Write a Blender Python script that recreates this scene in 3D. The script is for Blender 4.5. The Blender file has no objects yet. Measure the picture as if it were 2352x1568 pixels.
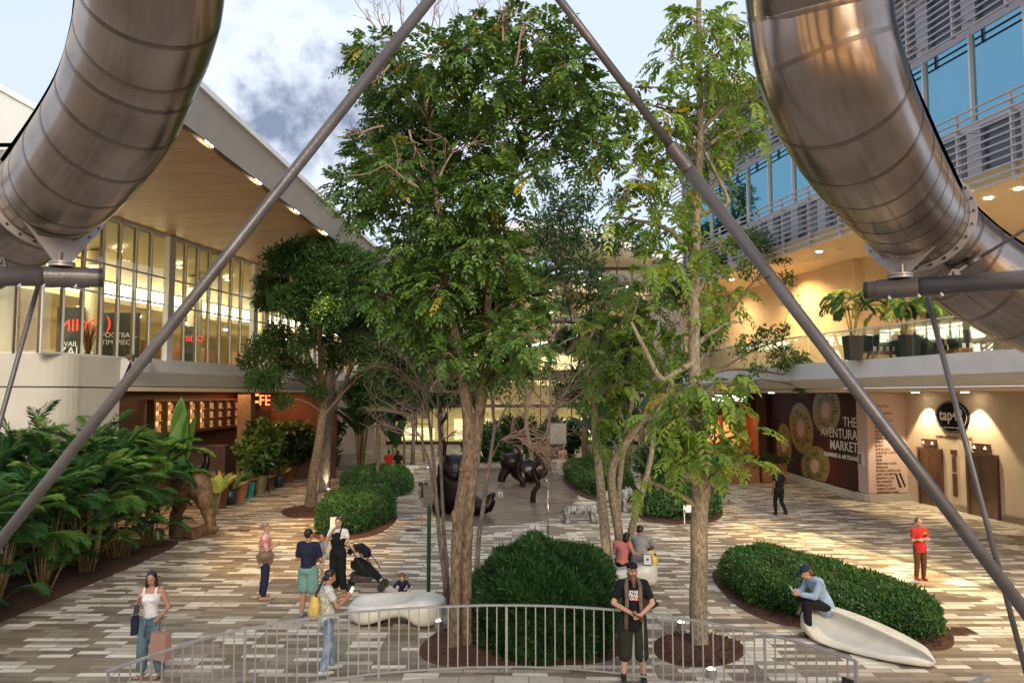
import bpy, math, random
import numpy as np
from mathutils import Vector, Matrix, Euler
R = math.radians
random.seed(7); rng = np.random.default_rng(7)
scn = bpy.context.scene
COL = scn.collection

# ---------------------------------------------------------------- camera
CX, CY, FP, HC, HOR = 1176.0, 784.0, 1746.0, 4.45, 908.0
PITCH = math.atan((HOR - CY) / FP)
cam = bpy.data.cameras.new('camera'); camo = bpy.data.objects.new('camera', cam); COL.objects.link(camo)
cam.sensor_width = 36; cam.lens = 36 * FP / 2352; cam.clip_end = 900; cam.clip_start = 0.05
camo.location = (0, 0, HC); camo.rotation_euler = (math.pi/2 + PITCH, 0, 0)
scn.camera = camo
# ---------------------------------------------------------------- world: dusk sky with clouds
w = bpy.data.worlds.new("World"); scn.world = w; w.use_nodes = True
nt = w.node_tree; nt.nodes.clear()
def nd(nt, t, **k):
    n = nt.nodes.new(t)
    for a, b in k.items(): setattr(n, a, b)
    return n
out = nd(nt, 'ShaderNodeOutputWorld'); bg = nd(nt, 'ShaderNodeBackground')
sky = nd(nt, 'ShaderNodeTexSky', sky_type='NISHITA'); sky.sun_disc = False
SUN_EL, SUN_AZ = R(9), R(196)
sky.sun_elevation = SUN_EL; sky.sun_rotation = SUN_AZ; sky.air_density = 1.0; sky.dust_density = 1.5; sky.ozone_density = 1.6
tc = nd(nt, 'ShaderNodeTexCoord')
mp = nd(nt, 'ShaderNodeMapping'); mp.inputs['Scale'].default_value = (1, 1, 1.0); mp.inputs['Location'].default_value = (2.3, 0.4, 0.15)
nz = nd(nt, 'ShaderNodeTexNoise'); nz.inputs['Scale'].default_value = 4.2; nz.inputs['Detail'].default_value = 9; nz.inputs['Roughness'].default_value = .62
cr = nd(nt, 'ShaderNodeValToRGB'); cr.color_ramp.elements[0].position = .54; cr.color_ramp.elements[1].position = .68
nz2 = nd(nt, 'ShaderNodeTexNoise'); nz2.inputs['Scale'].default_value = 6.0; nz2.inputs['Detail'].default_value = 5
cr2 = nd(nt, 'ShaderNodeValToRGB'); cr2.color_ramp.elements[0].position = .60; cr2.color_ramp.elements[1].position = .74
cr2.color_ramp.elements[1].color = (2.3, 2.8, 4.0, 1); cr2.color_ramp.elements[0].color = (9.5, 10.2, 11.5, 1)
# pale veil over the clear sky, as at dusk
veil = nd(nt, 'ShaderNodeMix', data_type='RGBA'); veil.inputs[0].default_value = .74; veil.inputs[7].default_value = (8.0, 9.0, 10.9, 1)
mix = nd(nt, 'ShaderNodeMix', data_type='RGBA')
L = nt.links.new
L(tc.outputs['Generated'], mp.inputs[0]); L(mp.outputs[0], nz.inputs[0]); L(mp.outputs[0], nz2.inputs[0])
vd = nd(nt, 'ShaderNodeVectorMath', operation='DISTANCE'); vd.inputs[1].default_value = (-.245, .90, .33)
mr = nd(nt, 'ShaderNodeMapRange'); mr.inputs[1].default_value = .04; mr.inputs[2].default_value = .24; mr.inputs[3].default_value = .34; mr.inputs[4].default_value = -.05
sm = nd(nt, 'ShaderNodeMath', operation='ADD'); L(tc.outputs['Generated'], vd.inputs[0]); L(vd.outputs['Value'], mr.inputs[0]); L(nz.outputs[0], sm.inputs[0]); L(mr.outputs[0], sm.inputs[1])
L(sm.outputs[0], cr.inputs[0]); L(sm.outputs[0], cr2.inputs[0]); L(sky.outputs[0], veil.inputs[6])
L(veil.outputs[2], mix.inputs[6]); L(cr2.outputs[0], mix.inputs[7]); L(cr.outputs[0], mix.inputs[0])
L(mix.outputs[2], bg.inputs[0]); bg.inputs[1].default_value = 0.071; L(bg.outputs[0], out.inputs[0])
sun = bpy.data.lights.new('sun', 'SUN'); front_flood_obj = bpy.data.objects.new('sun', sun); COL.objects.link(front_flood_obj)
sun.energy = 1.8; sun.angle = R(22); sun.color = (1, .87, .66)
# added warm light standing in for floodlights behind-right of the camera
front_flood_obj.rotation_euler = (R(90-24), 0, R(16))
scn.view_settings.view_transform = 'Standard'; scn.view_settings.look = 'None'
scn.view_settings.exposure = 0.82; scn.view_settings.gamma = 1
cy = scn.cycles if hasattr(scn, 'cycles') else None
if cy:
    cy.use_denoising = True; cy.max_bounces = 7; cy.diffuse_bounces = 3; cy.glossy_bounces = 3; cy.transparent_max_bounces = 12
    cy.transmission_bounces = 3; cy.sample_clamp_indirect = 4; cy.caustics_reflective = False; cy.caustics_refractive = False

# ---------------------------------------------------------------- helpers
def PX(x, y, Y):
    """world point seen at photo position (x, y), at depth Y"""
    f = Vector((0, math.cos(PITCH), math.sin(PITCH))); u = Vector((0, -math.sin(PITCH), math.cos(PITCH)))
    d = f*FP + Vector((1, 0, 0))*(x-CX) + u*(CY-y)
    return Vector((0, 0, HC)) + d*(Y/d.y)
def PG(x, y, z=0):
    d = PX(x, y, 1.0) - Vector((0, 0, HC))
    return Vector((0, 0, HC)) + d*((z-HC)/d.z)
def PXr(x, y, Y): return PX(x, y, Y)
ORG = {}
def link(o): COL.objects.link(o); return o
def tag(o, label=None, cat=None, group=None, kind=None):
    if label: o['label'] = label
    if cat: o['category'] = cat
    if group: o['group'] = group
    if kind: o['kind'] = kind
    return o
def empty(name, loc, label=None, cat=None, group=None, rz=0):
    o = link(bpy.data.objects.new(name, None)); o.location = loc; o.rotation_euler = (0, 0, rz); o.empty_display_size = .2
    ORG[o.name] = Vector(loc)
    return tag(o, label, cat, group)
class MB:
    def __init__(s): s.v = []; s.f = []; s.m = []; s.c = 0
    def add(s, v, f, m=0):
        b = len(s.v); s.v.extend([tuple(p) for p in v]); s.f.extend([tuple(b+i for i in q) for q in f]); s.m.extend([m]*len(f)); return s
    def box(s, c, d, rz=0, m=0, rot=None):
        M = rot or Matrix.Rotation(rz, 3, 'Z'); c = Vector(c)
        v = [c + M @ Vector((sx*d[0]/2, sy*d[1]/2, sz*d[2]/2)) for sz in (-1, 1) for sy in (-1, 1) for sx in (-1, 1)]
        return s.add(v, [(0,2,3,1),(4,5,7,6),(0,1,5,4),(2,6,7,3),(0,4,6,2),(1,3,7,5)], m)
    def hexa(s, a, b, m=0):
        """a, b: two quads (4 points each)"""
        return s.add(list(a)+list(b), [(3,2,1,0),(4,5,6,7),(0,1,5,4),(1,2,6,5),(2,3,7,6),(3,0,4,7)], m)
    def quad(s, a, b, c, d, m=0): return s.add([a, b, c, d], [(0,1,2,3)], m)
    def tube(s, pts, rad, n=10, m=0, cap=True, sc=None):
        pts = [Vector(p) for p in pts]; k = len(pts)
        if not hasattr(rad, '__len__'): rad = [rad]*k
        v = []; up = None
        for i, p in enumerate(pts):
            t = (pts[min(i+1, k-1)]-pts[max(i-1, 0)])
            t = t.normalized() if t.length > 1e-9 else Vector((0, 0, 1))
            if up is None:
                up = t.orthogonal().normalized()
            up = (up - t*up.dot(t))
            up = up.normalized() if up.length > 1e-6 else t.orthogonal().normalized()
            sd = t.cross(up)
            for j in range(n):
                a = 2*math.pi*j/n
                v.append(p + (up*math.cos(a) + sd*math.sin(a))*rad[i])
        f = [(i*n+j, i*n+(j+1) % n, (i+1)*n+(j+1) % n, (i+1)*n+j) for i in range(k-1) for j in range(n)]
        if cap: f += [tuple(range(n-1, -1, -1)), tuple((k-1)*n+j for j in range(n))]
        return s.add(v, f, m)
    def cyl(s, a, b, r, r2=None, n=12, m=0): return s.tube([a, b], [r, r if r2 is None else r2], n, m)
    def lathe(s, c, prof, n=16, m=0, ax=None):
        c = Vector(c); v = []; M = ax or Matrix.Identity(3)
        for r, z in prof:
            for j in range(n):
                a = 2*math.pi*j/n; v.append(c + M @ Vector((r*math.cos(a), r*math.sin(a), z)))
        k = len(prof)
        f = [(i*n+j, i*n+(j+1) % n, (i+1)*n+(j+1) % n, (i+1)*n+j) for i in range(k-1) for j in range(n)]
        f += [tuple(range(n-1, -1, -1)), tuple((k-1)*n+j for j in range(n))]
        return s.add(v, f, m)
    def ell(s, c, r, M=None, m=0, n=12, k=8):
        c = Vector(c); M = M or Matrix.Identity(3); v = [c + M @ Vector((0, 0, -r[2]))]
        for i in range(1, k):
            ph = -math.pi/2 + math.pi*i/k
            for j in range(n):
                a = 2*math.pi*j/n
                v.append(c + M @ Vector((r[0]*math.cos(ph)*math.cos(a), r[1]*math.cos(ph)*math.sin(a), r[2]*math.sin(ph))))
        v.append(c + M @ Vector((0, 0, r[2]))); e = len(v)-1
        f = [(0, 1+(j+1) % n, 1+j) for j in range(n)]
        f += [(1+i*n+j, 1+i*n+(j+1) % n, 1+(i+1)*n+(j+1) % n, 1+(i+1)*n+j) for i in range(k-2) for j in range(n)]
        f += [(e, 1+(k-2)*n+j, 1+(k-2)*n+(j+1) % n) for j in range(n)]
        return s.add(v, f, m)
    def cap(s, a, b, ra, rb=None, m=0, n=10):
        a, b = Vector(a), Vector(b); rb = ra if rb is None else rb; d = b-a
        t = d.normalized() if d.length > 1e-6 else Vector((0, 0, 1))
        pts = []; rr = []
        for q in (-.97, -.75, -.4, 0): pts.append(a+t*ra*q); rr.append(ra*math.sqrt(1-q*q))
        for q in (0.02, .4, .75, .97): pts.append(b+t*rb*q); rr.append(rb*math.sqrt(1-q*q))
        return s.tube(pts, rr, n, m)
    def prism(s, poly, h, c=(0,0,0), M=None, m=0):
        c = Vector(c); M = M or Matrix.Identity(3); n = len(poly)
        v = [c + M @ Vector((x, y, 0)) for x, y in poly] + [c + M @ Vector((x, y, h)) for x, y in poly]
        return s.add(v, [tuple(range(n-1, -1, -1)), tuple(range(n, 2*n))] + [(i, (i+1) % n, n+(i+1) % n, n+i) for i in range(n)], m)
    def build(s, name, mats, parent=None, smooth=False, local=False, label=None, cat=None, group=None, kind=None):
        return mesh_obj(name, s.v, s.f, mats, parent, smooth, local, s.m, label, cat, group, kind)
def mesh_obj(name, v, f, mats, parent=None, smooth=False, local=False, mi=None, label=None, cat=None, group=None, kind=None, rnd=None):
    me = bpy.data.meshes.new(name)
    o0 = Vector((0, 0, 0))
    if not local:
        if parent is not None: o0 = ORG[parent.name]
        elif len(v):
            a = np.array(v, dtype=float); lo, hi = a.min(0), a.max(0)
            o0 = Vector(((lo[0]+hi[0])/2, (lo[1]+hi[1])/2, lo[2]))
    vv = np.array(v, dtype=float) - np.array(o0)
    me.from_pydata(vv.tolist(), [], f if isinstance(f, list) else f.tolist())
    if not isinstance(mats, (list, tuple)): mats = [mats]
    for m in mats: me.materials.append(m)
    if mi is not None and len(mats) > 1: me.polygons.foreach_set('material_index', mi)
    if smooth: me.polygons.foreach_set('use_smooth', [True]*len(me.polygons))
    if rnd is not None:
        at = me.attributes.new('rnd', 'FLOAT', 'FACE'); at.data.foreach_set('value', np.asarray(rnd, dtype=np.float32))
    me.update()
    o = link(bpy.data.objects.new(name, me))
    if parent is not None: o.parent = parent; ORG[o.name] = ORG.get(parent.name, Vector((0,0,0)))
    else: o.location = o0; ORG[o.name] = o0
    return tag(o, label, cat, group, kind)
def evalmesh(o):
    dg = bpy.context.evaluated_depsgraph_get(); me = bpy.data.meshes.new_from_object(o.evaluated_get(dg)); return me
def blob(mb, vox, smooth=3, name='tmp'):
    """one continuous surface from overlapping solids: (verts, faces)"""
    me = bpy.data.meshes.new('t'); me.from_pydata(mb.v, [], mb.f)
    o = link(bpy.data.objects.new('t', me))
    md = o.modifiers.new('r', 'REMESH'); md.mode = 'VOXEL'; md.voxel_size = vox
    if smooth: ms = o.modifiers.new('s', 'SMOOTH'); ms.factor = .5; ms.iterations = smooth
    m2 = evalmesh(o)
    n = len(m2.vertices); a = np.empty(n*3); m2.vertices.foreach_get('co', a); v = a.reshape(-1, 3)
    f = [tuple(p.vertices) for p in m2.polygons]
    bpy.data.objects.remove(o); bpy.data.meshes.remove(me); bpy.data.meshes.remove(m2)
    return v, f
def subsurf_obj(o, lv=2):
    md = o.modifiers.new('s', 'SUBSURF'); md.levels = lv; md.render_levels = lv; return o
# ---------------------------------------------------------------- materials
def newmat(name):
    m = bpy.data.materials.new(name); m.use_nodes = True; nt = m.node_tree; b = nt.nodes['Principled BSDF']
    return m, nt, b
def mat(name, col, rough=.6, metal=0, var=.12, sc=6, bump=0, bsc=40, emit=None, es=0, alpha=None, spec=.5, col2=None, aniso=0, stretch=(1,1,1), coat=0):
    m, nt, b = newmat(name); l = nt.links.new
    b.inputs['Roughness'].default_value = rough; b.inputs['Metallic'].default_value = metal
    b.inputs['Specular IOR Level'].default_value = spec; b.inputs['Coat Weight'].default_value = coat
    tc = nd(nt, 'ShaderNodeTexCoord'); mp = nd(nt, 'ShaderNodeMapping'); mp.inputs['Scale'].default_value = stretch
    l(tc.outputs['Object'], mp.inputs[0])
    nz = nd(nt, 'ShaderNodeTexNoise'); nz.inputs['Scale'].default_value = sc; nz.inputs['Detail'].default_value = 5; nz.inputs['Roughness'].default_value = .6
    l(mp.outputs[0], nz.inputs[0])
    rp = nd(nt, 'ShaderNodeValToRGB')
    c2 = col2 or tuple(min(1, c*(1+var)) for c in col); c1 = col if col2 else tuple(c*(1-var) for c in col)
    rp.color_ramp.elements[0].position = .32; rp.color_ramp.elements[1].position = .68
    rp.color_ramp.elements[0].color = (*c1, 1); rp.color_ramp.elements[1].color = (*c2, 1)
    l(nz.outputs[0], rp.inputs[0]); l(rp.outputs[0], b.inputs['Base Color'])
    if bump:
        n2 = nd(nt, 'ShaderNodeTexNoise'); n2.inputs['Scale'].default_value = bsc; n2.inputs['Detail'].default_value = 4
        l(mp.outputs[0], n2.inputs[0]); bp = nd(nt, 'ShaderNodeBump'); bp.inputs['Strength'].default_value = bump; bp.inputs['Distance'].default_value = .02
        l(n2.outputs[0], bp.inputs['Height']); l(bp.outputs[0], b.inputs['Normal'])
    if emit: b.inputs['Emission Color'].default_value = (*emit, 1); b.inputs['Emission Strength'].default_value = es
    return m
def leafmat(name, cols, rough=.42, trans=.28):
    """cols: ramp colours over the per-leaf random value"""
    m, nt, b = newmat(name); l = nt.links.new
    at = nd(nt, 'ShaderNodeAttribute', attribute_name='rnd')
    rp = nd(nt, 'ShaderNodeValToRGB'); e = rp.color_ramp.elements
    for i, (p, c) in enumerate(cols):
        el = e[i] if i < 2 else e.new(p)
        el.position = p; el.color = (*c, 1)
    l(at.outputs['Fac'], rp.inputs[0]); l(rp.outputs[0], b.inputs['Base Color'])
    b.inputs['Roughness'].default_value = rough; b.inputs['Specular IOR Level'].default_value = .45
    tr = nd(nt, 'ShaderNodeBsdfTranslucent'); mx = nd(nt, 'ShaderNodeMixShader'); mx.inputs[0].default_value = trans
    hs = nd(nt, 'ShaderNodeHueSaturation'); hs.inputs['Value'].default_value = 1.5; hs.inputs['Hue'].default_value = .485
    l(rp.outputs[0], hs.inputs['Color']); l(hs.outputs[0], tr.inputs[0])
    o = nt.nodes['Material Output']; l(b.outputs[0], mx.inputs[1]); l(tr.outputs[0], mx.inputs[2]); l(mx.outputs[0], o.inputs[0])
    return m
def glassmat(name, tint=(.9, .95, .95), refl=.12, rough=.02, boost=1.0, gcol=(.9, .97, 1), fres=1.0):
    m, nt, b = newmat(name); l = nt.links.new; nt.nodes.remove(b)
    tr = nd(nt, 'ShaderNodeBsdfTransparent'); tr.inputs[0].default_value = (*tint, 1)
    gl = nd(nt, 'ShaderNodeBsdfGlossy'); gl.inputs['Roughness'].default_value = rough; gl.inputs[0].default_value = (*gcol, 1)
    fr = nd(nt, 'ShaderNodeFresnel'); fr.inputs[0].default_value = 1.5
    ma = nd(nt, 'ShaderNodeMath', operation='ADD'); ma.use_clamp = True; ma.inputs[1].default_value = refl
    # faint waviness of real glazing
    tc = nd(nt, 'ShaderNodeTexCoord'); nz = nd(nt, 'ShaderNodeTexNoise'); nz.inputs['Scale'].default_value = .6
    bp = nd(nt, 'ShaderNodeBump'); bp.inputs['Strength'].default_value = .06; bp.inputs['Distance'].default_value = .05
    l(tc.outputs['Object'], nz.inputs[0]); l(nz.outputs[0], bp.inputs['Height']); l(bp.outputs[0], gl.inputs['Normal'])
    mx = nd(nt, 'ShaderNodeMixShader'); fm = nd(nt, 'ShaderNodeMath', operation='MULTIPLY'); fm.inputs[1].default_value = fres; l(fr.outputs[0], fm.inputs[0]); l(fm.outputs[0], ma.inputs[0]); l(ma.outputs[0], mx.inputs[0]); l(tr.outputs[0], mx.inputs[1]); l(gl.outputs[0], mx.inputs[2])
    l(mx.outputs[0], nt.nodes['Material Output'].inputs[0]); return m
def emat(name, col, st):
    m, nt, b = newmat(name); b.inputs['Base Color'].default_value = (*[min(1, c) for c in col], 1)
    b.inputs['Emission Color'].default_value = (*col, 1); b.inputs['Emission Strength'].default_value = st; return m
def pavemat(name, cols, bw=.6, bh=.2, rough=.6, mortar=.008, blend=1.0, wet=0):
    m, nt, b = newmat(name); l = nt.links.new
    tc = nd(nt, 'ShaderNodeTexCoord')
    br = nd(nt, 'ShaderNodeTexBrick'); br.offset = .37; br.offset_frequency = 3; br.squash = 1.0
    br.inputs['Color1'].default_value = (0, 0, 0, 1); br.inputs['Color2'].default_value = (1, 1, 1, 1); br.inputs['Mortar'].default_value = (.5, .5, .5, 1)
    br.inputs['Scale'].default_value = 1; br.inputs['Mortar Size'].default_value = mortar; br.inputs['Brick Width'].default_value = bw; br.inputs['Row Height'].default_value = bh
    br.inputs['Bias'].default_value = 0; br.inputs['Mortar Smooth'].default_value = .1
    l(tc.outputs['Object'], br.inputs[0])
    rp = nd(nt, 'ShaderNodeValToRGB'); rp.color_ramp.interpolation = 'CONSTANT'; e = rp.color_ramp.elements
    for i, (p, c) in enumerate(cols):
        el = e[i] if i < 2 else e.new(p)
        el.position = p; el.color = (*c, 1)
    l(br.outputs['Color'], rp.inputs[0])
    nz = nd(nt, 'ShaderNodeTexNoise'); nz.inputs['Scale'].default_value = 1.3; nz.inputs['Detail'].default_value = 8; nz.inputs['Roughness'].default_value = .7
    l(tc.outputs['Object'], nz.inputs[0])
    r2 = nd(nt, 'ShaderNodeValToRGB'); r2.color_ramp.elements[0].color = (.66, .64, .61, 1); r2.color_ramp.elements[0].position = .3
    r2.color_ramp.elements[1].color = (1.06, 1.05, 1.04, 1); r2.color_ramp.elements[1].position = .62
    l(nz.outputs[0], r2.inputs[0])
    mu = nd(nt, 'ShaderNodeMix', data_type='RGBA', blend_type='MULTIPLY'); mu.inputs[0].default_value = .8
    l(rp.outputs[0], mu.inputs[6]); l(r2.outputs[0], mu.inputs[7])
    # sparse dark spots: gum, drips
    vo = nd(nt, 'ShaderNodeTexVoronoi'); vo.inputs['Scale'].default_value = 1.7; l(tc.outputs['Object'], vo.inputs[0])
    r3 = nd(nt, 'ShaderNodeValToRGB'); r3.color_ramp.elements[0].position = .045; r3.color_ramp.elements[1].position = .075
    r3.color_ramp.elements[0].color = (.55, .52, .5, 1); r3.color_ramp.elements[1].color = (1, 1, 1, 1); l(vo.outputs['Distance'], r3.inputs[0])
    m3 = nd(nt, 'ShaderNodeMix', data_type='RGBA', blend_type='MULTIPLY'); m3.inputs[0].default_value = .8; l(mu.outputs[2], m3.inputs[6]); l(r3.outputs[0], m3.inputs[7])
    mo = nd(nt, 'ShaderNodeMix', data_type='RGBA'); mo.inputs[7].default_value = (.09, .08, .07, 1)
    ms = nd(nt, 'ShaderNodeMath', operation='MULTIPLY'); ms.inputs[1].default_value = .8
    l(br.outputs['Fac'], ms.inputs[0]); l(ms.outputs[0], mo.inputs[0]); l(m3.outputs[2], mo.inputs[6]); l(mo.outputs[2], b.inputs['Base Color'])
    rr = nd(nt, 'ShaderNodeMapRange'); rr.inputs[3].default_value = rough-.14; rr.inputs[4].default_value = rough+.12; l(nz.outputs[0], rr.inputs[0]); l(rr.outputs[0], b.inputs['Roughness'])
    bp = nd(nt, 'ShaderNodeBump'); bp.inputs['Strength'].default_value = .25; bp.inputs['Distance'].default_value = .004; bp.invert = True
    l(br.outputs['Fac'], bp.inputs['Height']); l(bp.outputs[0], b.inputs['Normal'])
    b.inputs['Specular IOR Level'].default_value = .4
    return m
def plankmat(name, c1, c2, dirx, dens=6, rough=.5):
    """timber boards running along a direction"""
    m, nt, b = newmat(name); l = nt.links.new
    tc = nd(nt, 'ShaderNodeTexCoord'); mp = nd(nt, 'ShaderNodeMapping'); mp.inputs['Rotation'].default_value = (0, 0, dirx); l(tc.outputs['Object'], mp.inputs[0])
    br = nd(nt, 'ShaderNodeTexBrick'); br.inputs['Scale'].default_value = 1; br.inputs['Brick Width'].default_value = 2.6; br.inputs['Row Height'].default_value = 1/dens
    br.inputs['Mortar Size'].default_value = .006; br.inputs['Color1'].default_value = (*c1, 1); br.inputs['Color2'].default_value = (*c2, 1); br.inputs['Mortar'].default_value = (.05, .025, .012, 1)
    l(mp.outputs[0], br.inputs[0])
    nz = nd(nt, 'ShaderNodeTexNoise'); nz.inputs['Scale'].default_value = 3; mp2 = nd(nt, 'ShaderNodeMapping'); mp2.inputs['Rotation'].default_value = (0, 0, dirx); mp2.inputs['Scale'].default_value = (.6, 8, 1)
    l(tc.outputs['Object'], mp2.inputs[0]); l(mp2.outputs[0], nz.inputs[0])
    mu = nd(nt, 'ShaderNodeMix', data_type='RGBA', blend_type='MULTIPLY'); mu.inputs[0].default_value = .55
    rp = nd(nt, 'ShaderNodeValToRGB'); rp.color_ramp.elements[0].color = (.6, .55, .5, 1); rp.color_ramp.elements[0].position = .3; rp.color_ramp.elements[1].position = .7
    l(nz.outputs[0], rp.inputs[0]); l(br.outputs[0], mu.inputs[6]); l(rp.outputs[0], mu.inputs[7]); l(mu.outputs[2], b.inputs['Base Color']); b.inputs['Roughness'].default_value = rough
    return m
def barkmat(name, c1, c2, sc=9):
    return mat(name, c1, .9, 0, .2, sc, bump=.9, bsc=26, col2=c2, stretch=(1.6, 1.6, .55), spec=.2)
def steelmat(name):
    m, nt, b = newmat(name); l = nt.links.new
    b.inputs['Metallic'].default_value = 1
    at = nd(nt, 'ShaderNodeAttribute', attribute_name='along')   # x: round the tube, y: along it
    mp = nd(nt, 'ShaderNodeMapping'); mp.inputs['Scale'].default_value = (1.0, 42, 1); l(at.outputs['Vector'], mp.inputs[0])
    nz = nd(nt, 'ShaderNodeTexNoise'); nz.inputs['Scale'].default_value = 1.3; nz.inputs['Detail'].default_value = 8; l(mp.outputs[0], nz.inputs[0])
    n2 = nd(nt, 'ShaderNodeTexNoise'); n2.inputs['Scale'].default_value = 2.3; n2.inputs['Detail'].default_value = 3; l(at.outputs['Vector'], n2.inputs[0])
    rp = nd(nt, 'ShaderNodeValToRGB'); rp.color_ramp.elements[0].color = (.26, .205, .175, 1); rp.color_ramp.elements[1].color = (.42, .345, .30, 1)
    rp.color_ramp.elements[0].position = .3; rp.color_ramp.elements[1].position = .7
    l(n2.outputs[0], rp.inputs[0]); l(rp.outputs[0], b.inputs['Base Color'])
    mr = nd(nt, 'ShaderNodeMapRange'); mr.inputs[3].default_value = .19; mr.inputs[4].default_value = .28; b.inputs['Anisotropic'].default_value = .85; a2 = nd(nt, 'ShaderNodeAttribute', attribute_name='brush'); l(a2.outputs['Vector'], b.inputs['Tangent']); l(nz.outputs[0], mr.inputs[0]); l(mr.outputs[0], b.inputs['Roughness'])
    bp = nd(nt, 'ShaderNodeBump'); bp.inputs['Strength'].default_value = .03; bp.inputs['Distance'].default_value = .002; l(nz.outputs[0], bp.inputs['Height'])
    b2 = nd(nt, 'ShaderNodeBump'); b2.inputs['Strength'].default_value = .25; b2.inputs['Distance'].default_value = .02; l(n2.outputs[0], b2.inputs['Height']); l(bp.outputs[0], b2.inputs['Normal']); l(b2.outputs[0], b.inputs['Normal'])
    return m
M = {}
M['concrete'] = mat('cream_concrete', (.52, .49, .43), .75, var=.07, sc=1.2, bump=.12, bsc=30)
M['stucco'] = mat('beige_stucco', (.62, .50, .36), .8, var=.06, sc=1.5, bump=.15, bsc=60)
M['orange'] = mat('ochre_plaster', (.62, .46, .27), .75, var=.06, sc=.8, bump=.1, bsc=40)
M['white'] = mat('white_trim', (.72, .73, .74), .5, var=.05, sc=2)
M['slabtop'] = mat('white_fascia', (.60, .60, .60), .55, var=.06, sc=1.4)
M['alu'] = mat('grey_aluminium', (.36, .33, .34), .45, .5, var=.06)
M['lightalu'] = mat('pale_aluminium', (.58, .56, .54), .4, .3, var=.05)
M['louvre'] = mat('louvre_paint', (.47, .45, .48), .45, .3, var=.05)
M['steelgrey'] = mat('grey_painted_steel', (.115, .105, .11), .40, .35, var=.22, sc=4, bump=.12)
M['blackrub'] = mat('black_rubber', (.02, .02, .022), .5, var=.2)
M['darkglass'] = glassmat('smoked_acrylic', (.05, .10, .09), .07, .05)
M['glass'] = glassmat('clear_glazing', (.93, .96, .92), .05)
M['railglass'] = glassmat('rail_glass', (.80, .88, .90), .10, .02, 1, (.62, .70, .78), .12)
M['blueglass'] = glassmat('blue_solar_glass', (.09, .25, .33), .16, .03, 1.0, (.17, .35, .44))
M['steel'] = steelmat('brushed_stainless')
M['seam'] = mat('seam_metal', (.22, .175, .15), .28, 1, var=.25, sc=3)
M['boltmetal'] = mat('bolt_metal', (.10, .09, .09), .4, .9, var=.2)
M['matteblack'] = mat('matte_black', (.012, .010, .010), .9, var=.2, spec=.15)
M['black'] = mat('black_metal', (.02, .02, .02), .45, .2)
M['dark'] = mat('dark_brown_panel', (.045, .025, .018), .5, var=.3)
M['interior'] = mat('interior_cream', (.60, .53, .34), .8, var=.06)
M['int_ceiling'] = mat('interior_ceiling', (.56, .49, .30), .8, var=.05)
M['int_floor'] = mat('interior_floor', (.30, .24, .15), .4, var=.1)
M['fin'] = mat('bronze_fin', (.16, .11, .06), .5, .3)
M['mulch'] = mat('bark_mulch', (.035, .014, .008), .95, var=.4, sc=30, bump=1, bsc=60, col2=(.13, .052, .03))
M['bronze'] = mat('dark_bronze', (.020, .015, .016), .3, .75, var=.3, sc=4, bump=.2)
M['bench'] = mat('white_moulded_bench', (.56, .54, .48), .38, sc=3.2, col2=(.70, .68, .62), bump=.04, bsc=5)
M['stone'] = mat('grey_carved_stone', (.12, .12, .125), .7, sc=9, col2=(.38, .37, .36), bump=.5)
M['driftwood'] = mat('root_wood', (.035, .02, .012), .6, sc=6, col2=(.20, .11, .05), bump=1.0, bsc=16)
M['cove'] = emat('cove_light', (1, .93, .66), 3.2)
M['lampw'] = emat('lamp_lens', (1, .90, .70), 14)
M['lampc'] = emat('ground_lamp_lens', (1, .95, .85), 5)
M['whitesign'] = emat('white_lit_letters', (.85, .93, 1), 4)
M['redneon'] = emat('red_neon', (1, .08, .02), 5)
M['letter_w'] = mat('white_lettering', (.8, .8, .78), .6, var=.02)
M['letter_k'] = mat('dark_lettering', (.05, .03, .04), .6, var=.05)
M['letter_b'] = mat('brown_lettering', (.20, .10, .055), .6, var=.05)
M['letter_r'] = emat('red_lettering', (.8, .05, .02), .6)
M['screen'] = emat('blue_screen', (.1, .3, 1), 3)
M['wood'] = mat('warm_timber', (.30, .13, .05), .5, sc=4, col2=(.42, .2, .09), stretch=(1, 1, 5))
M['twig'] = mat('grey_twig_bark', (.20, .13, .10), .9, sc=20, col2=(.36, .24, .18))
def txt(name, body, size, M4, material, parent=None, align='CENTER', ext=.006, label=None, bold=0, xs=1.0, cat=None, local=False, spacing=1, line=1):
    c = bpy.data.curves.new('t', 'FONT'); c.body = body; c.size = size; c.align_x = align; c.align_y = 'CENTER'; c.extrude = ext; c.offset = bold; c.resolution_u = 3
    c.space_character = spacing; c.space_line = line
    o = link(bpy.data.objects.new('t', c)); me = evalmesh(o); bpy.data.objects.remove(o)
    S = Matrix.Diagonal((xs, 1, 1, 1)); me.transform(M4 @ S)
    v = np.empty(len(me.vertices)*3); me.vertices.foreach_get('co', v); v = v.reshape(-1, 3)
    f = [tuple(p.vertices) for p in me.polygons]
    bpy.data.meshes.remove(me)
    return mesh_obj(name, v, f, material, parent, label=label, cat=cat, local=local)
def frame(o, right, up):
    """4x4 with x = right, y = up, z = out of the surface"""
    r = Vector(right).normalized(); u = Vector(up); u = (u - r*u.dot(r)).normalized(); n = r.cross(u)
    m = Matrix.Identity(4)
    for i in range(3): m[i][0] = r[i]; m[i][1] = u[i]; m[i][2] = n[i]; m[i][3] = o[i]
    return m
def spot(loc, tgt, e, ang=70, col=(1, .78, .48), blend=.6, size=.06, name='lamp_light'):
    l = bpy.data.lights.new(name, 'SPOT'); l.energy = e; l.spot_size = R(ang); l.spot_blend = blend; l.color = col; l.shadow_soft_size = size
    o = link(bpy.data.objects.new(name, l)); o.location = loc; o.rotation_euler = (Vector(tgt)-Vector(loc)).to_track_quat('-Z', 'Y').to_euler(); return o
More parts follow.
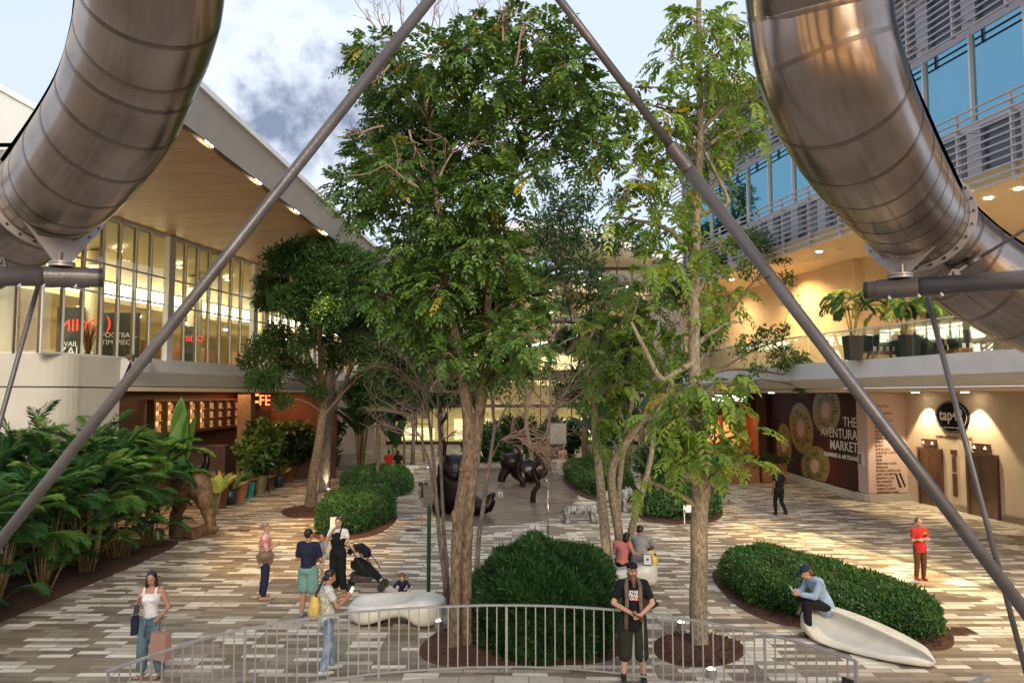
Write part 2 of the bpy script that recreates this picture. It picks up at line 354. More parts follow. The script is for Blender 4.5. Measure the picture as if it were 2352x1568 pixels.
def area(loc, tgt, e, sx, sy, col=(1, .8, .5), name='interior_light'):
    l = bpy.data.lights.new(name, 'AREA'); l.energy = e; l.shape = 'RECTANGLE'; l.size = sx; l.size_y = sy; l.color = col
    o = link(bpy.data.objects.new(name, l)); o.location = loc; o.rotation_euler = (Vector(tgt)-Vector(loc)).to_track_quat('-Z', 'Y').to_euler(); return o
# ================================================================ SETTING
pave_cols = [(0, (.20, .155, .11)), (.16, (.27, .215, .155)), (.40, (.34, .28, .205)), (.58, (.54, .47, .37)), (.72, (.74, .68, .57))]
M['pave'] = pavemat('plank_paving', pave_cols, .58, .175)
M['wetpave'] = pavemat('wet_plank_paving', [(0, (.12, .085, .07)), (.3, (.16, .12, .10)), (.6, (.20, .155, .13)), (.85, (.24, .19, .165))], .7, .17, rough=.34)
M['stage'] = pavemat('pale_stone', [(0, (.42, .37, .30)), (.4, (.50, .45, .38)), (.75, (.56, .52, .45))], .55, .3)
g = MB(); g.quad((-300, -300, 0), (300, -300, 0), (300, 300, 0), (-300, 300, 0)); o = g.build('ground', M['pave'], kind='structure'); 
def patch(name, pts, z, m, kind='structure', label=None, cat=None):
    a = MB(); n = len(pts); a.add([(p[0], p[1], z) for p in pts], [tuple(range(n))]); return a.build(name, m, kind=kind, label=label, cat=cat)
fp = []
for i in range(40):
    t = 2*math.pi*i/40; fp.append((-.6+3.9*math.cos(t)*(1+.08*math.sin(3*t)), 37+10.5*math.sin(t)))
patch('wet_paving', fp, .004, M['wetpave'])
# pale stone ring inside the railing
rail_px = [(245,1540),(370,1496),(500,1456),(650,1427),(800,1406),(960,1394),(1119,1388),(1280,1390),(1440,1401),(1568,1418),(1700,1441),(1830,1472),(1965,1515)]
rail_pts = [PG(x, y, 1.07) for x, y in rail_px]
ring = [(p.x*.985, p.y-.12) for p in rail_pts]
patch('inner_pavement', [(ring[-1][0]+1.2, 4), *[q for q in reversed(ring)], (ring[0][0]-1.2, 4)], .004, M['stage'])

# ---------------------------------------------------------------- helper for vertical walls
def wall_seg(mb, p, q, z0, z1, t=.2, m=0):
    """wall between plan points p and q, thickness t to the right-hand side of p->q"""
    p = Vector((p[0], p[1], 0)); q = Vector((q[0], q[1], 0)); d = (q-p).normalized(); n = Vector((d.y, -d.x, 0))*t
    a = [p+Vector((0,0,z0)), q+Vector((0,0,z0)), q+n+Vector((0,0,z0)), p+n+Vector((0,0,z0))]
    b = [x+Vector((0,0,z1-z0)) for x in a]
    mb.hexa(a, b, m)
def slab(mb, poly, z0, z1, m=0):
    n = len(poly); v = [(x, y, z0) for x, y in poly]+[(x, y, z1) for x, y in poly]
    mb.add(v, [tuple(range(n-1, -1, -1)), tuple(range(n, 2*n))]+[(i, (i+1) % n, n+(i+1) % n, n+i) for i in range(n)], m)

# ================================================================ RIGHT BUILDING
def lw(Y, z, off=0): return Vector((17.6-.7*(Y-26.1)/6.7-off, Y, z))
RB = empty('shopping_building', (18, 30, 0), 'shopping building on the right with horizontal louvres, blue glass and a glass railed terrace', 'building')
def RL(Y): return 13.1-.193*(Y-19.5)
ys = [8, 19.5, 30, 46]
lip = MB()
sec = [(0, 5.66), (0, 5.06), (.55, 4.76), (.75, 4.72)]   # x inset, z
for a, b in zip(ys[:-1], ys[1:]):
    for (i0, z0), (i1, z1) in zip(sec[:-1], sec[1:]):
        lip.quad((RL(a)+i0, a, z0), (RL(b)+i0, b, z0), (RL(b)+i1, b, z1), (RL(a)+i1, a, z1))
    lip.quad((RL(a), a, 5.66), (RL(a)+12, a, 5.66), (RL(b)+12, b, 5.66), (RL(b), b, 5.66))
lip.quad((RL(46), 46, 5.66), (RL(46)+12, 46, 5.66), (RL(46)+12, 46, 4.6), (RL(46)+.6, 46, 4.6))
lip.build('terrace_slab', M['slabtop'], RB)
a = MB(); slab(a, [(RL(8)+.75, 8), (26, 8), (26, 50), (RL(50)+.75, 50)], 4.58, 4.70); a.build('soffit', M['orange'], RB)
a = MB(); wall_seg(a, (19.6, 8), (17.6, 26.1), 0, 4.58, .3); wall_seg(a, (17.6, 26.1), (16.9, 32.8), 0, 4.58, .3); a.build('lift_wall', M['stucco'], RB)
a = MB(); slab(a, [(15.0, 32.3), (16.95, 32.82), (17.2, 33.4), (15.06, 33.3)], 0, 4.58)
a.build('corner_pier', M['stucco'], RB)
M['pinkpanel'] = mat('pale_pink_panel', (.64, .48, .44), .6, var=.03, sc=1)
a = MB(); wall_seg(a, (15.02, 32.296), (16.93, 32.795), .34, 4.55, -.012); o = a.build('notice_panel', M['pinkpanel'], RB)
a = MB(); wall_seg(a, (15.0, 33.25), (14.97, 32.28), .34, 4.55, -.012); a.build('notice_panel', M['pinkpanel'], RB)
a = MB(); wall_seg(a, (14.9, 32.2), (16.98, 32.74), 0, .3, .12); wall_seg(a, (14.98, 33.3), (14.93, 32.2), 0, .3, .12)
wall_seg(a, (15.2, 45.4), (14.98, 33.3), 0, .26, .12); a.build('skirting', M['concrete'], RB)
a = MB()
for (p, q) in ((lw(26.1, 0)[:2], lw(27.4, 0)[:2]), (lw(29.15, 0)[:2], lw(30.4, 0)[:2]), (lw(23.8, 0)[:2], lw(26.1, 0)[:2])): wall_seg(a, q, p, 0, .25, -.03)
a.build('skirting', M['stucco'], RB)
a = MB(); wall_seg(a, (15.05, 33.2), (15.28, 45.6), 0, 4.58, .3); a.build('market_wall', M['dark'], RB)
# pale strip of floor at the lift wall
patch('pavement', [(16.1, 32.6), (16.85, 32.72), (19.6, 8), (18.8, 8)], .005, M['stage'])
# --- market mural with kiwi halves (flat print)
M['mural_bg'] = mat('mural_dark', (.006, .004, .003), .75, sc=.4, col2=(.10, .007, .004))
M['kiwi_flesh'] = mat('kiwi_flesh', (.20, .18, .045), .5, sc=3, col2=(.36, .31, .10))
M['kiwi_core'] = mat('kiwi_core', (.62, .42, .33), .5, var=.08)
M['kiwi_seed'] = mat('kiwi_seed', (.012, .01, .006), .5)
def mural_pt(s, z, off=.02):  # s: metres from near end
    return Vector((15.05+.15*s/8-off, 33.2+s, z))
a = MB()
a.quad(mural_pt(0, .28), mural_pt(11.9, .28), mural_pt(11.9, 4.55), mural_pt(0, 4.55)); mur = a.build('mural', M['mural_bg'], RB)
def kiwi(cs, cz, ra, rb, tilt, seedn=26):
    f = MB(); n = 40
    def P(x, y, off):
        c, s_ = math.cos(tilt), math.sin(tilt); xx = x*c-y*s_; yy = x*s_+y*c
        return mural_pt(min(11.85, max(0.02, cs-xx)), min(4.53, max(.3, cz+yy)), off)
    f.add([P(ra*math.cos(2*math.pi*i/n), rb*math.sin(2*math.pi*i/n), .026) for i in range(n)], [tuple(range(n))], 0)
    f.add([P(ra*.30*math.cos(2*math.pi*i/n), rb*.33*math.sin(2*math.pi*i/n), .034) for i in range(n)], [tuple(range(n))], 1)
    for i in range(seedn):
        t = 2*math.pi*(i+random.random()*.5)/seedn; r0 = .38+random.random()*.05; r1 = .55+random.random()*.2; w_ = .022+random.random()*.02
        f.add([P(ra*r0*math.cos(t), rb*r0*math.sin(t), .03), P(ra*r1*math.cos(t-w_*2), rb*r1*math.sin(t-w_*2), .03), P(ra*(r1+.06)*math.cos(t), rb*(r1+.06)*math.sin(t), .03), P(ra*r1*math.cos(t+w_*2), rb*r1*math.sin(t+w_*2), .03)], [(0,1,2,3)], 2)
    return f.build('printed_fruit', [M['kiwi_flesh'], M['kiwi_core'], M['kiwi_seed']], mur)
kiwi(5.1, .95, 1.9, .98, .12); kiwi(6.9, 2.75, 1.75, 1.3, -.15); kiwi(3.5, 3.75, 1.7, 1.15, .1); kiwi(9.6, 1.7, 1.2, 1.2, -.5)
mf = lambda s, z: frame(mural_pt(s, z, .035), (0.0187, -1, 0), (0, 0, 1))
for t, z, sz in (('THE', 3.25, .72), ('AVENTURA', 2.70, .72), ('MARKET', 2.15, .72)):
    txt('lettering', t, sz*.86, mf(.06, z), M['letter_w'], mur, 'RIGHT', bold=.003, xs=1.18)
txt('lettering', 'FARMERS & ARTISANS', .27, mf(.06, 1.68), M['letter_w'], mur, 'RIGHT', bold=.003, xs=1.3)
# --- notice text
pf = lambda s, z: frame(Vector((15.0+1.95*s/2.02, 32.3+.52*s/2.02-.02, z)), (1.95, .52, 0), (0, 0, 1))
np_ = [o for o in bpy.data.objects if o.name == 'notice_panel'][0]
lines = ['NOW OPEN', 'ZARA', 'VILLY TERMAN', '', 'NEW ARRIVALS', '', 'BOSS', 'FENDI', 'KAY SARAH', 'PANDORA', 'TESLA', 'LUREX', 'BOP & LULU', 'AGUA DE COCO', 'TUMI', 'MCM', 'VINEYARD VINES', 'DESIGUAL', 'FLAVIO CASTELLANI', 'AVIS CAR RENTAL', 'DESIGN A CELL', 'KIA STINGER', 'POMELLATO', 'HUBB & KAMISA', 'PEPPERMINT PARK', 'PSYCHO BUNNY']
txt('lettering', '\n'.join(lines), .135, pf(.38, 3.98), M['letter_b'], np_, 'LEFT', line=1.12, bold=.001)
for o in [o for o in bpy.data.objects if o.name.startswith('lettering') and o.parent == np_]:
    zs = [v.co.z for v in o.data.vertices]; o.location.z += 4.05-max(zs)
a = MB()
for dx in (0, .19):
    fr = pf(1.30+dx, .55); a.prism([(0, .62), (.13, .52), (.35, 0), (.22, 0)] if dx == 0 else [(0, .62), (.11, .62), (.36, .06), (.30, 0)], .01, m=0, M=fr.to_3x3(), c=fr.translation)
a.build('emblem', M['letter_k'], np_)
# fire device
a = MB(); a.box((14.93, 32.75, 1.75), (.12, .42, .62)); a.box((14.86, 32.75, 1.75), (.02, .2, .45), m=1); a.build('alarm_box', [M['white'], M['letter_b']], RB)
# --- lifts
lr = (-.7/6.7*-1, -1, 0)
M['liftdoor'] = mat('lift_door_steel', (.24, .16, .11), .32, .9, sc=2, var=.25, stretch=(1, 1, .4))
M['liftframe'] = mat('lift_frame_steel', (.22, .12, .09), .35, .8, var=.1)
for (ya, yb) in ((31.85, 30.6), (28.95, 27.6)):
    dr = MB()
    ym = (ya+yb)/2
    for y0, y1 in ((ya, ym+.008), (ym-.008, yb)): wall_seg(dr, lw(y0, 0, .05)[:2], lw(y1, 0, .05)[:2], .02, 2.2, .03)
    d = dr.build('lift_door', M['liftdoor'], RB)
    fr = MB(); wall_seg(fr, lw(ya+.12, 0, .0)[:2], lw(ya, 0, .0)[:2], .0, 2.32, .11); wall_seg(fr, lw(yb, 0, 0)[:2], lw(yb-.12, 0, 0)[:2], 0, 2.32, .11); wall_seg(fr, lw(ya, 0, 0)[:2], lw(yb, 0, 0)[:2], 2.2, 2.32, .11)
    fr.build('lift_frame', M['liftframe'], d)
    ind = MB(); wall_seg(ind, lw(ym+.42, 0, 0)[:2], lw(ym-.42, 0, 0)[:2], 2.40, 2.68, .1)
    io = ind.build('indicator', M['liftframe'], d); 
    e = MB()
    for q in (.28, -.28):
        c = lw(ym+q, 2.54, .115); e.prism([(-.06, -.05), (.06, -.05), (0, .06)], .01, c=c, M=frame(c, lr, (0,0,1)).to_3x3(), m=0)
    e.build('arrow', M['lampw'] if False else emat('arrow_glow', (1, .95, .85), 2), io)
a = MB()
for z0, z1, w_ in ((2.15, 2.35, .16), (1.50, 2.08, .08), (.55, 1.42, .10)): wall_seg(a, lw(29.8+w_, 0, 0)[:2], lw(29.8-w_, 0, 0)[:2], z0, z1, .06)
a.build('call_panel', M['liftframe'], RB)
# --- oval sign
c = lw(29.8, 3.62, .0); F = frame(c, lr, (0, 0, 1)).to_3x3()
el = lambda a_, b_: [(a_*math.cos(2*math.pi*i/48), b_*math.sin(2*math.pi*i/48)) for i in range(48)]
so = MB(); so.prism(el(.95, .62), .09, c=c, M=F); sg = so.build('oval_sign', M['matteblack'], RB)
a = MB()
for i in range(48):
    p0, p1 = [F @ Vector((r*math.cos(2*math.pi*i/48), r*.653*math.sin(2*math.pi*i/48), .095))+c for r in (.87, .89)]; q0, q1 = [F @ Vector((r*math.cos(2*math.pi*(i+1)/48), r*.653*math.sin(2*math.pi*(i+1)/48), .095))+c for r in (.87, .89)]
    a.quad(p0, p1, q1, q0)
a.build('sign_border', M['letter_w'], sg)
FC = lambda x, y, off=.095: Matrix.Translation(F @ Vector((x, y, off))) @ frame(c, lr, (0, 0, 1))
def F4(x, y, off=.095):
    m = frame(c, lr, (0, 0, 1)); t = c + F @ Vector((x, y, off)); m[0][3], m[1][3], m[2][3] = t; return m
mono = None
txt('lettering', 'tap42', .62, F4(0, .06), M['letter_w'], sg, bold=.012, xs=.92, spacing=1.06)
txt('lettering', 'CRAFT KITCHEN + BAR', .085, F4(0, -.42), M['letter_w'], sg)
txt('lettering', 'NOW OPEN ON 2ND LEVEL', .17, frame(lw(29.8, 2.80, .01), lr, (0, 0, 1)), M['letter_b'], RB)
# --- corner column edge at far right
a = MB(); wall_seg(a, (17.9, 25.7), (17.62, 26.0), 0, 4.58, .25); a.build('pilaster', M['stucco'], RB)
# soffit downlights
for (x, y) in ((2104, 904), (2217, 905)):
    yq_ = 31.2 if x < 2150 else 28.3; q = lw(yq_, 4.565, .55)
    l_ = MB(); l_.lathe(q, [(.14, 0), (.14, .02), (.10, .015)], 16); l_.build('downlight', M['lampw'], RB)
    spot(q-Vector((0, 0, .03)), q-Vector((-.10, 0, 4)), 420, 82, (1, .80, .50), .25)
for Yq in (16, 20.5, 36.5):
    q = Vector((RL(Yq)+2.6, Yq, 4.57)); l_ = MB(); l_.lathe(q, [(.14, 0), (.14, .02), (.10, .015)], 12); l_.build('downlight', M['lampw'], RB)
    spot(q-Vector((0, 0, .05)), q-Vector((0, 0, 4)), 130, 110, (1, .74, .38), .6)
# --- storefront at the far end of the covered walk
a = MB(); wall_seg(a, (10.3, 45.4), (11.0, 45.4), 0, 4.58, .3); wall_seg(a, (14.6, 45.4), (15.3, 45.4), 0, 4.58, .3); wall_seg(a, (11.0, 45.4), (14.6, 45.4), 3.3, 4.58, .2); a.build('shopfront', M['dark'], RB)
a = MB(); a.box((12.8, 49.2, 2.2), (5.4, .1, 4.4)); a.box((10.4, 47.4, 2.2), (.1, 3.5, 4.4)); a.box((15.2, 47.4, 2.2), (.1, 3.5, 4.4)); a.build('shop_wall', mat('restaurant_red_wall', (.20, .06, .03), .6, sc=2, var=.4), RB)
a = MB()
for k in range(3): a.box((11.8+k*1.1, 49.1, 2.0+0*k), (.8, .08, 1.6), m=0)
a.build('shelf_backlight', emat('shelf_glow', (1, .45, .16), .35), RB)
area((12.8, 47.2, 4.3), (12.8, 47.2, 0), 120, 3.5, 2, (1, .55, .25))
txt('shop_sign', 'BURGER & BAR', .50, frame((12.35, 45.15, 4.28), (1, 0, 0), (0, 0, 1)), M['whitesign'], RB, bold=.012, xs=.9)
a = MB(); a.box((14.75, 45.2, 2.29), (.5, .35, 4.58)); a.box((12.0, 45.3, 1.65), (.08, .1, 3.3)); a.box((13.3, 45.3, 1.65), (.08, .1, 3.3)); a.build('column', mat('brown_column', (.16, .09, .055), .6), RB)
# --- second floor ochre walls
a = MB()
wall_seg(a, (14.6, 31.5), (12.2, 46), 5.66, 10.2, -.3); wall_seg(a, (14.6, 31.5), (24, 33.8), 5.66, 10.2, .3)
a.build('terrace_wall', M['orange'], RB)
a = MB(); wall_seg(a, (12.25, 45.9), (10.4, 46.0), 5.66, 10.2, .3); a.build('terrace_wall', M['stucco'], RB)
a = MB(); a.box((16.6, 31.93, 6.9), (1.6, .2, 2.4), rz=.24); a.box((19.5, 32.6, 7.9), (3.2, .2, 4.4), rz=.24); a.build('terrace_doorway', M['dark'], RB)
# soffit and upper storeys
a = MB(); slab(a, [(RL(6)+.12, 6), (27, 6), (27, 46), (RL(46)+.12, 46)], 10.18, 10.55); a.build('upper_soffit', M['orange'], RB)
for (x, y) in ((1848, 602), (1878, 595), (1930, 573)):
    q = PX(x, y, 1); t = (10.17-HC)/(q.z-HC); q = Vector((q.x*t, q.y*t, 10.17)); l_ = MB(); l_.lathe(q-Vector((0, 0, .03)), [(.1, 0), (.12, .03)], 12); l_.build('ceiling_fitting', M['white'], RB)
spot((RL(24)+2.5, 24, 10.1), (RL(24)+3.8, 26, 5), 800, 130, (1, .62, .26), .8); spot((RL(35)+2, 35, 10.1), (RL(35)+3.5, 35, 5), 800, 130, (1, .62, .26), .8)
for (xx, yy_) in ((14.2, 21), (13.6, 27.5), (13.2, 34), (12.6, 40.5)):
    spot((xx-1.5, yy_, 10.12), (xx-.9, yy_+.5, 5.6), 620, 150, (1, .70, .38), 1.0, .15)
for (tx, ty, e, an) in ((1745, 1125, 3600, 26), (1850, 1225, 5200, 30), (2060, 1290, 4800, 34), (2250, 1310, 4200, 34), (2180, 1420, 3200, 40), (1950, 1180, 3400, 34), (1700, 1230, 1300, 30)):
    t_ = PG(tx, ty); yy_ = t_.y+1.0; spot((RL(yy_)+1.2, yy_, 10.12), t_, e, an, (1, .72, .34), .8, .08)
    l_ = MB(); l_.lathe((RL(yy_)+1.2, yy_, 10.15), [(.1, 0), (.12, .03)], 12); l_.build('downlight', M['lampw'], RB)
GLX = .55
M['backwin'] = mat('dark_window_band', (.015, .03, .045), .15, var=.2, spec=.8)
nb = 18; y0, y1 = 8.5, 41.5
def up(Y, off, z): return Vector((RL(Y)+off, Y, z))
# cladding behind the louvres
a = MB()
for z0, z1 in ((10.55, 12.30), (14.85, 17.35)): a.hexa([up(y0, GLX, z0), up(y1, GLX, z0), up(y1, GLX+6, z0), up(y0, GLX+6, z0)], [up(y0, GLX, z1), up(y1, GLX, z1), up(y1, GLX+6, z1), up(y0, GLX+6, z1)])
a.build('spandrel_wall', M['louvre'], RB)
for i in range(nb):
    ya = y0+(y1-y0)*i/nb; yb = y0+(y1-y0)*(i+1)/nb
    for z0, z1 in ((12.30, 14.85),):
        a = MB(); a.hexa([up(ya+.03, GLX, z0), up(yb-.03, GLX, z0), up(yb-.03, GLX+.05, z0), up(ya+.03, GLX+.05, z0)], [up(ya+.03, GLX, z1), up(yb-.03, GLX, z1), up(yb-.03, GLX+.05, z1), up(ya+.03, GLX+.05, z1)])
        p = a.build('window_pane', M['blueglass'], RB)
        a = MB(); a.hexa([up(ya-.035, GLX-.1, z0), up(ya+.03, GLX-.1, z0), up(ya+.03, GLX+.05, z0), up(ya-.035, GLX+.05, z0)], [up(ya-.035, GLX-.1, z1), up(ya+.03, GLX-.1, z1), up(ya+.03, GLX+.05, z1), up(ya-.035, GLX+.05, z1)])
        a.build('mullion', M['lightalu'], p)
    for z0, z1 in ((10.75, 12.1), (15.1, 16.9)):
        a = MB(); q0, q1 = ya+.35, yb-.2
        a.hexa([up(q0, GLX-.02, z0), up(q1, GLX-.02, z0), up(q1, GLX+.05, z0), up(q0, GLX+.05, z0)], [up(q0, GLX-.02, z1), up(q1, GLX-.02, z1), up(q1, GLX+.05, z1), up(q0, GLX+.05, z1)]); a.build('dark_pane', M['backwin'], RB)
    # louvre screens, one per bay and storey
    for z0, z1, n_ in ((10.12, 12.42, 12), (14.78, 17.3, 13)):
        a = MB()
        for k in range(n_):
            z = z0+(z1-z0)*k/(n_-1); a.tube([up(ya, -.02, z), up(yb, -.02, z)], .032, 6)
        for q in (0,):
            c_ = up(ya, .03, (z0+z1)/2); a.box(c_, (.10, .07, z1-z0+.1)); a.box(c_+Vector((.28, 0, (z1-z0)*.3)), (.5, .05, .05)); a.box(c_+Vector((.28, 0, -(z1-z0)*.3)), (.5, .05, .05))
        a.build('louvre_screen', M['louvre'], RB)
# interior backing behind blue glass, so it reads as glazing of a real room
a = MB()
for z0, z1 in ((12.3, 14.85),): a.quad(up(y0, GLX+3, z0), up(y1, GLX+3, z0), up(y1, GLX+3, z1), up(y0, GLX+3, z1))
a.build('room_wall', mat('office_wall', (.20, .30, .34), .8, var=.3, sc=.8), RB)
a = MB(); slab(a, [(RL(6)-.2, 6), (27, 6), (27, 41.5), (RL(41)-.2, 41.5)], 17.35, 17.6); slab(a, [(RL(33)-1.3, 31.5), (RL(33)+1, 31.5), (RL(36)+1, 35.5), (RL(36)-1.3, 35.5)], 17.62, 17.95); a.build('roof', M['concrete'], RB)
# --- glass balustrade
yr = [10.5+1.85*i for i in range(20)]
for ya, yb in zip(yr[:-1], yr[1:]):
    a = MB(); a.hexa([up(ya+.02, .06, 5.66), up(yb-.02, .06, 5.66), up(yb-.02, .075, 5.66), up(ya+.02, .075, 5.66)], [up(ya+.02, .06, 6.70), up(yb-.02, .06, 6.70), up(yb-.02, .075, 6.70), up(ya+.02, .075, 6.70)]); a.build('glass_panel', M['railglass'], RB)
a = MB(); a.hexa([up(10.5, .03, 6.70), up(yr[-1], .03, 6.70), up(yr[-1], .105, 6.70), up(10.5, .105, 6.70)], [up(10.5, .03, 6.745), up(yr[-1], .03, 6.745), up(yr[-1], .105, 6.745), up(10.5, .105, 6.745)]); a.build('handrail', M['lightalu'], RB)

# ================================================================ LEFT BUILDING
LB = empty('glazed_building', (-14, 30, 0), 'glazed mall building on the left with lit yellow interior under a deep timber soffit', 'building')
def GX(Y): return -12.4+.193*(Y-27.1)
def gl(Y, z, off=0): return Vector((GX(Y)-off, Y, z))
bend = 22.3; pxb = (GX(bend), bend); far_l = (-18.5, 22.0)
# slab / fascia
lip = MB()
sec = [(.35, 5.66), (.35, 5.25), (-.02, 4.78), (-.2, 4.74)]
yy = [24.9, 30, 40, 60]
for a_, b_ in zip(yy[:-1], yy[1:]):
    for (i0, z0), (i1, z1) in zip(sec[:-1], sec[1:]): lip.quad(gl(b_, z0, -i0), gl(a_, z0, -i0), gl(a_, z1, -i1), gl(b_, z1, -i1))
    lip.quad(gl(a_, 5.66, -.35), gl(b_, 5.66, -.35), gl(b_, 5.66, .05), gl(a_, 5.66, .05))
lip.quad(gl(24.9, 5.66, -.35), gl(24.9, 5.66, .3), gl(24.9, 4.7, .3), gl(24.9, 4.78, .02))
lip.build('fascia', M['slabtop'], LB)
a = MB(); slab(a, [(GX(24.9)+.15, 24.9), (-20, 24.9), (-20, 60), (GX(60)+.15, 60)], 4.60, 4.74); a.build('soffit', M['stucco'], LB)
# cream curved wall
cw = [(-12.82, 24.9)]+[(-14.3+1.25*math.cos(R(a_)), 23.1-1.2*math.sin(R(a_))) for a_ in range(0, 91, 9)]+[(-19, 21.75)]
a = MB()
for z0, z1, off in ((0, 4.68, 0), (4.72, 5.66, 0), (4.68, 4.72, .05)):
    for p, q in zip(cw[:-1], cw[1:]):
        a.quad((p[0]-off, p[1]+off, z0), (q[0]-off, q[1]+off, z0), (q[0]-off, q[1]+off, z1), (p[0]-off, p[1]+off, z1), 0 if off == 0 else 1)
for z in (4.68, 4.72):
    for p, q in zip(cw[:-1], cw[1:]): a.quad((p[0], p[1], z), (q[0], q[1], z), (q[0]-.05, q[1]+.05, z), (p[0]-.05, p[1]+.05, z), 1)
a.quad((-12.82, 24.9, 0), (-12.82, 24.9, 5.66), (-16, 25.2, 5.66), (-16, 25.2, 0))
cap_ = MB(); cap_.add([(p[0], p[1], 5.66) for p in cw]+[(-19, 26, 5.66), (-13, 26, 5.66)], [tuple(range(len(cw)+2))]); cap_.build('wall_top', M['concrete'], LB)
a.build('curved_wall', [M['concrete'], M['dark']], LB, smooth=True)
# glazing
ZB, Z1, Z2, ZT = 5.66, 7.68, 8.63, 10.16
pil = [21.45+5.75*i for i in range(7)]
def pane_bay(pa, pb, zt=ZT):
    """one bay: a window frame with its glazing"""
    pa = Vector((*pa, 0)); pb = Vector((*pb, 0)); d = (pb-pa).normalized(); n = Vector((-d.y, d.x, 0)); n = -n if n.x < 0 else n
    V = lambda pts, z: [v_+Vector((0, 0, z)) for v_ in pts]
    a = MB(); q = (pa-d*.03-n*.02, pa+d*.03-n*.02, pa+d*.03+n*.03, pa-d*.03+n*.03); a.hexa(V(q, ZB), V(q, zt), 0)
    q = (pa-d*.012-n*.13, pa+d*.012-n*.13, pa+d*.012-n*.021, pa-d*.012-n*.021); a.hexa(V(q, ZB), V(q, zt), 1)
    q = (pa+d*.028, pb-d*.03, pb-d*.03+n*.034, pa+d*.028+n*.034)
    for z in (ZB+.03, Z1, Z2, zt-.03): a.hexa(V(q, z-.03), V(q, z+.03), 0)
    w_ = a.build('window', [M['slabtop'], M['fin']], LB)
    a = MB()
    for z0, z1 in ((ZB, Z1), (Z1, Z2), (Z2, zt)): a.quad(pa+d*.03+n*.01+Vector((0, 0, z0+.03)), pb-d*.03+n*.01+Vector((0, 0, z0+.03)), pb-d*.03+n*.01+Vector((0, 0, z1-.03)), pa+d*.03+n*.01+Vector((0, 0, z1-.03)))
    a.build('pane', M['glass'], w_)
for s in range(6):
    ya, yb = pil[s]+.2, pil[s+1]-.2
    for k in range(7):
        q0 = ya+(yb-ya)*k/7; q1 = ya+(yb-ya)*(k+1)/7
        if q1 < bend-.2: continue
        pane_bay((GX(q0), q0), (GX(q1), q1))
for k in range(5):
    t0, t1 = k/5, (k+1)/5
    f = lambda t: (GX(22.0)+(far_l[0]-GX(22.0))*t, 22.0+(far_l[1]-22.0)*t)
    pane_bay(f(t1), f(t0))
for Yp in pil[1:]:
    a = MB(); a.box(gl(Yp, (ZB+ZT)/2, -.02), (.22, .34, ZT-ZB), rz=-.19); a.build('pilaster', M['slabtop'], LB)
a = MB(); a.hexa([gl(21.9, ZT, .05), gl(60, ZT, .05), gl(60, ZT, -.1), gl(21.9, ZT, -.1)], [gl(21.9, ZT+.09, .05), gl(60, ZT+.09, .05), gl(60, ZT+.09, -.1), gl(21.9, ZT+.09, -.1)]); a.build('head_beam', M['slabtop'], LB)
# interior of the upper floor
a = MB(); slab(a, [(GX(22.6)-.2, 22.6), (-26, 22.3), (-26, 60), (GX(60)-.2, 60)], 5.5, 5.64); a.build('interior_floor', M['int_floor'], LB)
a = MB(); a.quad(gl(21, ZB, 11), gl(60, ZB, 11), gl(60, 12, 11), gl(21, 12, 11)); a.quad((-26, 60, ZB), (-8, 60, ZB), (-8, 60, 12), (-26, 60, 12)); a.build('interior_wall', M['interior'], LB)
a = MB()
a.hexa([gl(21.5, 8.0, 3.4), gl(60, 8.0, 3.4), gl(60, 8.0, 11), gl(21.5, 8.0, 11)], [gl(21.5, 8.2, 3.4), gl(60, 8.2, 3.4), gl(60, 8.2, 11), gl(21.5, 8.2, 11)]); a.build('mezzanine_ceiling', M['int_ceiling'], LB)
a = MB(); a.hexa([gl(21.5, 8.25, 4.3), gl(60, 8.25, 4.3), gl(60, 8.25, 4.5), gl(21.5, 8.25, 4.5)], [gl(21.5, 8.95, 4.3), gl(60, 8.95, 4.3), gl(60, 8.95, 4.5), gl(21.5, 8.95, 4.5)]); a.build('cove_light', M['cove'], LB)
a = MB(); a.quad(gl(21.5, 9.0, 4.2), gl(60, 9.0, 4.2), gl(60, 10.15, .3), gl(21.5, 10.15, .3)); a.build('sloped_ceiling', M['int_ceiling'], LB)
for Yq in (23, 26.6, 32.4, 38, 44):
    a = MB(); a.cyl(gl(Yq, 5.64, 2.2), gl(Yq, 9.5, 2.2), .3, n=20); a.build('interior_column', M['interior'], LB)
for i in range(9):
    for off in (1.6, 5.5):
        q = gl(23.5+i*3.4, 7.96 if off > 3 else 9.6, off); l_ = MB(); l_.lathe(q-Vector((0,0,.03)), [(.09, 0), (.09, .03)], 10); l_.build('downlight', M['lampw'], LB)
for Yq in (26, 34, 43, 53): area(gl(Yq, 7.9, 7), gl(Yq, 5, 6), 400, 4, 7, (1, .86, .58)); area(gl(Yq, 9.0, 2.6), gl(Yq, 6, 2.6), 190, 1.5, 7, (1, .88, .62))
# shop posters inside
M['poster'] = mat('poster_black', (.03, .035, .035), .5, var=.3)
def poster(Ya, Yb, off, z0, z1, items):
    a = MB(); a.quad(gl(Ya, z0, off), gl(Yb, z0, off), gl(Yb, z1, off), gl(Ya, z1, off)); p = a.build('poster', M['poster'], LB)
    rt = (gl(Yb, 0)-gl(Ya, 0)).normalized()
    for t, s_, z, u, mt, sz in items:
        q = gl(Ya+(Yb-Ya)*u, z, off-.02); txt('lettering', t, sz, frame(q, rt, (0, 0, 1)), mt, p, s_, bold=0)
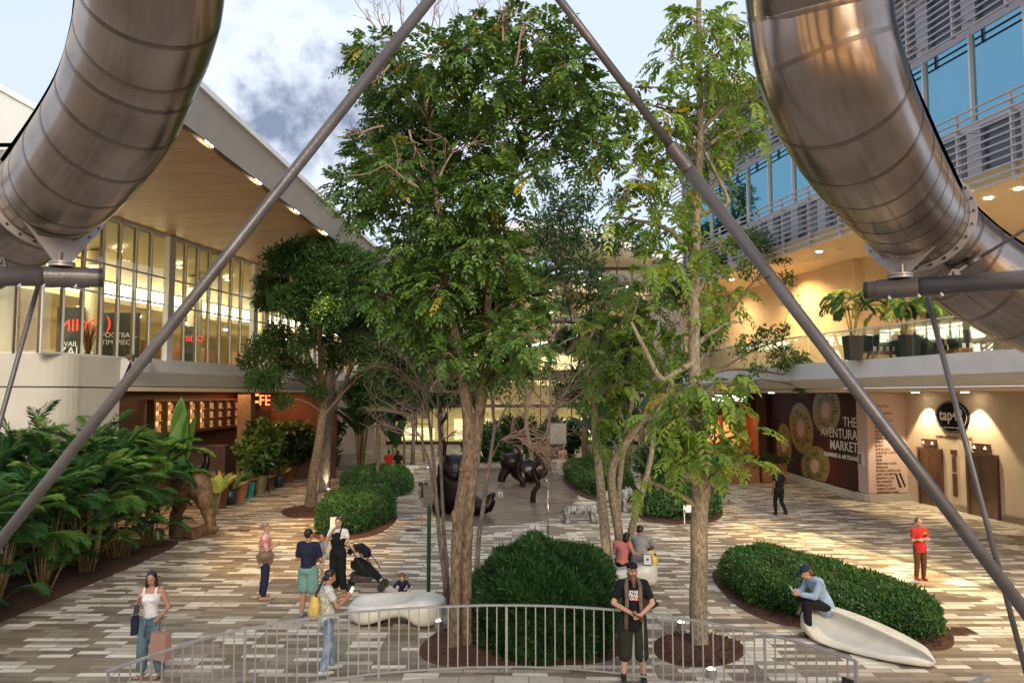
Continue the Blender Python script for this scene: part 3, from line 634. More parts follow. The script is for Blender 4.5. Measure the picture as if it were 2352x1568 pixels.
# 'right' runs away from the camera so the text reads from the court
def fposter(x0, x1, y0_, y1_, Y, items, mt=None):
    """poster facing the court squarely"""
    p0, p1 = PX(x0, y1_, Y), PX(x1, y0_, Y); a = MB(); a.box(((p0.x+p1.x)/2, Y, (p0.z+p1.z)/2), (p1.x-p0.x, .06, p1.z-p0.z)); p = a.build('poster', mt or M['poster'], LB)
    for t, x, y, sz, m_, al in items:
        q = PX(x, y, Y-.04); txt('lettering', t, sz, frame(q, (1, 0, 0), (0, 0, 1)), m_, p, al, bold=0)
fposter(128, 196, 706, 824, 26.2, [('MIDO', 133, 748, .58, M['letter_r'], 'LEFT'), ('AVAILABLE', 136, 790, .24, M['letter_w'], 'LEFT'), ('ZALES', 134, 808, .44, M['letter_w'], 'LEFT')])
fposter(230, 322, 718, 824, 27.5, [('FOOTBALL\nTIMEPIECE', 233, 778, .26, M['letter_w'], 'LEFT'), (')', 250, 742, .7, M['letter_r'], 'CENTER')])
fposter(414, 448, 750, 828, 31.5, [('MIDO', 416, 778, .36, M['letter_r'], 'LEFT')])
# dried plant in pots, counters inside
a = MB(); 
for k in range(60):
    t = random.random()*6.28; r = random.random(); q = PX(202, 822, 25.2); a.tube([q, q+Vector((math.cos(t)*r*.25, math.sin(t)*r*.2, .7)), q+Vector((math.cos(t)*r*.5, math.sin(t)*r*.4, 1.2-.3*r))], [.012, .01, .004], 4)
a.build('dried_grass_display', mat('dried_grass', (.20, .08, .03), .9, var=.3), LB)
a = MB()
for x in (186, 202, 222, 300, 340): a.lathe(PX(x, 833, 25.0), [(.09, 0), (.14, .2), (.13, .28)], 12)
a.build('pot_display', M['driftwood'], LB)
a = MB()
for i, Yq in enumerate((29, 30.4, 32, 34, 37)): a.box(gl(Yq, 6.1, 2.5+.4*(i % 2)), (1.0, .7, .9))
a.build('shop_counter', M['wood'], LB)
# roof: soffit, slot, fascia, white edge
M['soffit'] = plankmat('timber_soffit', (.42, .24, .125), (.50, .30, .165), R(8), 5)
def RX(Y, d=0): return -7.1+.031*(Y-17)+d
a = MB(); a.hexa([(-10.65, 17.3, 10.2), (RX(14.2), 14.2, 10.2), (RX(60), 60, 10.2), (GX(60)-.3, 60, 10.2)], [(-10.65, 17.3, 10.3), (RX(14.2), 14.2, 10.3), (RX(60), 60, 10.3), (GX(60)-.3, 60, 10.3)]); a.hexa([(-30, 17.3, 10.2), (-10.65, 17.3, 10.2), (GX(60)-.3, 60, 10.2), (-30, 60, 10.2)], [(-30, 17.3, 10.3), (-10.65, 17.3, 10.3), (GX(60)-.3, 60, 10.3), (-30, 60, 10.3)]); a.build('timber_soffit', M['soffit'], LB)
a = MB(); a.hexa([(RX(14.2), 14.2, 10.33), (RX(14.2, .2), 14.2, 10.33), (RX(60, .2), 60, 10.33), (RX(60), 60, 10.33)], [(RX(14.2), 14.2, 10.4), (RX(14.2, .2), 14.2, 10.4), (RX(60, .2), 60, 10.4), (RX(60), 60, 10.4)]); a.build('lighting_slot', M['black'], LB)
a = MB(); a.hexa([(RX(14.2, .2), 14.2, 10.18), (RX(14.2, .62), 14.2, 10.82), (RX(60, .62), 60, 10.82), (RX(60, .2), 60, 10.18)], [(RX(14.2, .2), 14.2, 10.4), (RX(14.2, .4), 14.2, 10.95), (RX(60, .4), 60, 10.95), (RX(60, .2), 60, 10.4)]); a.build('roof_fascia', M['slabtop'], LB)
a = MB(); a.hexa([(RX(14.2, .45), 14.2, 10.83), (RX(14.2, .70), 14.2, 10.83), (RX(60, .70), 60, 10.83), (RX(60, .45), 60, 10.83)], [(RX(14.2, .45), 14.2, 10.97), (RX(14.2, .70), 14.2, 10.97), (RX(60, .70), 60, 10.97), (RX(60, .45), 60, 10.97)]); a.build('roof_edge', M['white'], LB)
a = MB(); a.add([(RX(14.2, .5), 14.2, 10.96), (RX(60, .5), 60, 10.96), (-10.65, 60, 10.97), (-10.65, 17.3, 10.97)], [(0,1,2,3)]); a.quad((-10.65, 17.3, 10.97), (-10.65, 60, 10.97), (-30, 60, 21.6), (-30, 17.3, 21.6)); a.build('roof', M['lightalu'], LB)
# raised roof wing seen at the far left
zz = lambda X: 10.97+(-10.65-X)*.55
def fas(z0, z1a, z1b, p, q, m_, nm, off=0):
    p = Vector((*p, 0)); q = Vector((*q, 0)); d = (q-p).normalized(); n_ = Vector((d.y, -d.x, 0)); n_ = n_ if n_.y < 0 else -n_
    v0 = [p+n_*off, q+n_*off, q-n_*.2, p-n_*.2]; a = MB(); a.hexa([Vector((v.x, v.y, z)) for v, z in zip(v0, (z0[0], z0[1], z0[1], z0[0]))], [Vector((v.x, v.y, z)) for v, z in zip(v0, (z1a, z1b, z1b, z1a))]); a.build(nm, m_, LB)
fas((10.14, 10.14), 10.83, 10.83, (-10.65, 17.3), (RX(14.2, .62), 14.2), M['slabtop'], 'roof_fascia')
fas((10.83, 10.83), 10.98, 10.98, (-10.65, 17.3), (RX(14.2, .70), 14.2), M['white'], 'roof_edge', .08)
fas((10.14, 10.14), zz(-30), 10.83, (-30, 17.3), (-10.65, 17.3), M['slabtop'], 'roof_wing')
fas((zz(-30), 10.83), zz(-30)+.14, 10.98, (-30, 17.3), (-10.65, 17.3), M['white'], 'roof_edge', .08)
for i, (x, y) in enumerate(((453, 324), (572, 412), (660, 481), (727, 531), (790, 575))):
    d_ = PX(x, y, 1); t = (10.3-HC)/(d_.z-HC); q = Vector((RX(d_.y*t, .12), d_.y*t, 10.26))
    l_ = MB()
    for dy in (-.14, .14): l_.lathe(q+Vector((.0, dy, -.06)), [(.03, 0), (.045, .05), (.045, .08)], 12)
    l_.build('slot_spotlight', M['lampw'], LB)
for (yq, tx, ty, e) in ((17, -5.8, 21.5, 2000), (21, -6.6, 25.2, 3000), (25, -5.4, 28, 1300), (30, -4.6, 33, 1300), (18.5, -5.8, 18.5, 700)):
    spot((RX(yq, .1), yq, 10.1), (tx, ty, 0), e, 34, (1, .64, .26), .7)
# ground floor restaurant recess
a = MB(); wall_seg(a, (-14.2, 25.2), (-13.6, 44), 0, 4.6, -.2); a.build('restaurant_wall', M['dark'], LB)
a = MB(); wall_seg(a, (-13.95, 29.2), (-13.75, 39.5), 2.9, 3.02, .25); wall_seg(a, (-13.95, 29.2), (-13.75, 39.5), 4.22, 4.3, .25)
for i in range(11): a.box((-13.85+.02*i, 29.3+i*1.0, 3.6), (.3, .12, 1.3))
a.build('bar_shelving', M['dark'], LB)
M['shelfglow'] = emat('shelf_backlight', (1, .62, .28), .6)
M['bottle'] = mat('bottle_glass', (.30, .2, .12), .25, sc=9, col2=(.8, .7, .55))
for i in range(10):
    a = MB(); y_ = 29.8+i*1.0; a.box((-14.0+.02*i, y_, 3.62), (.03, .86, 1.1)); s_ = a.build('lit_bar_shelf', M['shelfglow'], LB)
    a = MB()
    for zz in (3.03, 3.45, 3.85):
        a.box((-13.9+.02*i, y_, zz), (.2, .84, .02))
        for k in range(6): a.lathe((-13.88+.02*i, y_-.34+k*.135, zz+.01), [(.035, 0), (.035, .2), (.012, .25), (.012, .3)], 6)
    a.build('bottles', M['bottle'], s_)
a = MB(); a.box((-12.6, 36.2, 2.3), (.62, .62, 4.6)); a.box((-12.2, 46, 2.3), (.62, .62, 4.6)); a.build('column', mat('taupe_column', (.24, .17, .12), .7), LB)
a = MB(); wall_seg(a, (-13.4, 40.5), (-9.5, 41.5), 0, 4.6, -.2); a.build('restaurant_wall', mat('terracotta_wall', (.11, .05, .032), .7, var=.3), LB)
a = MB(); a.box(PX(603, 990, 39.8), (.9, .05, 2.2)); a.box(PX(585, 990, 39.6), (.06, .06, 2.4)); a.box(PX(622, 990, 39.6), (.06, .06, 2.4)); a.build('doorway', M['dark'], LB)
fr = frame(PX(590, 922, 38.2), (1, .0, 0), (0, 0, 1))
txt('neon_sign', 'F', 1.25, frame(PX(586, 926, 38.2), (1, 0, 0), (0, 0, 1)), M['redneon'], LB, bold=-.0, xs=.7)
txt('neon_sign', 'FE', .75, frame(PX(608, 920, 38.2), (1, 0, 0), (0, 0, 1)), M['redneon'], LB, xs=.8)
area((-12.8, 33, 4.5), (-12.8, 33, 0), 90, 1, 10, (1, .5, .2)); area((-11.5, 39.2, 4.5), (-11.2, 39.5, 0), 50, 2, 2, (1, .4, .16))
for i in range(6): spot((GX(26+i*3.4)-.8, 26+i*3.4, 4.58), (GX(26+i*3.4)-.3, 26+i*3.4, 0), 45, 80, (1, .66, .3))

# ================================================================ FAR GLASS HALL
FB = empty('glass_hall', (0, 72, 0), 'tall glass hall at the far end of the court seen between the trees', 'building')
a = MB(); wall_seg(a, (-13, 78), (16, 78), 0, 17, -.3); a.quad((-13, 70, .02), (16, 70, .02), (16, 78, .02), (-13, 78, .02), 0); a.build('back_wall', M['interior'], FB)
a = MB(); a.box((1, 74.2, 6.2), (29, 7.4, .5)); a.box((1, 74.2, 11.6), (29, 7.4, .4)); a.build('gallery_floor', M['int_ceiling'], FB)
a = MB()
for i in range(21): a.box((-13+i*1.42, 70, 8.2), (.10, .2, 16.4))
for z in (.15, 3.5, 6.4, 9.8, 11.2, 14.8, 16.2): a.box((1.2, 69.96, z), (28.6, .24, .28 if z != 6.4 else .8))
a.build('mullion_grid', M['dark'], FB)
for i in range(20):
    a = MB(); a.quad((-13+i*1.42+.06, 70, .2), (-13+(i+1)*1.42-.06, 70, .2), (-13+(i+1)*1.42-.06, 70, 16.2), (-13+i*1.42+.06, 70, 16.2)); a.build('window_pane', M['glass'], FB)
a = MB(); a.hexa([(-16, 66, 16.2), (3, 64, 18.8), (3, 80, 18.8), (-16, 80, 16.2)], [(-16, 66, 16.8), (3, 64, 19.6), (3, 80, 19.6), (-16, 80, 16.8)]); a.hexa([(3, 64, 18.8), (19, 66, 14.8), (19, 80, 14.8), (3, 80, 18.8)], [(3, 64, 19.6), (19, 66, 15.6), (19, 80, 15.6), (3, 80, 19.6)]); a.build('roof', M['slabtop'], FB)
a = MB(); a.hexa([(5, 62, 13.0), (14, 62, 12.0), (14, 69.8, 12.0), (5, 69.8, 13.0)], [(5, 62, 13.5), (14, 62, 12.5), (14, 69.8, 12.5), (5, 69.8, 13.5)]); a.build('canopy', M['orange'], FB)
for x, y in ((1264, 718), (1345, 654), (1367, 668), (1380, 640), (1262, 668), (1440, 660)):
    a = MB(); a.lathe(PX(x, y, 66), [(.16, 0), (.16, .05)], 10); a.build('downlight', M['lampw'], FB)
for xx in (-9, -2, 5, 12):
    area((xx, 74, 5.8), (xx, 74, 0), 85, 5, 5, (1, .85, .5)); area((xx, 74, 11.2), (xx, 74, 6), 85, 5, 5, (1, .85, .5)); area((xx, 74, 16), (xx, 74, 11), 80, 5, 5, (1, .8, .45))
a = MB(); p0, p1, p2 = PX(1190, 800, 73), PX(1320, 772, 73), PX(1420, 774, 73); a.tube([p0, p1, p2, PX(1520, 776, 73)], .08, 6); a.build('led_line', emat('led_white', (.9, .97, 1), 6), FB)
txt('lettering', 'TOPMAN', .95, frame(PX(1308, 798, 72.8), (1, .1, .12), (0, 0, 1)), M['letter_k'], FB, bold=.02, xs=.8)
a = MB(); 
for (x, y, ww, hh) in ((1290, 850, 5, 3.0), (1200, 850, 4, 2.4), (930, 1000, 6, 1.6), (1100, 985, 5, 2), (1330, 985, 5, 2.2), (1000, 860, 5, 2)): a.box(PX(x, y, 77.6), (ww, .1, hh))
a.build('shop_window', emat('far_shop_glow', (1, .86, .5), .6), FB)
a = MB(); a.box((-18.5, 68, 5), (14, 8, 10)); a.build('side_wing', M['stucco'], FB)
a = MB(); a.box((16.5, 62, 6), (10, 20, 12)); a.build('side_wing', M['stucco'], FB)

# ================================================================ UNSEEN BLOCK BEHIND THE CAMERA (added to give the steel warm reflections)
BB = empty('reflection_block', (0, -12, 0), 'unseen block with glowing panels, added behind the viewpoint for the steel to reflect', 'building')
a = MB(); wall_seg(a, (-26, -11), (26, -11), 0, 9.5, .4); a.build('wall', mat('reflection_brown', (.26, .17, .10), .7), BB)  # brown backdrop added for the tone of the steel reflections
a = MB(); a.box((0, -13, 9.7), (54, 5, .4)); a.build('roof', M['dark'], BB)
for i in range(8):
    a = MB(); a.box((-21+i*6, -10.95, 6.6), (3.6, .1, 1.9)); a.build('window', emat('reflection_glow', (1, .62, .28), 1.6) if i == 0 else bpy.data.materials['reflection_glow'], BB)  # upper row of glowing panels, added to streak the steel with warm reflections
for i in range(8):
    a = MB(); a.box((-21+i*6, -10.95, 2.0), (4.2, .1, 2.8)); a.build('shop_window', bpy.data.materials['reflection_glow'], BB)  # lower glowing panels, likewise added only to be reflected
# ================================================================ STEEL TUBE SLIDES
def tube_slide(name, pts, label, capdir, bolt_at, far=1.0):
    """pts: (x, y, r_px); the tube narrows in the photo as it runs away"""
    RT = .43
    P = [PX(x, y, far*RT*FP/r) for x, y, r in pts]
    # resample with Catmull-Rom
    fine = []; idx = []
    for i in range(len(P)-1):
        a, b, c, d = P[max(0, i-1)], P[i], P[i+1], P[min(len(P)-1, i+2)]
        for k in range(12):
            t = k/12; fine.append(.5*((2*b)+(c-a)*t+(2*a-5*b+4*c-d)*t*t+(3*b-a-3*c+d)*t**3)); idx.append(i+t)
    fine.append(P[-1]); idx.append(len(P)-1)
    root = empty(name, P[-1], label, 'slide', 'steel tube slides')
    cd = Vector(capdir); n = 56; half = R(48)
    T = []
    for i, p in enumerate(fine): T.append((fine[min(i+1, len(fine)-1)]-fine[max(i-1, 0)]).normalized())
    def ringpt(i, ang, r):
        t = T[i]; u = (cd - t*cd.dot(t)).normalized(); s = t.cross(u); return fine[i]+(u*math.cos(ang)+s*math.sin(ang))*r
    for part, a0, a1, m_, nm in ((0, half, 2*math.pi-half, M['steel'], 'steel_shell'), (1, -half, half, M['darkglass'], 'clear_cover')):
        v = []; f = []; uv = []; k = n if part == 0 else 20; s_ = 0
        for i in range(len(fine)):
            if i: s_ += (fine[i]-fine[i-1]).length
            for j in range(k+1):
                ang = a0+(a1-a0)*j/k; v.append(ringpt(i, ang, RT if part == 0 else RT+.012)); uv.append((s_*1.0, ang*RT, 0))
        f = [(i*(k+1)+j, i*(k+1)+j+1, (i+1)*(k+1)+j+1, (i+1)*(k+1)+j) for i in range(len(fine)-1) for j in range(k)]
        o = mesh_obj(nm, v, f, m_, root, smooth=True)
        if part == 0:
            at = o.data.attributes.new('along', 'FLOAT_VECTOR', 'POINT'); at.data.foreach_set('vector', np.array(uv, dtype=np.float32).ravel())
            tn = []
            for i in range(len(fine)):
                for j in range(k+1):
                    ang = a0+(a1-a0)*j/k; u = (cd - T[i]*cd.dot(T[i])).normalized(); s2 = T[i].cross(u); tn.append(tuple(T[i]))
            at = o.data.attributes.new('brush', 'FLOAT_VECTOR', 'POINT'); at.data.foreach_set('vector', np.array(tn, dtype=np.float32).ravel())
            sd = o.modifiers.new('t', 'SOLIDIFY'); sd.thickness = .012; sd.offset = -1
            shell = o
        else: cover = o
    for sgn in (-1, 1):
        a = MB(); a.tube([ringpt(i, sgn*half, RT+.012) for i in range(len(fine))], .017, 8); a.build('edge_rail', M['steel'], root, smooth=True)
        o = COL.objects[-1] if False else None
    # weld seams every third of a metre
    acc = 0; nxt = .15
    for i in range(1, len(fine)):
        acc += (fine[i]-fine[i-1]).length
        if acc > nxt:
            nxt += .33
            a = MB(); a0, a1 = half, 2*math.pi-half; v = []
            t = T[i]
            for j in range(49):
                q = ringpt(i, a0+(a1-a0)*j/48, RT+.002)
                v += [q-t*.016, q+t*.016]
            a.add(v, [(2*j, 2*j+1, 2*j+3, 2*j+2) for j in range(48)]); a.build('seam', M['seam'], shell, smooth=True)
            if int(nxt*10) % 2 == 0:
                a = MB(); a.tube([ringpt(i, -half+2*half*j/12, RT+.02) for j in range(13)], .012, 6); a.build('rib', M['lightalu'], cover, smooth=True)
    # flange
    bi = min(range(len(fine)), key=lambda i: abs(idx[i]-bolt_at)); t = T[bi]; c = fine[bi]
    a = MB(); v = []; nn = 60
    for j in range(nn):
        an = 2*math.pi*j/nn
        for r_, o_ in ((RT+.004, -.012), (RT+.06, -.012), (RT+.06, .012), (RT+.004, .012)): v.append(ringpt(bi, an, r_)+t*o_)
    f = []
    for j in range(nn):
        q = (j+1) % nn
        for k in range(4): f.append((j*4+k, j*4+(k+1) % 4, q*4+(k+1) % 4, q*4+k))
    a.add(v, f); fl = a.build('flange', M['alu'], root)
    for j in range(24):
        a = MB(); an = 2*math.pi*(j+.5)/24; q = ringpt(bi, an, RT+.035); a.cyl(q-t*.03, q+t*.03, .011, n=6); a.build('bolt', M['boltmetal'], fl)
    return root, fine, T, c, t
LS = [(300,-640,215),(335,-420,198),(350,-200,184),(352,-35,172),(338,60,163),(312,145,154),(264,263,146),(172,393,134),(114,450,122),(45,508,117),(-40,560,114),(-150,620,111),(-320,690,108)]
RS = [(1820,-640,205),(1846,-420,190),(1864,-200,180),(1873,-60,171),(1878,10,167),(1889,100,165),(1908,170,163),(1941,258,156),(1988,345,145),(2045,430,129),(2106,508,113),(2182,582,109),(2272,648,108),(2390,712,107),(2600,800,105)]
RS = [(x, y, r) for x, y, r in RS]
lsl, lf, lT, lc, lt = tube_slide('tube_slide', LS, 'brushed steel tube slide curving down at the upper left of the court', (-.75, .55, .6), 8, 1.08)
rsl, rf, rT, rc, rt = tube_slide('tube_slide', RS, 'brushed steel tube slide curving down at the upper right of the court', (.72, .6, .7), 10, 1.04)

def beam_set(name, p0, p1, r, label, ring_c, ring_t, padpx, dirx):
    """horizontal steel pipe that carries the flange of a slide"""
    root = empty(name, p1, label, 'beam', 'support beams under the tube slides')
    d = (p1-p0).normalized()
    a = MB(); a.cyl(p0+d*.30, p1, r, n=24); a.build('pipe', M['steelgrey'], root, smooth=True)
    a = MB(); a.cyl(p0+d*.09, p0+d*.42, r*1.12, n=24); a.cyl(p0+d*.02, p0+d*.1, r*1.02, n=24); a.build('sleeve', M['steelgrey'], root, smooth=False)
    a = MB(); a.cyl(p0-d*.015, p0+d*.03, r*1.0, n=24); a.build('end_cap', M['blackrub'], root)
    # pad and gusset up to the ring
    q = p0+d*((PX(*padpx, p0.y)-p0).dot(d)); top = q+Vector((0, 0, r*1.1))
    a = MB(); a.lathe(top+Vector((0, 0, .0)), [(.10, 0), (.10, .014), (.10, .02)], 24); a.lathe(top+Vector((0, 0, .026)), [(.10, 0), (.10, .014)], 24); a.build('pad', M['alu'], root)
    base = top+Vector((0, 0, .03)); up_ = (ring_c-base); up_ = up_ - ring_t*up_.dot(ring_t); ul = up_.length; up_.normalize()
    side = ring_t.cross(up_).normalized()
    hh = ul-.40
    pl = [base+side*.06, base-side*.06, base-side*.33+up_*(hh+.08), base-side*.18+up_*(hh*.7), base+side*.18+up_*(hh*.7), base+side*.33+up_*(hh+.08)]
    tt = ring_t*.008; a = MB(); n = 6
    a.add([x-tt for x in pl]+[x+tt for x in pl], [tuple(range(n-1, -1, -1)), tuple(range(n, 2*n))]+[(i, (i+1) % n, n+(i+1) % n, n+i) for i in range(n)])
    a.build('gusset', M['alu'], root)
    a = MB(); e = Vector((0, 1, 0)); a.add([base+e*.05, base-e*.05, base-e*.01+Vector((0,0,.09)), base+e*.01+Vector((0,0,.09))], [(0,1,2,3)]); a.box(base+Vector((0, 0, .045)), (.012, .09, .09)); a.cyl(base-Vector((0, 0, .1)), base+Vector((0, 0, .02)), .01); a.build('stiffener', M['alu'], root)
    for s_ in (.15, .38, .55):
        a = MB(); b_ = p0+d*s_; a.cyl(b_+Vector((0, -r*.8, -r*.9)), b_+Vector((0, -r*1.05, -r*1.25)), .009, n=8); a.lathe(b_+Vector((0, -r*1.0, -r*1.15)), [(.014, -.006), (.014, .006)], 6); a.build('bolt', M['lightalu'], root)
    return root, d
rbt = lambda c_, t_: (c_-(Vector((0,0,1))-t_*t_.z).normalized()*.5)
YR = rbt(rc, rt).y-.08; YL = rbt(lc, lt).y-.08
pb0 = PX(1990, 667, YR); pb1 = PX(2800, 611, YR-1.3)
rbm, rd = beam_set('support_beam', pb0, pb1, .062*YR/5.35, 'grey steel pipe beam under the right tube slide', rc, rt, (2074, 640), 1)
pl0 = PX(232, 638, YL); pl1 = PX(-420, 627, YL-.9)
lbm, ld = beam_set('support_beam', pl0, pl1, .062*YL/5.05, 'grey steel pipe beam under the left tube slide', lc, lt, (142, 608), -1)
def brace(p, q, r, root):
    d = (q-p).normalized(); a = MB()
    a.cyl(p+d*.16, q, r, n=10); a.cyl(p+d*.12, p+d*.24, r*1.7, n=10); a.build('brace_rod', M['steelgrey'], root, smooth=True)
    a = MB(); a.hexa([p+Vector((-.11, -.012, -.07)), p+Vector((.07, -.012, -.07)), p+Vector((.07, .012, -.07)), p+Vector((-.11, .012, -.07))], [p+Vector((-.03, -.012, .035)), p+Vector((.03, -.012, .035)), p+Vector((.03, .012, .035)), p+Vector((-.03, .012, .035))]); a.cyl(p-Vector((0, .03, 0)), p+Vector((0, .03, 0)), .026, n=14); a.tube([p, p+d*.14], [.024, .014], 10); a.build('clevis', M['steelgrey'], root)
brace(PX(2193, 627, YR), PX(2560, 400, YR-.4), .014, rbm); brace(PX(2, 600, YL), PX(-300, 380, YL-.2), .016, lbm)

# ---------------------------------------------------------------- raking struts of the tower
def strut(name, px0, px1, Y0, Y1, r, label, collar=None, lower_r=None, cat='strut', grp='raking steel struts', zend=0.0):
    a0 = PX(*px0, Y0); a1 = PX(*px1, Y1); d = (a1-a0)
    t = (a0.z-zend)/(-d.z); a1 = a0+d*t; d = (a1-a0).normalized()
    root = empty(name, a1, label, cat, grp)
    if collar:
        c = PX(*collar, Y0+(Y1-Y0)*((collar[1]-px0[1])/(px1[1]-px0[1])))
        c = a0+d*((c-a0).dot(d))
        a = MB(); a.cyl(a0, c+d*.02, r, n=20); a.build('upper_rod', M['steelgrey'], root, smooth=True)
        a = MB(); a.cyl(c, c+d*.19, lower_r*1.04, n=24); a.build('collar', M['steelgrey'], root)
        a = MB(); a.cyl(c+d*.17, a1, lower_r*.9, lower_r*1.1, n=24); a.build('lower_rod', M['steelgrey'], root, smooth=True)
        a = MB(); e = c+d*1.06; a.cyl(e, e+d*.01, lower_r*.99, n=20); a.build('joint', M['seam'], root)
    else:
        a = MB(); a.cyl(a0, a1, r, r*1.05, n=22); a.build('rod', M['steelgrey'], root, smooth=True)
    a = MB(); a.lathe((a1.x, a1.y, 0), [(.16, 0), (.16, .03), (r*1.5, .05)], 20); a.build('base_plate', M['steelgrey'], root)
    return root
strut('raking_strut', (1145, -200), (0, 1243), 4.6, 5.3, .0355, 'long grey steel strut leaning down to the left across the court')
strut('raking_strut', (1133, -200), (2352, 1400), 4.6, 5.3, .0265, 'long grey steel strut leaning down to the right, thicker below a collar', collar=(1540, 333), lower_r=.044)
strut('tie_rod', (88, 655), (0, 968), YL, YL+.25, .020, 'thin grey tie rod dropping from the left support beam', cat='rod', grp='thin tie rods')
strut('tie_rod', (2130, 682), (2348, 1510), YR, YR+.3, .024, 'thin grey tie rod dropping from the right support beam', cat='rod', grp='thin tie rods')
hb = PX(1139, -196, 4.6)
a = MB(); a.box(hb+Vector((0, 0, .1)), (.3, .2, .3)); a.cyl(hb+Vector((0, 0, .2)), hb+Vector((0, -2.5, 1.4)), .06); a.cyl(hb+Vector((0, .0, .2)), (lf[0]+rf[0])*.5*.0+hb+Vector((-1.9, -.2, .9)), .05); a.cyl(hb+Vector((0, .0, .2)), hb+Vector((1.9, -.2, .9)), .05)
a.build('apex_bracket', M['steelgrey'], label='steel apex bracket joining the two raking struts above the frame', cat='bracket')

# ================================================================ RAILING
def railing(name, pts, label, spacing=.157, zt=1.07, endplate=True):
    root = empty(name, (pts[0].x, pts[0].y, 0), label, 'railing')
    # resample
    cur = [Vector((p.x, p.y, 0)) for p in pts]; fine = []
    for i in range(len(cur)-1):
        a_, b_, c_, d_ = cur[max(0, i-1)], cur[i], cur[i+1], cur[min(len(cur)-1, i+2)]
        for k in range(10):
            t = k/10; fine.append(.5*((2*b_)+(c_-a_)*t+(2*a_-5*b_+4*c_-d_)*t*t+(3*b_-a_-3*c_+d_)*t**3))
    fine.append(cur[-1])
    a = MB(); v = []
    for z, h_, w_, nm in ((zt, .022, .05, 'top_rail'), (.10, .018, .032, 'bottom_rail')):
        a = MB(); v = []
        for i, p in enumerate(fine):
            t = (fine[min(i+1, len(fine)-1)]-fine[max(0, i-1)]).normalized(); n = Vector((t.y, -t.x, 0))
            v += [p+n*w_/2+Vector((0,0,z-h_)), p-n*w_/2+Vector((0,0,z-h_)), p-n*w_/2+Vector((0,0,z+h_*.2)), p+n*w_/2+Vector((0,0,z+h_*.2))]
        k = len(fine)
        a.add(v, [(4*i+j, 4*i+(j+1) % 4, 4*i+4+(j+1) % 4, 4*i+4+j) for i in range(k-1) for j in range(4)]+[(0,1,2,3), (4*k-1, 4*k-2, 4*k-3, 4*k-4)]); a.build(nm, M['railpaint'], root)
    L_ = 0; nxt = .02; cnt = 0
    for i in range(1, len(fine)):
        s = (fine[i]-fine[i-1]); sl = s.length
        while nxt <= L_+sl:
            p = fine[i-1]+s*((nxt-L_)/sl); rz = math.atan2(s.y, s.x)
            post = cnt % 13 == 0
            a = MB(); a.box((p.x, p.y, (zt-.02+(0 if post else .09))/2), (.04 if post else .019, .014, zt-.02-(0 if post else .09)), rz=rz); a.build('post' if post else 'baluster', M['railpaint'], root)
            nxt += spacing; cnt += 1
        L_ += sl
    if endplate:
        p = fine[-1]; s = (fine[-1]-fine[-3]).normalized(); a = MB(); a.box((p.x-s.x*.1, p.y-s.y*.1, .74), (.2, .03, .13), rz=math.atan2(s.y, s.x)); a.build('latch_plate', M['black'], root)
        a = MB(); a.box((p.x, p.y, .53), (.045, .03, 1.06), rz=math.atan2(s.y, s.x)); a.build('post', M['railpaint'], root)
    return root
M['railpaint'] = mat('railing_paint', (.35, .345, .35), .45, .3, var=.06)
rail_g = railing('curved_railing', rail_pts, 'long curved grey metal railing with thin upright bars in front of the court')
rp2 = [PG(2120, 1618, 1.07), PG(2200, 1580, 1.07), PG(2270, 1548, 1.07)]
railing('curved_railing', rp2, 'short piece of grey railing at the lower right corner', endplate=False)
# ================================================================ VEGETATION
def unit(a): return a/np.maximum(np.linalg.norm(a, axis=-1, keepdims=True), 1e-9)
class Leaves:
    def __init__(s): s.P = []; s.D = []; s.N = []; s.L = []; s.W = []; s.C = []
    def add(s, P, D, N, L, W, C):
        n = len(P); s.P.append(P); s.D.append(unit(D)); s.N.append(N); s.L.append(np.broadcast_to(L, (n,)).copy()); s.W.append(np.broadcast_to(W, (n,)).copy()); s.C.append(np.broadcast_to(C, (n,)).copy())
    def build(s, name, m, parent=None, fold=.22, **k):
        P = np.concatenate(s.P); D = np.concatenate(s.D); N = np.concatenate(s.N); L = np.concatenate(s.L)[:, None]; W = np.concatenate(s.W)[:, None]; C = np.concatenate(s.C)
        S = unit(np.cross(D, N)); N = unit(np.cross(S, D))
        n = len(P); v = np.empty((n, 6, 3)); h = W*.5
        v[:, 0] = P; v[:, 3] = P+D*L-N*L*.10
        for i, (t, k_) in ((1, (.30, .95)), (2, (.72, .80))):
            v[:, i] = P+D*L*t+S*h*k_+N*h*fold; v[:, 6-i] = P+D*L*t-S*h*k_+N*h*fold
        b = (np.arange(n)*6)[:, None]
        f = np.concatenate([b+np.array([[0, 1, 2, 3]]), b+np.array([[0, 3, 4, 5]])])
        return mesh_obj(name, v.reshape(-1, 3), f, m, parent, rnd=np.concatenate([C, C]), **k)
def inball(n, shell=.45):
    d = unit(rng.normal(size=(n, 3))); r = rng.random(n)**shell; return d*r[:, None], d
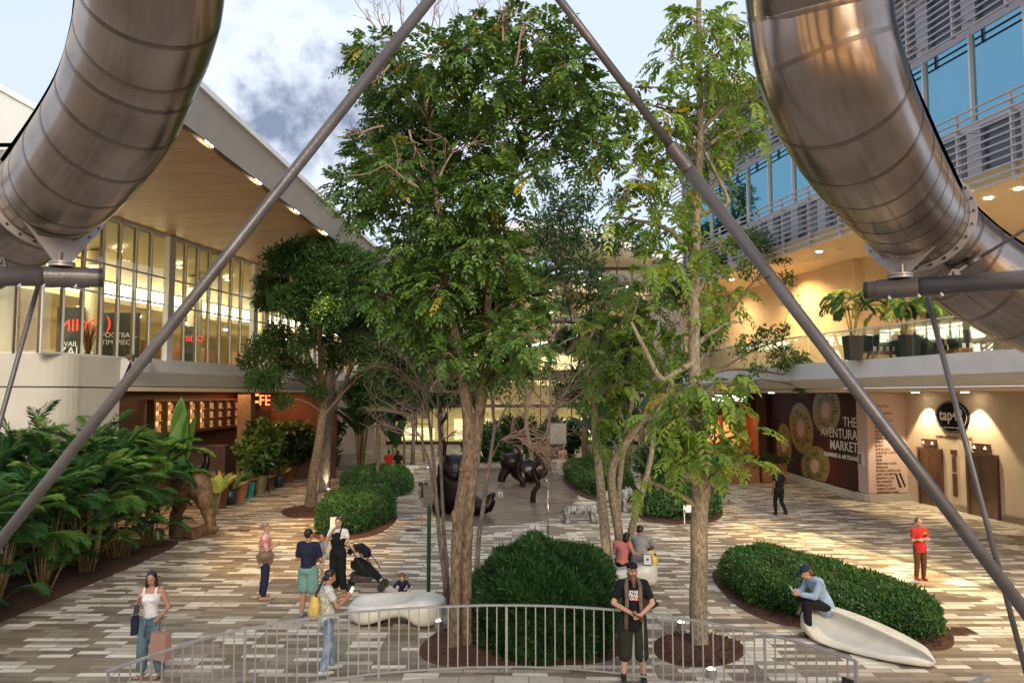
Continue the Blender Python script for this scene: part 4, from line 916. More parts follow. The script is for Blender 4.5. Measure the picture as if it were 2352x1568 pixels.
def compound(LV, B, A, length, pairs, ll, lw, droop, col, colvar=.12):
    """pinnate leaves: B bases, A directions (K,3)"""
    K = len(B); A = unit(A); length = length*(.7+.6*rng.random(K)); down = np.array([0, 0, -1.0])
    side = unit(np.cross(A, np.array([0, 0, 1.0])+rng.normal(size=(K, 3))*.25))
    c0 = np.clip(col+rng.normal(size=K)*colvar, 0, .9); yel = rng.random(K) < .022; c0[yel] = .97
    for j in range(pairs+1):
        t = (.18+.82*j/pairs)
        Q = B+A*(length*t)[:, None]+down*(droop*length*t*t)[:, None]
        T = unit(A+down*(2*droop*t))
        for sg in (-1, 1):
            if j == pairs and sg == 1: continue
            if j == pairs: dr = T
            else: dr = T*.55+side*sg*.85+down*.22+rng.normal(size=(K, 3))*.12
            nrm = np.cross(side, T)*1.0; nrm[nrm[:, 2] < 0] *= -1
            s_ = (1-.35*abs(t-.55)*1.4)
            LV.add(Q, dr, nrm+rng.normal(size=(K, 3))*.25, ll*s_*(.85+.3*rng.random(K)), lw*s_, np.clip(c0+rng.normal(size=K)*.05, 0, 1))
def branchpath(p, q, sag=.0, jit=.12, n=6):
    p, q = Vector(p), Vector(q); d = (q-p).length; out_ = []
    for i in range(n+1):
        t = i/n; w_ = math.sin(math.pi*t)
        out_.append(p.lerp(q, t)+Vector((random.gauss(0, jit), random.gauss(0, jit), random.gauss(0, jit*.5)))*w_*d*.18+Vector((0, 0, -sag*w_)))
    return out_
def twig(mb, p, d, l, r, depth, spread=.55, n=4, up=.1):
    pts = [Vector(p)]; d = Vector(d).normalized()
    for i in range(3):
        d = (d+Vector((random.gauss(0, .16), random.gauss(0, .16), random.gauss(0, .14)+up*.4))).normalized(); pts.append(pts[-1]+d*l/3)
    mb.tube(pts, [r, r*.85, r*.7, r*.55], 4 if r < .012 else 6, cap=False)
    if depth <= 0: return
    for k in range(n):
        q = pts[random.choice((1, 2, 3))]; a = Vector((random.gauss(0, 1), random.gauss(0, 1), random.gauss(0, .8))).normalized()
        twig(mb, q, d+a*spread*1.5, l*random.uniform(.5, .8), r*.55, depth-1, spread, n, up)
BARK = {'tan': barkmat('tan_bark', (.075, .05, .034), (.30, .215, .145), 16), 'pale': barkmat('pale_mottled_bark', (.12, .09, .06), (.42, .35, .25), 22), 'grey': barkmat('grey_bark', (.10, .08, .07), (.26, .21, .17)), 'cane': mat('palm_cane', (.20, .15, .05), .6, sc=3, col2=(.42, .33, .15), stretch=(1, 1, 9))}
G1 = leafmat('glossy_tree_leaf', [(0, (.03, .066, .014)), (.35, (.07, .145, .024)), (.7, (.165, .275, .042)), (.9, (.16, .27, .05)), (.96, (.42, .30, .03))], .34, .25)
G2 = leafmat('bright_tree_leaf', [(0, (.04, .085, .014)), (.35, (.105, .19, .025)), (.7, (.24, .36, .045)), (.9, (.40, .44, .06)), (.96, (.5, .36, .04))], .38, .3)
G3 = leafmat('fine_dark_leaf', [(0, (.02, .035, .012)), (.4, (.045, .062, .02)), (.75, (.085, .088, .03)), (1, (.15, .12, .04))], .5, .2)
G4 = leafmat('mid_tree_leaf', [(0, (.016, .045, .012)), (.4, (.035, .09, .022)), (.75, (.08, .16, .03)), (1, (.14, .22, .05))], .4, .25)
GP = leafmat('palm_leaf', [(0, (.010, .045, .014)), (.35, (.022, .095, .024)), (.7, (.055, .18, .035)), (.93, (.16, .31, .045)), (1, (.3, .36, .08))], .38, .25)
GH = leafmat('hedge_leaf', [(0, (.012, .05, .010)), (.4, (.028, .10, .018)), (.8, (.075, .18, .03)), (.95, (.13, .26, .06)), (1, (.17, .10, .035))], .36, .15)
GB = leafmat('banana_leaf', [(0, (.014, .06, .018)), (.5, (.035, .12, .03)), (.8, (.14, .28, .05)), (1, (.45, .55, .15))], .35, .35)
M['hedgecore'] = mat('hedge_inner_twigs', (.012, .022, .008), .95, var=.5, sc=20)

def tree(label, cat, base_px, trunk_px, radii, blobs, Y0, lv, bark, leafm, group=None, name='tree', base_z=0, dens=1.0, twigs=2, bl=1.0, extra=None, tw_r=.022, mulch=None):
    b = PG(*base_px); root = empty(name, (b.x, b.y, 0), label, cat, group)
    tr = MB(); nodes = []
    for path, rad in zip(trunk_px, radii):
        pts = [PX(x, y, b.y+dy) for x, y, dy in path]
        if path[0][3:] or path[0][1] >= base_px[1]-2: pts[0].z = min(pts[0].z, -.05)
        # knobbly trunk
        fine = []; rr = []
        for i in range(len(pts)-1):
            a_, b_, c_, d_ = pts[max(0, i-1)], pts[i], pts[i+1], pts[min(len(pts)-1, i+2)]
            m_ = 7
            for k in range(m_):
                t = k/m_; fine.append(.5*((2*b_)+(c_-a_)*t+(2*a_-5*b_+4*c_-d_)*t*t+(3*b_-a_-3*c_+d_)*t**3)); rr.append((rad[i]*(1-t)+rad[i+1]*t)*random.uniform(.95, 1.06))
        fine.append(pts[-1]); rr.append(rad[-1])
        tr.tube(fine, rr, 14, cap=True); nodes += [(p, r) for p, r in zip(fine, rr)]
    br = MB(); LV = Leaves()
    for (x, y, r, dy, *dd) in blobs:
        c = PX(x, y, b.y+dy); R_ = r/FP*c.y
        cand = [n_ for n_ in nodes if n_[0].z < c.z+.1] or nodes
        nd_, nr = min(cand, key=lambda n_: (n_[0]-c).length+.9*max(0, n_[0].z-(c.z-.5)))
        if (nd_-c).length > .25:
            path = branchpath(nd_, c, sag=-.12*(nd_-c).length); r0 = min(nr*.62, .030+.022*(c-nd_).length)*bl; br.tube(path, [r0*(1-.75*i/6) for i in range(7)], 7)
        for k in range(int(twigs*4)):
            dd_, _ = inball(1); q = c+Vector(dd_[0])*R_*.9; br.tube(branchpath(c+Vector(dd_[0])*R_*.1, q, jit=.25, n=4), [tw_r*.7, tw_r*.5, tw_r*.4, tw_r*.3, tw_r*.2], 4)
        dens_ = dens*(dd[0] if dd else 1)
        lv(LV, np.array(c), R_, dens_)
    trunk = tr.build('trunk', BARK[bark], root, smooth=True)
    if br.v: br.build('branches', BARK[bark] if bark != 'pale' else BARK['pale'], trunk, smooth=True)
    if extra:
        e = MB(); extra(e, nodes); e.build('bare_twigs', M['twig'], trunk)
    if LV.P: LV.build('crown', leafm, root)
    return root
def lv_pinnate(per, length, pairs, ll, lw, droop, col):
    def f(LV, c, R_, dens):
        n = max(3, int(per*dens*(R_/.45)**2)); off, d = inball(n, .30)
        B = c+off*R_*np.array([1, 1, .85]); A = d*1.0+np.array([0, 0, .10])+rng.normal(size=(n, 3))*.25
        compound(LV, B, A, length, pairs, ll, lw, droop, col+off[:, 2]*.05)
    return f
def lv_simple(per, ll, lw, col, cluster=5, droop=.25):
    def f(LV, c, R_, dens):
        n = max(8, int(per*dens*(R_/.45)**2)); off, d = inball(n, .36)
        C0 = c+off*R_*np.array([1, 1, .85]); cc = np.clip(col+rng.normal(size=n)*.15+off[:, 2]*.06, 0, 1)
        for k in range(cluster):
            D = d*.7+rng.normal(size=(n, 3))*.8+np.array([0, 0, -droop*.4]); P = C0+rng.normal(size=(n, 3))*ll*.5
            LV.add(P, D, rng.normal(size=(n, 3))*.5+np.array([0, 0, 1]), ll*(.7+.6*rng.random(n)), lw, np.clip(cc+rng.normal(size=n)*.07, 0, 1))
    return f
def jit(bl, s):
    return [(x, y, r, random.uniform(-s, s)*(1 if r < 60 else 1.0), *q) for x, y, r, *q in bl]

# ---- main tree
main_bl = [(860,110,48),(840,150,40),(905,205,62),(990,130,55),(1070,110,60),(1120,70,42),(1180,70,52),(1250,80,50),(1300,150,52),(1290,110,35),(1350,215,48),(1395,280,38),(1370,330,40),(1300,270,62),(1220,190,66),(1120,200,66),(1010,230,66),(900,290,58),(845,350,48),(805,430,42),(830,480,36),(870,420,60),(970,390,66),(1070,330,70),(1160,300,60),(1250,320,50,.6),(1340,370,38,.5),(1200,400,50,.6),(1110,430,62),(960,490,52,.5),(1020,480,60),(1000,570,62),(1100,560,62),(935,560,42),(905,600,40),(1170,590,48),(1010,660,66),(1110,660,66),(1190,690,50),(930,670,52),(885,680,42),(1235,690,40),(1060,750,58),(1150,770,56),(990,750,50),(1210,770,46),(1110,830,44),(1175,840,38),(950,740,42),(1230,830,26),(1030,810,30),(920,380,50),(1090,490,50),(1180,500,36,.5)]
main_bl = [(x, y, r, random.uniform(-1.7, 1.2) if r > 45 else random.uniform(-1.0, .8), *q) for x, y, r, *q in main_bl]
main_bl += [(1000+random.uniform(-130, 190), 180+random.uniform(0, 560), 55, random.uniform(.8, 2.0), .5) for _ in range(10)]
def main_twigs(e, nodes):
    for (x, y, dx, dy, l, dy_) in [(905,90,-.5,1,.9,0),(930,95,-.2,1,1.0,-.3),(880,80,-.3,1,.8,.3),(960,85,0,1,1.0,0),(985,80,.1,1,.9,.2),(1010,95,.2,1,1.0,0),(1040,90,.1,1,.7,.2),(1085,45,.4,1,.6,0),(1110,40,-.3,1,.4,.1),(860,60,-.4,1,.5,0),(1140,60,.3,1,.5,0)]:
        twig(e, PX(x, y, 13.3+dy_), (dx, random.uniform(-.3, .3), dy), l*.62, .016, 3, .42, 3, .25)
    for (x, y, dx, dy, l) in [(895,150,-.2,-1,.7),(1155,95,-.3,1,.6),(1185,150,.3,1,.9),(960,430,-.8,.5,.9),(1010,405,.6,.5,.9),(880,290,-.6,-.4,.8),(940,300,.3,-1,.7)]:
        twig(e, PX(x, y, 11.9), (dx, -.3, dy), l*.7, .02, 2, .6, 3)
tree('tall central tree with glossy dark green feather leaves and a thick forked trunk', 'tree', (1057, 1490),
     [[(1044,1495,0),(1045,1400,.02),(1048,1290,.05),(1054,1190,.08),(1069,1090,.1),(1078,1000,.1),(1070,920,.1),(1050,790,.1),(1030,690,.1),(1010,560,.0),(1000,420,.1),(985,280,.0),(960,160,0)],
      [(1072,1480,.1),(1071,1380,.1),(1072,1270,.1),(1077,1170,.12),(1088,1070,.12),(1098,970,.12),(1120,820,.1),(1120,700,.2),(1130,560,.2),(1165,430,.2),(1205,330,.2),(1200,230,.1),(1205,120,.0)]],
     [[.115,.10,.10,.115,.11,.115,.10,.075,.065,.055,.045,.04,.03],[.115,.10,.097,.10,.105,.105,.08,.065,.06,.055,.05,.04,.03]],
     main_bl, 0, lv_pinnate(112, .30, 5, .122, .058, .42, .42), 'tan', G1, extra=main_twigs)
# trunk knot
a = MB(); k_ = PX(1046, 1187, 13.3); a.ell(k_, (.085, .07, .14)); a.ell(PX(1062, 1078, 13.35), (.06, .06, .06)); a.build('burl', BARK['tan'], [o for o in bpy.data.objects if o.name == 'trunk'][0], smooth=True)

# ---- right tree with pale trunk
rt_bl = [(1560,60,36),(1545,130,30),(1600,50,40),(1660,50,38),(1690,90,36),(1640,130,46),(1590,190,40),(1690,170,38),(1720,230,34),(1650,240,50),(1590,270,40),(1740,290,28),(1700,310,36),(1540,270,38),(1510,240,24),(1460,200,20),(1440,240,24),(1480,300,36),(1530,350,44),(1440,340,30),(1620,350,44),(1470,400,40),(1390,300,20,.6),(1550,430,42),(1630,430,30),(1440,450,32),(1500,500,38),(1560,520,38),(1650,560,26,.6),(1400,500,22),(1640,640,30),(1670,690,34),(1550,600,34),(1500,600,30),(1590,700,26),(1700,740,22),(1610,560,30)]
rt_bl = [(x, y, r, random.uniform(-1.1, .7), *q) for x, y, r, *q in rt_bl]
low = [(1600,880,34,-.9),(1640,900,36,-.9),(1560,930,30,-.6),(1590,960,40,-1.0),(1680,930,30,-.7),(1715,1000,30,-.6),(1735,1060,22,-.6),(1640,990,30,-.9),(1540,1010,28,-.6),(1570,1050,30,-.9),(1620,1040,30,-1.0),(1690,1070,22,-.6),(1530,1070,18,-.6),(1500,960,22,-.4),(1470,1110,14,-.4),(1625,1090,16,-.9),(1670,870,22,-.5)]
tree('slender tree with a pale mottled trunk and drooping bright green leaves right of centre', 'tree', (1608, 1485),
     [[(1608,1490,0),(1604,1400,0),(1606,1300,0),(1606,1200,0),(1612,1100,0),(1606,1020,0),(1598,900,0),(1594,800,0),(1596,600,0),(1600,480,0),(1608,330,0),(1606,150,0),(1605,0,0),(1608,-70,0)],
      [(1600,830,0),(1560,850,-.2),(1520,870,-.3),(1480,800,-.4),(1450,740,-.4)], [(1598,500,0),(1640,480,-.2),(1670,470,-.3),(1665,440,-.3),(1620,350,-.3)], [(1598,490,0),(1560,485,-.3),(1500,485,-.3)]],
     [[.165,.155,.155,.15,.17,.155,.12,.105,.095,.09,.07,.055,.045,.03],[.06,.055,.05,.04,.03],[.05,.045,.04,.035,.025],[.03,.025,.02]],
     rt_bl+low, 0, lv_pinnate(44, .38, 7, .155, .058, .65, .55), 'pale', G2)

# ---- multi-stem tree
ms_bl = [(1360,850,26),(1345,900,22),(1400,830,30),(1400,760,32),(1440,720,34),(1475,680,30),(1370,760,22),(1450,800,30),(1390,880,24),(1430,880,26),(1480,780,26),(1510,720,28),(1440,640,26),(1490,620,24),(1540,800,26),(1560,740,26),(1500,860,24),(1420,950,24),(1380,960,18),(1540,900,22),(1340,780,16),(1400,1010,16)]
ms_bl = [(x, y, r, random.uniform(-1.2, .9), *q) for x, y, r, *q in ms_bl]
tree('tree with four slim spreading grey stems and large ribbed leaflets behind the bearded man', 'tree', (1415, 1335),
     [[(1402,1340,-.3),(1392,1250,-.3),(1380,1120,-.2),(1368,1000,-.1),(1366,900,0),(1375,820,0)],
      [(1428,1335,0),(1422,1230,0),(1405,1120,0),(1412,1060,0),(1450,1000,0),(1500,930,0),(1545,890,-.1),(1505,830,-.3),(1460,760,-.4),(1430,700,-.5)],
      [(1440,1320,.2),(1450,1220,.2),(1475,1130,.1),(1495,1050,.1),(1505,960,.2),(1530,900,.3),(1560,840,.3)],
      [(1424,1300,.1),(1420,1200,.3),(1424,1100,.3),(1440,980,.4),(1455,900,.4),(1450,800,.3)]],
     [[.13,.12,.10,.09,.07,.05],[.12,.11,.105,.10,.09,.08,.07,.065,.055,.04],[.10,.085,.075,.065,.06,.05,.035],[.08,.07,.065,.06,.05,.04]],
     ms_bl, 0, lv_pinnate(34, .55, 8, .19, .07, .5, .42), 'pale', G2)

# ---- left trees
lt_dark = [(690,590,48),(640,600,34),(625,650,34),(740,580,42),(800,600,44),(840,610,30),(720,640,46),(660,690,40),(780,670,50),(840,680,40),(610,690,26),(700,700,44),(760,720,40)]
lt_low = [(600,800,34),(570,830,22),(640,770,36),(690,790,30),(730,760,42),(800,740,44),(850,730,40),(620,870,32),(585,870,22),(700,850,26),(650,830,30),(650,920,20),(820,800,40),(770,820,34),(870,780,36),(730,900,20),(860,850,30)]
tree('tree with a stout trunk and dark olive leaves behind the leaning left tree', 'tree', (735, 1128),
     [[(740,1130,0),(745,1050,0),(755,960,0),(760,880,0),(762,800,0),(750,700,0),(740,620,0)], [(758,950,0),(800,860,0),(820,760,0)], [(755,900,0),(710,820,0),(690,720,0)]],
     [[.36,.3,.24,.2,.17,.12,.06],[.14,.11,.07],[.14,.10,.06]], [(x, y, r, random.uniform(-7, -5)) for x, y, r in [(800,740,40),(850,730,38),(820,790,36),(870,780,34),(780,700,40),(860,850,28),(840,690,36),(750,720,36)]], 0, lv_simple(260, .12, .035, .4, 5), 'grey', G3, twigs=3)
tree('small left tree with a leaning pale trunk in an oval mulch bed', 'tree', (713, 1165),
     [[(713,1168,0),(722,1080,0),(735,1000,0),(742,930,0),(738,880,-.3),(735,800,-1.2),(732,720,-2.4),(725,640,-3.4)], [(742,930,0),(715,870,-.2),(690,830,-.3),(660,800,-.3)], [(740,915,0),(770,870,-.1),(800,820,-.2),(850,790,-.2)], [(740,900,0),(760,820,0),(790,760,0)], [(738,960,0),(790,900,-.1),(830,860,-.2)]],
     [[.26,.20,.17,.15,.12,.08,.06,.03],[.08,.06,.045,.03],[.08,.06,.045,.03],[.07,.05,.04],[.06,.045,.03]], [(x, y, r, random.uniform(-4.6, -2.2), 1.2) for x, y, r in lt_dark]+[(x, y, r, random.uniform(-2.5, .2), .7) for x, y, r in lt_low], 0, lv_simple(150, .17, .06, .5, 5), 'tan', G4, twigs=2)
# ---- darker masses behind, left of centre
tree('dark spreading tree behind the left hedges, between the leaning tree and the bronze figures', 'tree', (868, 1120),
     [[(866,1122,0),(868,1040,0),(870,960,0),(880,880,0),(885,800,0)], [(870,960,0),(920,880,.3),(950,820,.5)]], [[.12,.11,.10,.09,.06],[.07,.05,.03]],
     [(x, y, r, random.uniform(-1, 2)) for x, y, r in [(900,800,42),(860,850,34),(930,850,40),(880,900,34),(950,900,30),(840,930,26),(910,940,26),(970,810,36),(930,780,40),(820,890,30)]], 0, lv_simple(230, .22, .075, .25, 4), 'grey', G4)
# ---- far trees in the centre
tree('thin far tree with small brownish leaves in front of the glass hall', 'tree', (1345, 1075),
     [[(1345,1078,0),(1342,980,0),(1350,880,0),(1340,780,0),(1310,700,0),(1290,620,0)],[(1345,800,0),(1390,700,0),(1420,620,0)]], [[.2,.17,.15,.12,.10,.05],[.1,.07,.04]],
     [(x, y, r, random.uniform(-2, 2), .55) for x, y, r in [(1290,480,48),(1340,460,34),(1260,540,50),(1330,540,46),(1280,610,50),(1350,620,46),(1400,560,34),(1240,640,34),(1310,690,36),(1390,680,36),(1250,420,30),(1420,460,26)]], 0, lv_simple(48, .34, .12, .4, 3), 'tan', G4, twigs=5, tw_r=.04)
tree('far tree with sparse tufts and bare twigs reaching over the right terrace', 'tree', (1560, 1165),
     [[(1562,1168,0),(1566,1060,0),(1580,960,0),(1600,880,0),(1660,850,-.2),(1730,850,-.3),(1800,860,-.4)], [(1600,880,0),(1650,760,0),(1720,660,-.2),(1780,590,-.3)], [(1650,850,0),(1740,800,0),(1800,780,0)]], [[.15,.13,.12,.10,.07,.05,.03],[.08,.06,.04,.025],[.05,.04,.03]],
     [(x, y, r, random.uniform(-1, 1), d) for x, y, r, d in [(1745,560,30,.9),(1715,545,26,.9),(1790,590,22,.8),(1805,640,16,.8),(1815,690,14,.6),(1720,620,30,.5),(1760,770,24,.7),(1800,760,18,.8),(1795,820,32,.9),(1840,830,24,1),(1860,860,22,1),(1845,890,18,.9),(1740,850,20,.6),(1735,790,22,.5),(1700,800,20,.5),(1690,560,26,.5)]],
     0, lv_simple(85, .16, .075, .55, 4), 'tan', G4, twigs=3, tw_r=.03)
tree('far leafy tree behind the right trunks, against the storefront of the covered walk', 'tree', (1475, 1170),
     [[(1478,1172,1),(1480,1080,1),(1475,980,1),(1500,900,1),(1530,820,1)]], [[.13,.11,.1,.08,.05]],
     [(x, y, r, random.uniform(0, 2.5), .6) for x, y, r in [(1480,560,34),(1540,680,34),(1580,640,30),(1620,780,34),(1470,860,36),(1530,950,30),(1440,930,30),(1550,860,34),(1640,600,26)]], 0, lv_simple(110, .2, .08, .35, 4), 'tan', G4, twigs=4, tw_r=.035)

for lb, px, bl_ in (('dark leafy tree before the glass hall, behind the big bronze creature', (1010, 1046), [(1000,860,34),(1040,900,34),(980,910,30),(1060,860,30),(1020,820,36),(960,850,28),(1085,900,26)]),
    ('dark leafy tree before the glass hall, right of the notice board', (1400, 1052), [(1400,840,40),(1350,800,36),(1440,800,38),(1330,870,32),(1420,900,34),(1300,780,30),(1370,740,32),(1300,900,26),(1460,870,30)])):
    x_ = px[0]; tree(lb, 'tree', px, [[(x_,px[1]+2,0),(x_+4,970,0),(x_-4,900,0),(x_,840,0)]], [[.2,.17,.13,.08]], [(x, y, r, random.uniform(-2.5, 2.5)) for x, y, r in bl_], 0, lv_simple(46, .42, .15, .3, 4), 'grey', G4, twigs=4, tw_r=.04)
# ---- bare twiggy small trees
def bare(label, base, stems, fans, leaf=0, Yoff=0, group='bare twiggy small trees'):
    b = PG(*base); root = empty('bare_tree', (b.x, b.y, 0), label, 'tree', group)
    tr = MB()
    for path, r0 in stems:
        pts = [PX(x, y, b.y+dy) for x, y, dy in path]; pts[0].z = min(pts[0].z, .0) if abs(path[0][1]-base[1]) < 12 else pts[0].z
        tr.tube(pts, [r0*(1-.6*i/(len(pts)-1)) for i in range(len(pts))], 10)
    t_ = tr.build('trunk', BARK['grey'], root, smooth=True)
    tw = MB()
    for x, y, dx, dy, l, n_ in fans:
        for k in range(n_):
            twig(tw, PX(x, y, b.y+random.uniform(-.3, .3)), (dx+random.gauss(0, .45), random.gauss(0, .6), dy+random.gauss(0, .35)), l*random.uniform(.7, 1.1), .013, 2, .5, 4, .05)
    tw.build('twigs', M['twig'], t_)
    return root
bare('bare twiggy tree with several grey stems just left of the main trunk', (1026, 1386),
     [([(1026,1390,0),(1022,1330,0),(1010,1240,0),(1002,1140,0),(996,1060,0),(985,960,0),(975,880,.1)], .058), ([(1030,1385,.1),(1026,1300,.1),(1018,1200,.1),(1014,1100,.1),(1010,1000,.1),(1005,900,.2),(1020,800,.2)], .05), ([(1000,1130,0),(985,1060,0),(965,1000,0)], .04)],
     [(975,900,-.6,.7,1.0,5),(985,960,-.8,.4,.9,5),(1005,960,.4,.7,.8,4),(1010,900,.2,1,.9,5),(965,1000,-.8,.3,.8,4),(1020,820,0,1,.8,3),(1015,1010,.6,.5,.6,3)])
bare('bare twiggy tree with an arching orange-lit stem just right of the main trunk', (1092, 1400),
     [([(1092,1404,0),(1094,1320,0),(1100,1230,0),(1112,1150,0),(1125,1060,0),(1136,980,0),(1128,900,0),(1120,830,0)], .06), ([(1124,1060,0),(1150,1010,0),(1190,1005,0),(1225,1040,.1)], .025), ([(1130,1000,0),(1160,940,0),(1190,900,.1)], .03)],
     [(1150,1010,.6,.3,.7,4),(1190,1005,.7,-.3,.7,5),(1215,1020,.8,-.5,.6,4),(1190,930,.7,.3,.8,5),(1160,930,.5,.6,.8,4),(1200,880,.5,.4,.9,4),(1130,900,.1,.9,.6,3)])
bare('bare tangled tree on the wet paving in front of the glass hall', (1222, 1108),
     [([(1222,1110,0),(1220,1040,0),(1208,980,0),(1212,900,0),(1200,840,0)], .15)],
     [(1208,980,.4,-.2,1.4,5),(1212,930,.8,.2,1.7,6),(1200,880,-.6,.4,1.7,6),(1215,860,.7,.6,1.8,6),(1240,1040,.6,-.3,1.2,5),(1180,930,-.6,.1,1.5,5)])

bare('bare brown twiggy tree at the back of the wet paving, left of the notice board', (1262, 1082),
     [([(1262,1084,0),(1258,1000,0),(1266,920,0),(1262,850,0),(1270,780,0)], .14), ([(1262,960,0),(1300,900,0),(1330,850,0)], .08), ([(1262,940,0),(1220,890,0),(1190,850,0)], .08)],
     [(1262,900,-.6,.7,2.0,7),(1266,850,.5,.8,2.0,7),(1300,900,.8,.5,1.8,7),(1330,850,.6,.5,1.8,6),(1220,890,-.8,.4,1.8,7),(1190,850,-.4,.8,1.8,6),(1270,780,.1,1,1.8,6)])
bare('bare brown twiggy tree far left of the big bronze creature', (948, 1066),
     [([(948,1068,0),(950,990,0),(942,920,0),(950,850,0)], .14), ([(948,960,0),(985,900,0),(1010,860,0)], .08), ([(946,940,0),(905,890,0),(885,850,0)], .08)],
     [(950,900,-.5,.7,2.2,7),(950,850,.4,.9,2.2,7),(985,900,.7,.6,2.0,7),(905,890,-.7,.5,2.0,7),(1010,860,.4,.8,2,6),(885,850,-.3,.9,2,6)])
# ---- hedges
def mulch_bed(poly_px=None, pts=None, label='', h=.07):
    P = [PG(*p) for p in poly_px] if poly_px else [Vector((*p, 0)) for p in pts]
    c = sum(P, Vector())/len(P); v = []; f = []; K = 10; n = len(P)
    # smooth outline
    fine = []
    for i in range(n):
        a_, b_, c_, d_ = P[i-1], P[i], P[(i+1) % n], P[(i+2) % n]
        for k in range(6):
            t = k/6; fine.append(.5*((2*b_)+(c_-a_)*t+(2*a_-5*b_+4*c_-d_)*t*t+(3*b_-a_-3*c_+d_)*t**3))
    n = len(fine); v = [(c.x, c.y, h)]
    for k in range(1, K+1):
        for p in fine:
            t = k/K; q = c.lerp(p, t); v.append((q.x, q.y, .003 if k == K else h*(1-t**4)+random.uniform(-.014, .02)))
    f = [(0, 1+i, 1+(i+1) % n) for i in range(n)]+[(1+(k-1)*n+i, 1+k*n+i, 1+k*n+(i+1) % n, 1+(k-1)*n+(i+1) % n) for k in range(1, K) for i in range(n)]
    # bark chips
    m_ = MB(); m_.add(v, f)
    for _ in range(int(260*len(fine)/36)):
        p = c.lerp(random.choice(fine), math.sqrt(random.random())*.97); e = Euler((random.random()*3, random.random()*3, random.random()*3)).to_matrix(); m_.box((p.x, p.y, h*.8), (random.uniform(.03, .08), .02, .012), rot=e)
    return m_.build('mulch_bed', M['mulch'], label=label, cat='mulch bed', kind='stuff')
def hedge(label, pts, height, ll=.05, lw=.026, dens=900, round_=.35, leafm=None, group='clipped low hedges', tuft=.0, spiky=False, top=None, name='hedge'):
    """pts: ground outline points (Vector)"""
    leafm = leafm or GH
    c = sum(pts, Vector())/len(pts); fine = []; n0 = len(pts)
    for i in range(n0):
        a_, b_, c_, d_ = pts[i-1], pts[i], pts[(i+1) % n0], pts[(i+2) % n0]
        for k in range(8):
            t = k/8; fine.append(.5*((2*b_)+(c_-a_)*t+(2*a_-5*b_+4*c_-d_)*t*t+(3*b_-a_-3*c_+d_)*t**3))
    n = len(fine); rings = []
    prof = [(1.0, .08), (1.03, .35), (1.0, .65), (.93, .85), (.80, .96), (.6, 1.0), (.35, 1.03), (.12, 1.04)] if not spiky else [(1.02, .05), (1.09, .25), (1.08, .45), (1.0, .64), (.86, .80), (.62, .91), (.36, .97), (.12, .98)]
    v = []; 
    for (s, z) in prof:
        for p in fine: v.append((c.x+(p.x-c.x)*s, c.y+(p.y-c.y)*s, z*height))
    v = np.array(v); f = [(k*n+i, k*n+(i+1) % n, (k+1)*n+(i+1) % n, (k+1)*n+i) for k in range(len(prof)-1) for i in range(n)]
    F = np.array(f); A = v[F[:, 0]]; B = v[F[:, 1]]; C_ = v[F[:, 2]]; D_ = v[F[:, 3]]
    nr = np.cross(C_-A, D_-B); ar = np.linalg.norm(nr, axis=1)/2; nr = unit(nr)
    root = empty(name, (c.x, c.y, 0), label, 'hedge', group)
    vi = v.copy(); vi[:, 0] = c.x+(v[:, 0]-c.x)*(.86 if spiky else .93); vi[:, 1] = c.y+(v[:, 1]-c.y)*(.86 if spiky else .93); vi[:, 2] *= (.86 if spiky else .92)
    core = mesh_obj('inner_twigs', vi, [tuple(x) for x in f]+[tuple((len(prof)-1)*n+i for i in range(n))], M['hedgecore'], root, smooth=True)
    N = int(ar.sum()*dens); ix = rng.choice(len(F), N, p=ar/ar.sum()); u = rng.random((N, 1)); w_ = rng.random((N, 1))
    P = A[ix]*(1-u)*(1-w_)+B[ix]*u*(1-w_)+C_[ix]*u*w_+D_[ix]*(1-u)*w_
    # lumps
    ph = rng.random(6)*6
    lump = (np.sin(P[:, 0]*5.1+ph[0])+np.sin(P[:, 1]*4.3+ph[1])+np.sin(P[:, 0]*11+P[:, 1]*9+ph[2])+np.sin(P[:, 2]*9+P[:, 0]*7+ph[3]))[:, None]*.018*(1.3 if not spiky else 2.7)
    nn = nr[ix]; P = P+nn*(lump+rng.normal(size=(N, 1))*.022-.01)
    LV = Leaves()
    if spiky:
        D = nn*.8+rng.normal(size=(N, 3))*.5+np.array([0, 0, .45])
        cc = np.clip(.38+rng.normal(size=N)*.16+lump[:, 0]*2, 0, 1)
        for k in range(3): LV.add(P+rng.normal(size=(N, 3))*.02, D+rng.normal(size=(N, 3))*.4, rng.normal(size=(N, 3)), ll*(.7+.6*rng.random(N)), lw, cc)
    else:
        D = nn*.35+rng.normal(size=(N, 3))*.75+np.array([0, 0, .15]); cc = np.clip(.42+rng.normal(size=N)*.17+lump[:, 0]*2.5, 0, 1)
        LV.add(P, D, nn+rng.normal(size=(N, 3))*.45, ll*(.7+.6*rng.random(N)), lw, cc)
    K_ = max(8, N//30); ix2 = rng.choice(N, K_)
    LV.add(P[ix2]+nn[ix2]*.02, nn[ix2]*1.2+rng.normal(size=(K_, 3))*.4+np.array([0, 0, .5]), rng.normal(size=(K_, 3)), ll*1.7, lw*.9, np.where(rng.random(K_) < .2, 1.0, .75))
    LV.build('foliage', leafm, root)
    return root
mulch_bed([(1640,1310),(1670,1372),(1760,1425),(1900,1450),(2030,1480),(2110,1492),(2170,1492),(2192,1475),(2175,1440),(2100,1400),(1900,1330),(1750,1290)], label='long brown bark mulch bed under the right hedge')
hedge('long oval clipped hedge with bright leaves on the right, behind the white shell bench', [PG(*p) for p in [(1662,1330),(1690,1368),(1790,1412),(1930,1440),(2050,1468),(2130,1472),(2160,1448),(2120,1415),(2000,1370),(1880,1330),(1770,1300),(1690,1298)]], .62, .062, .034, 1500)
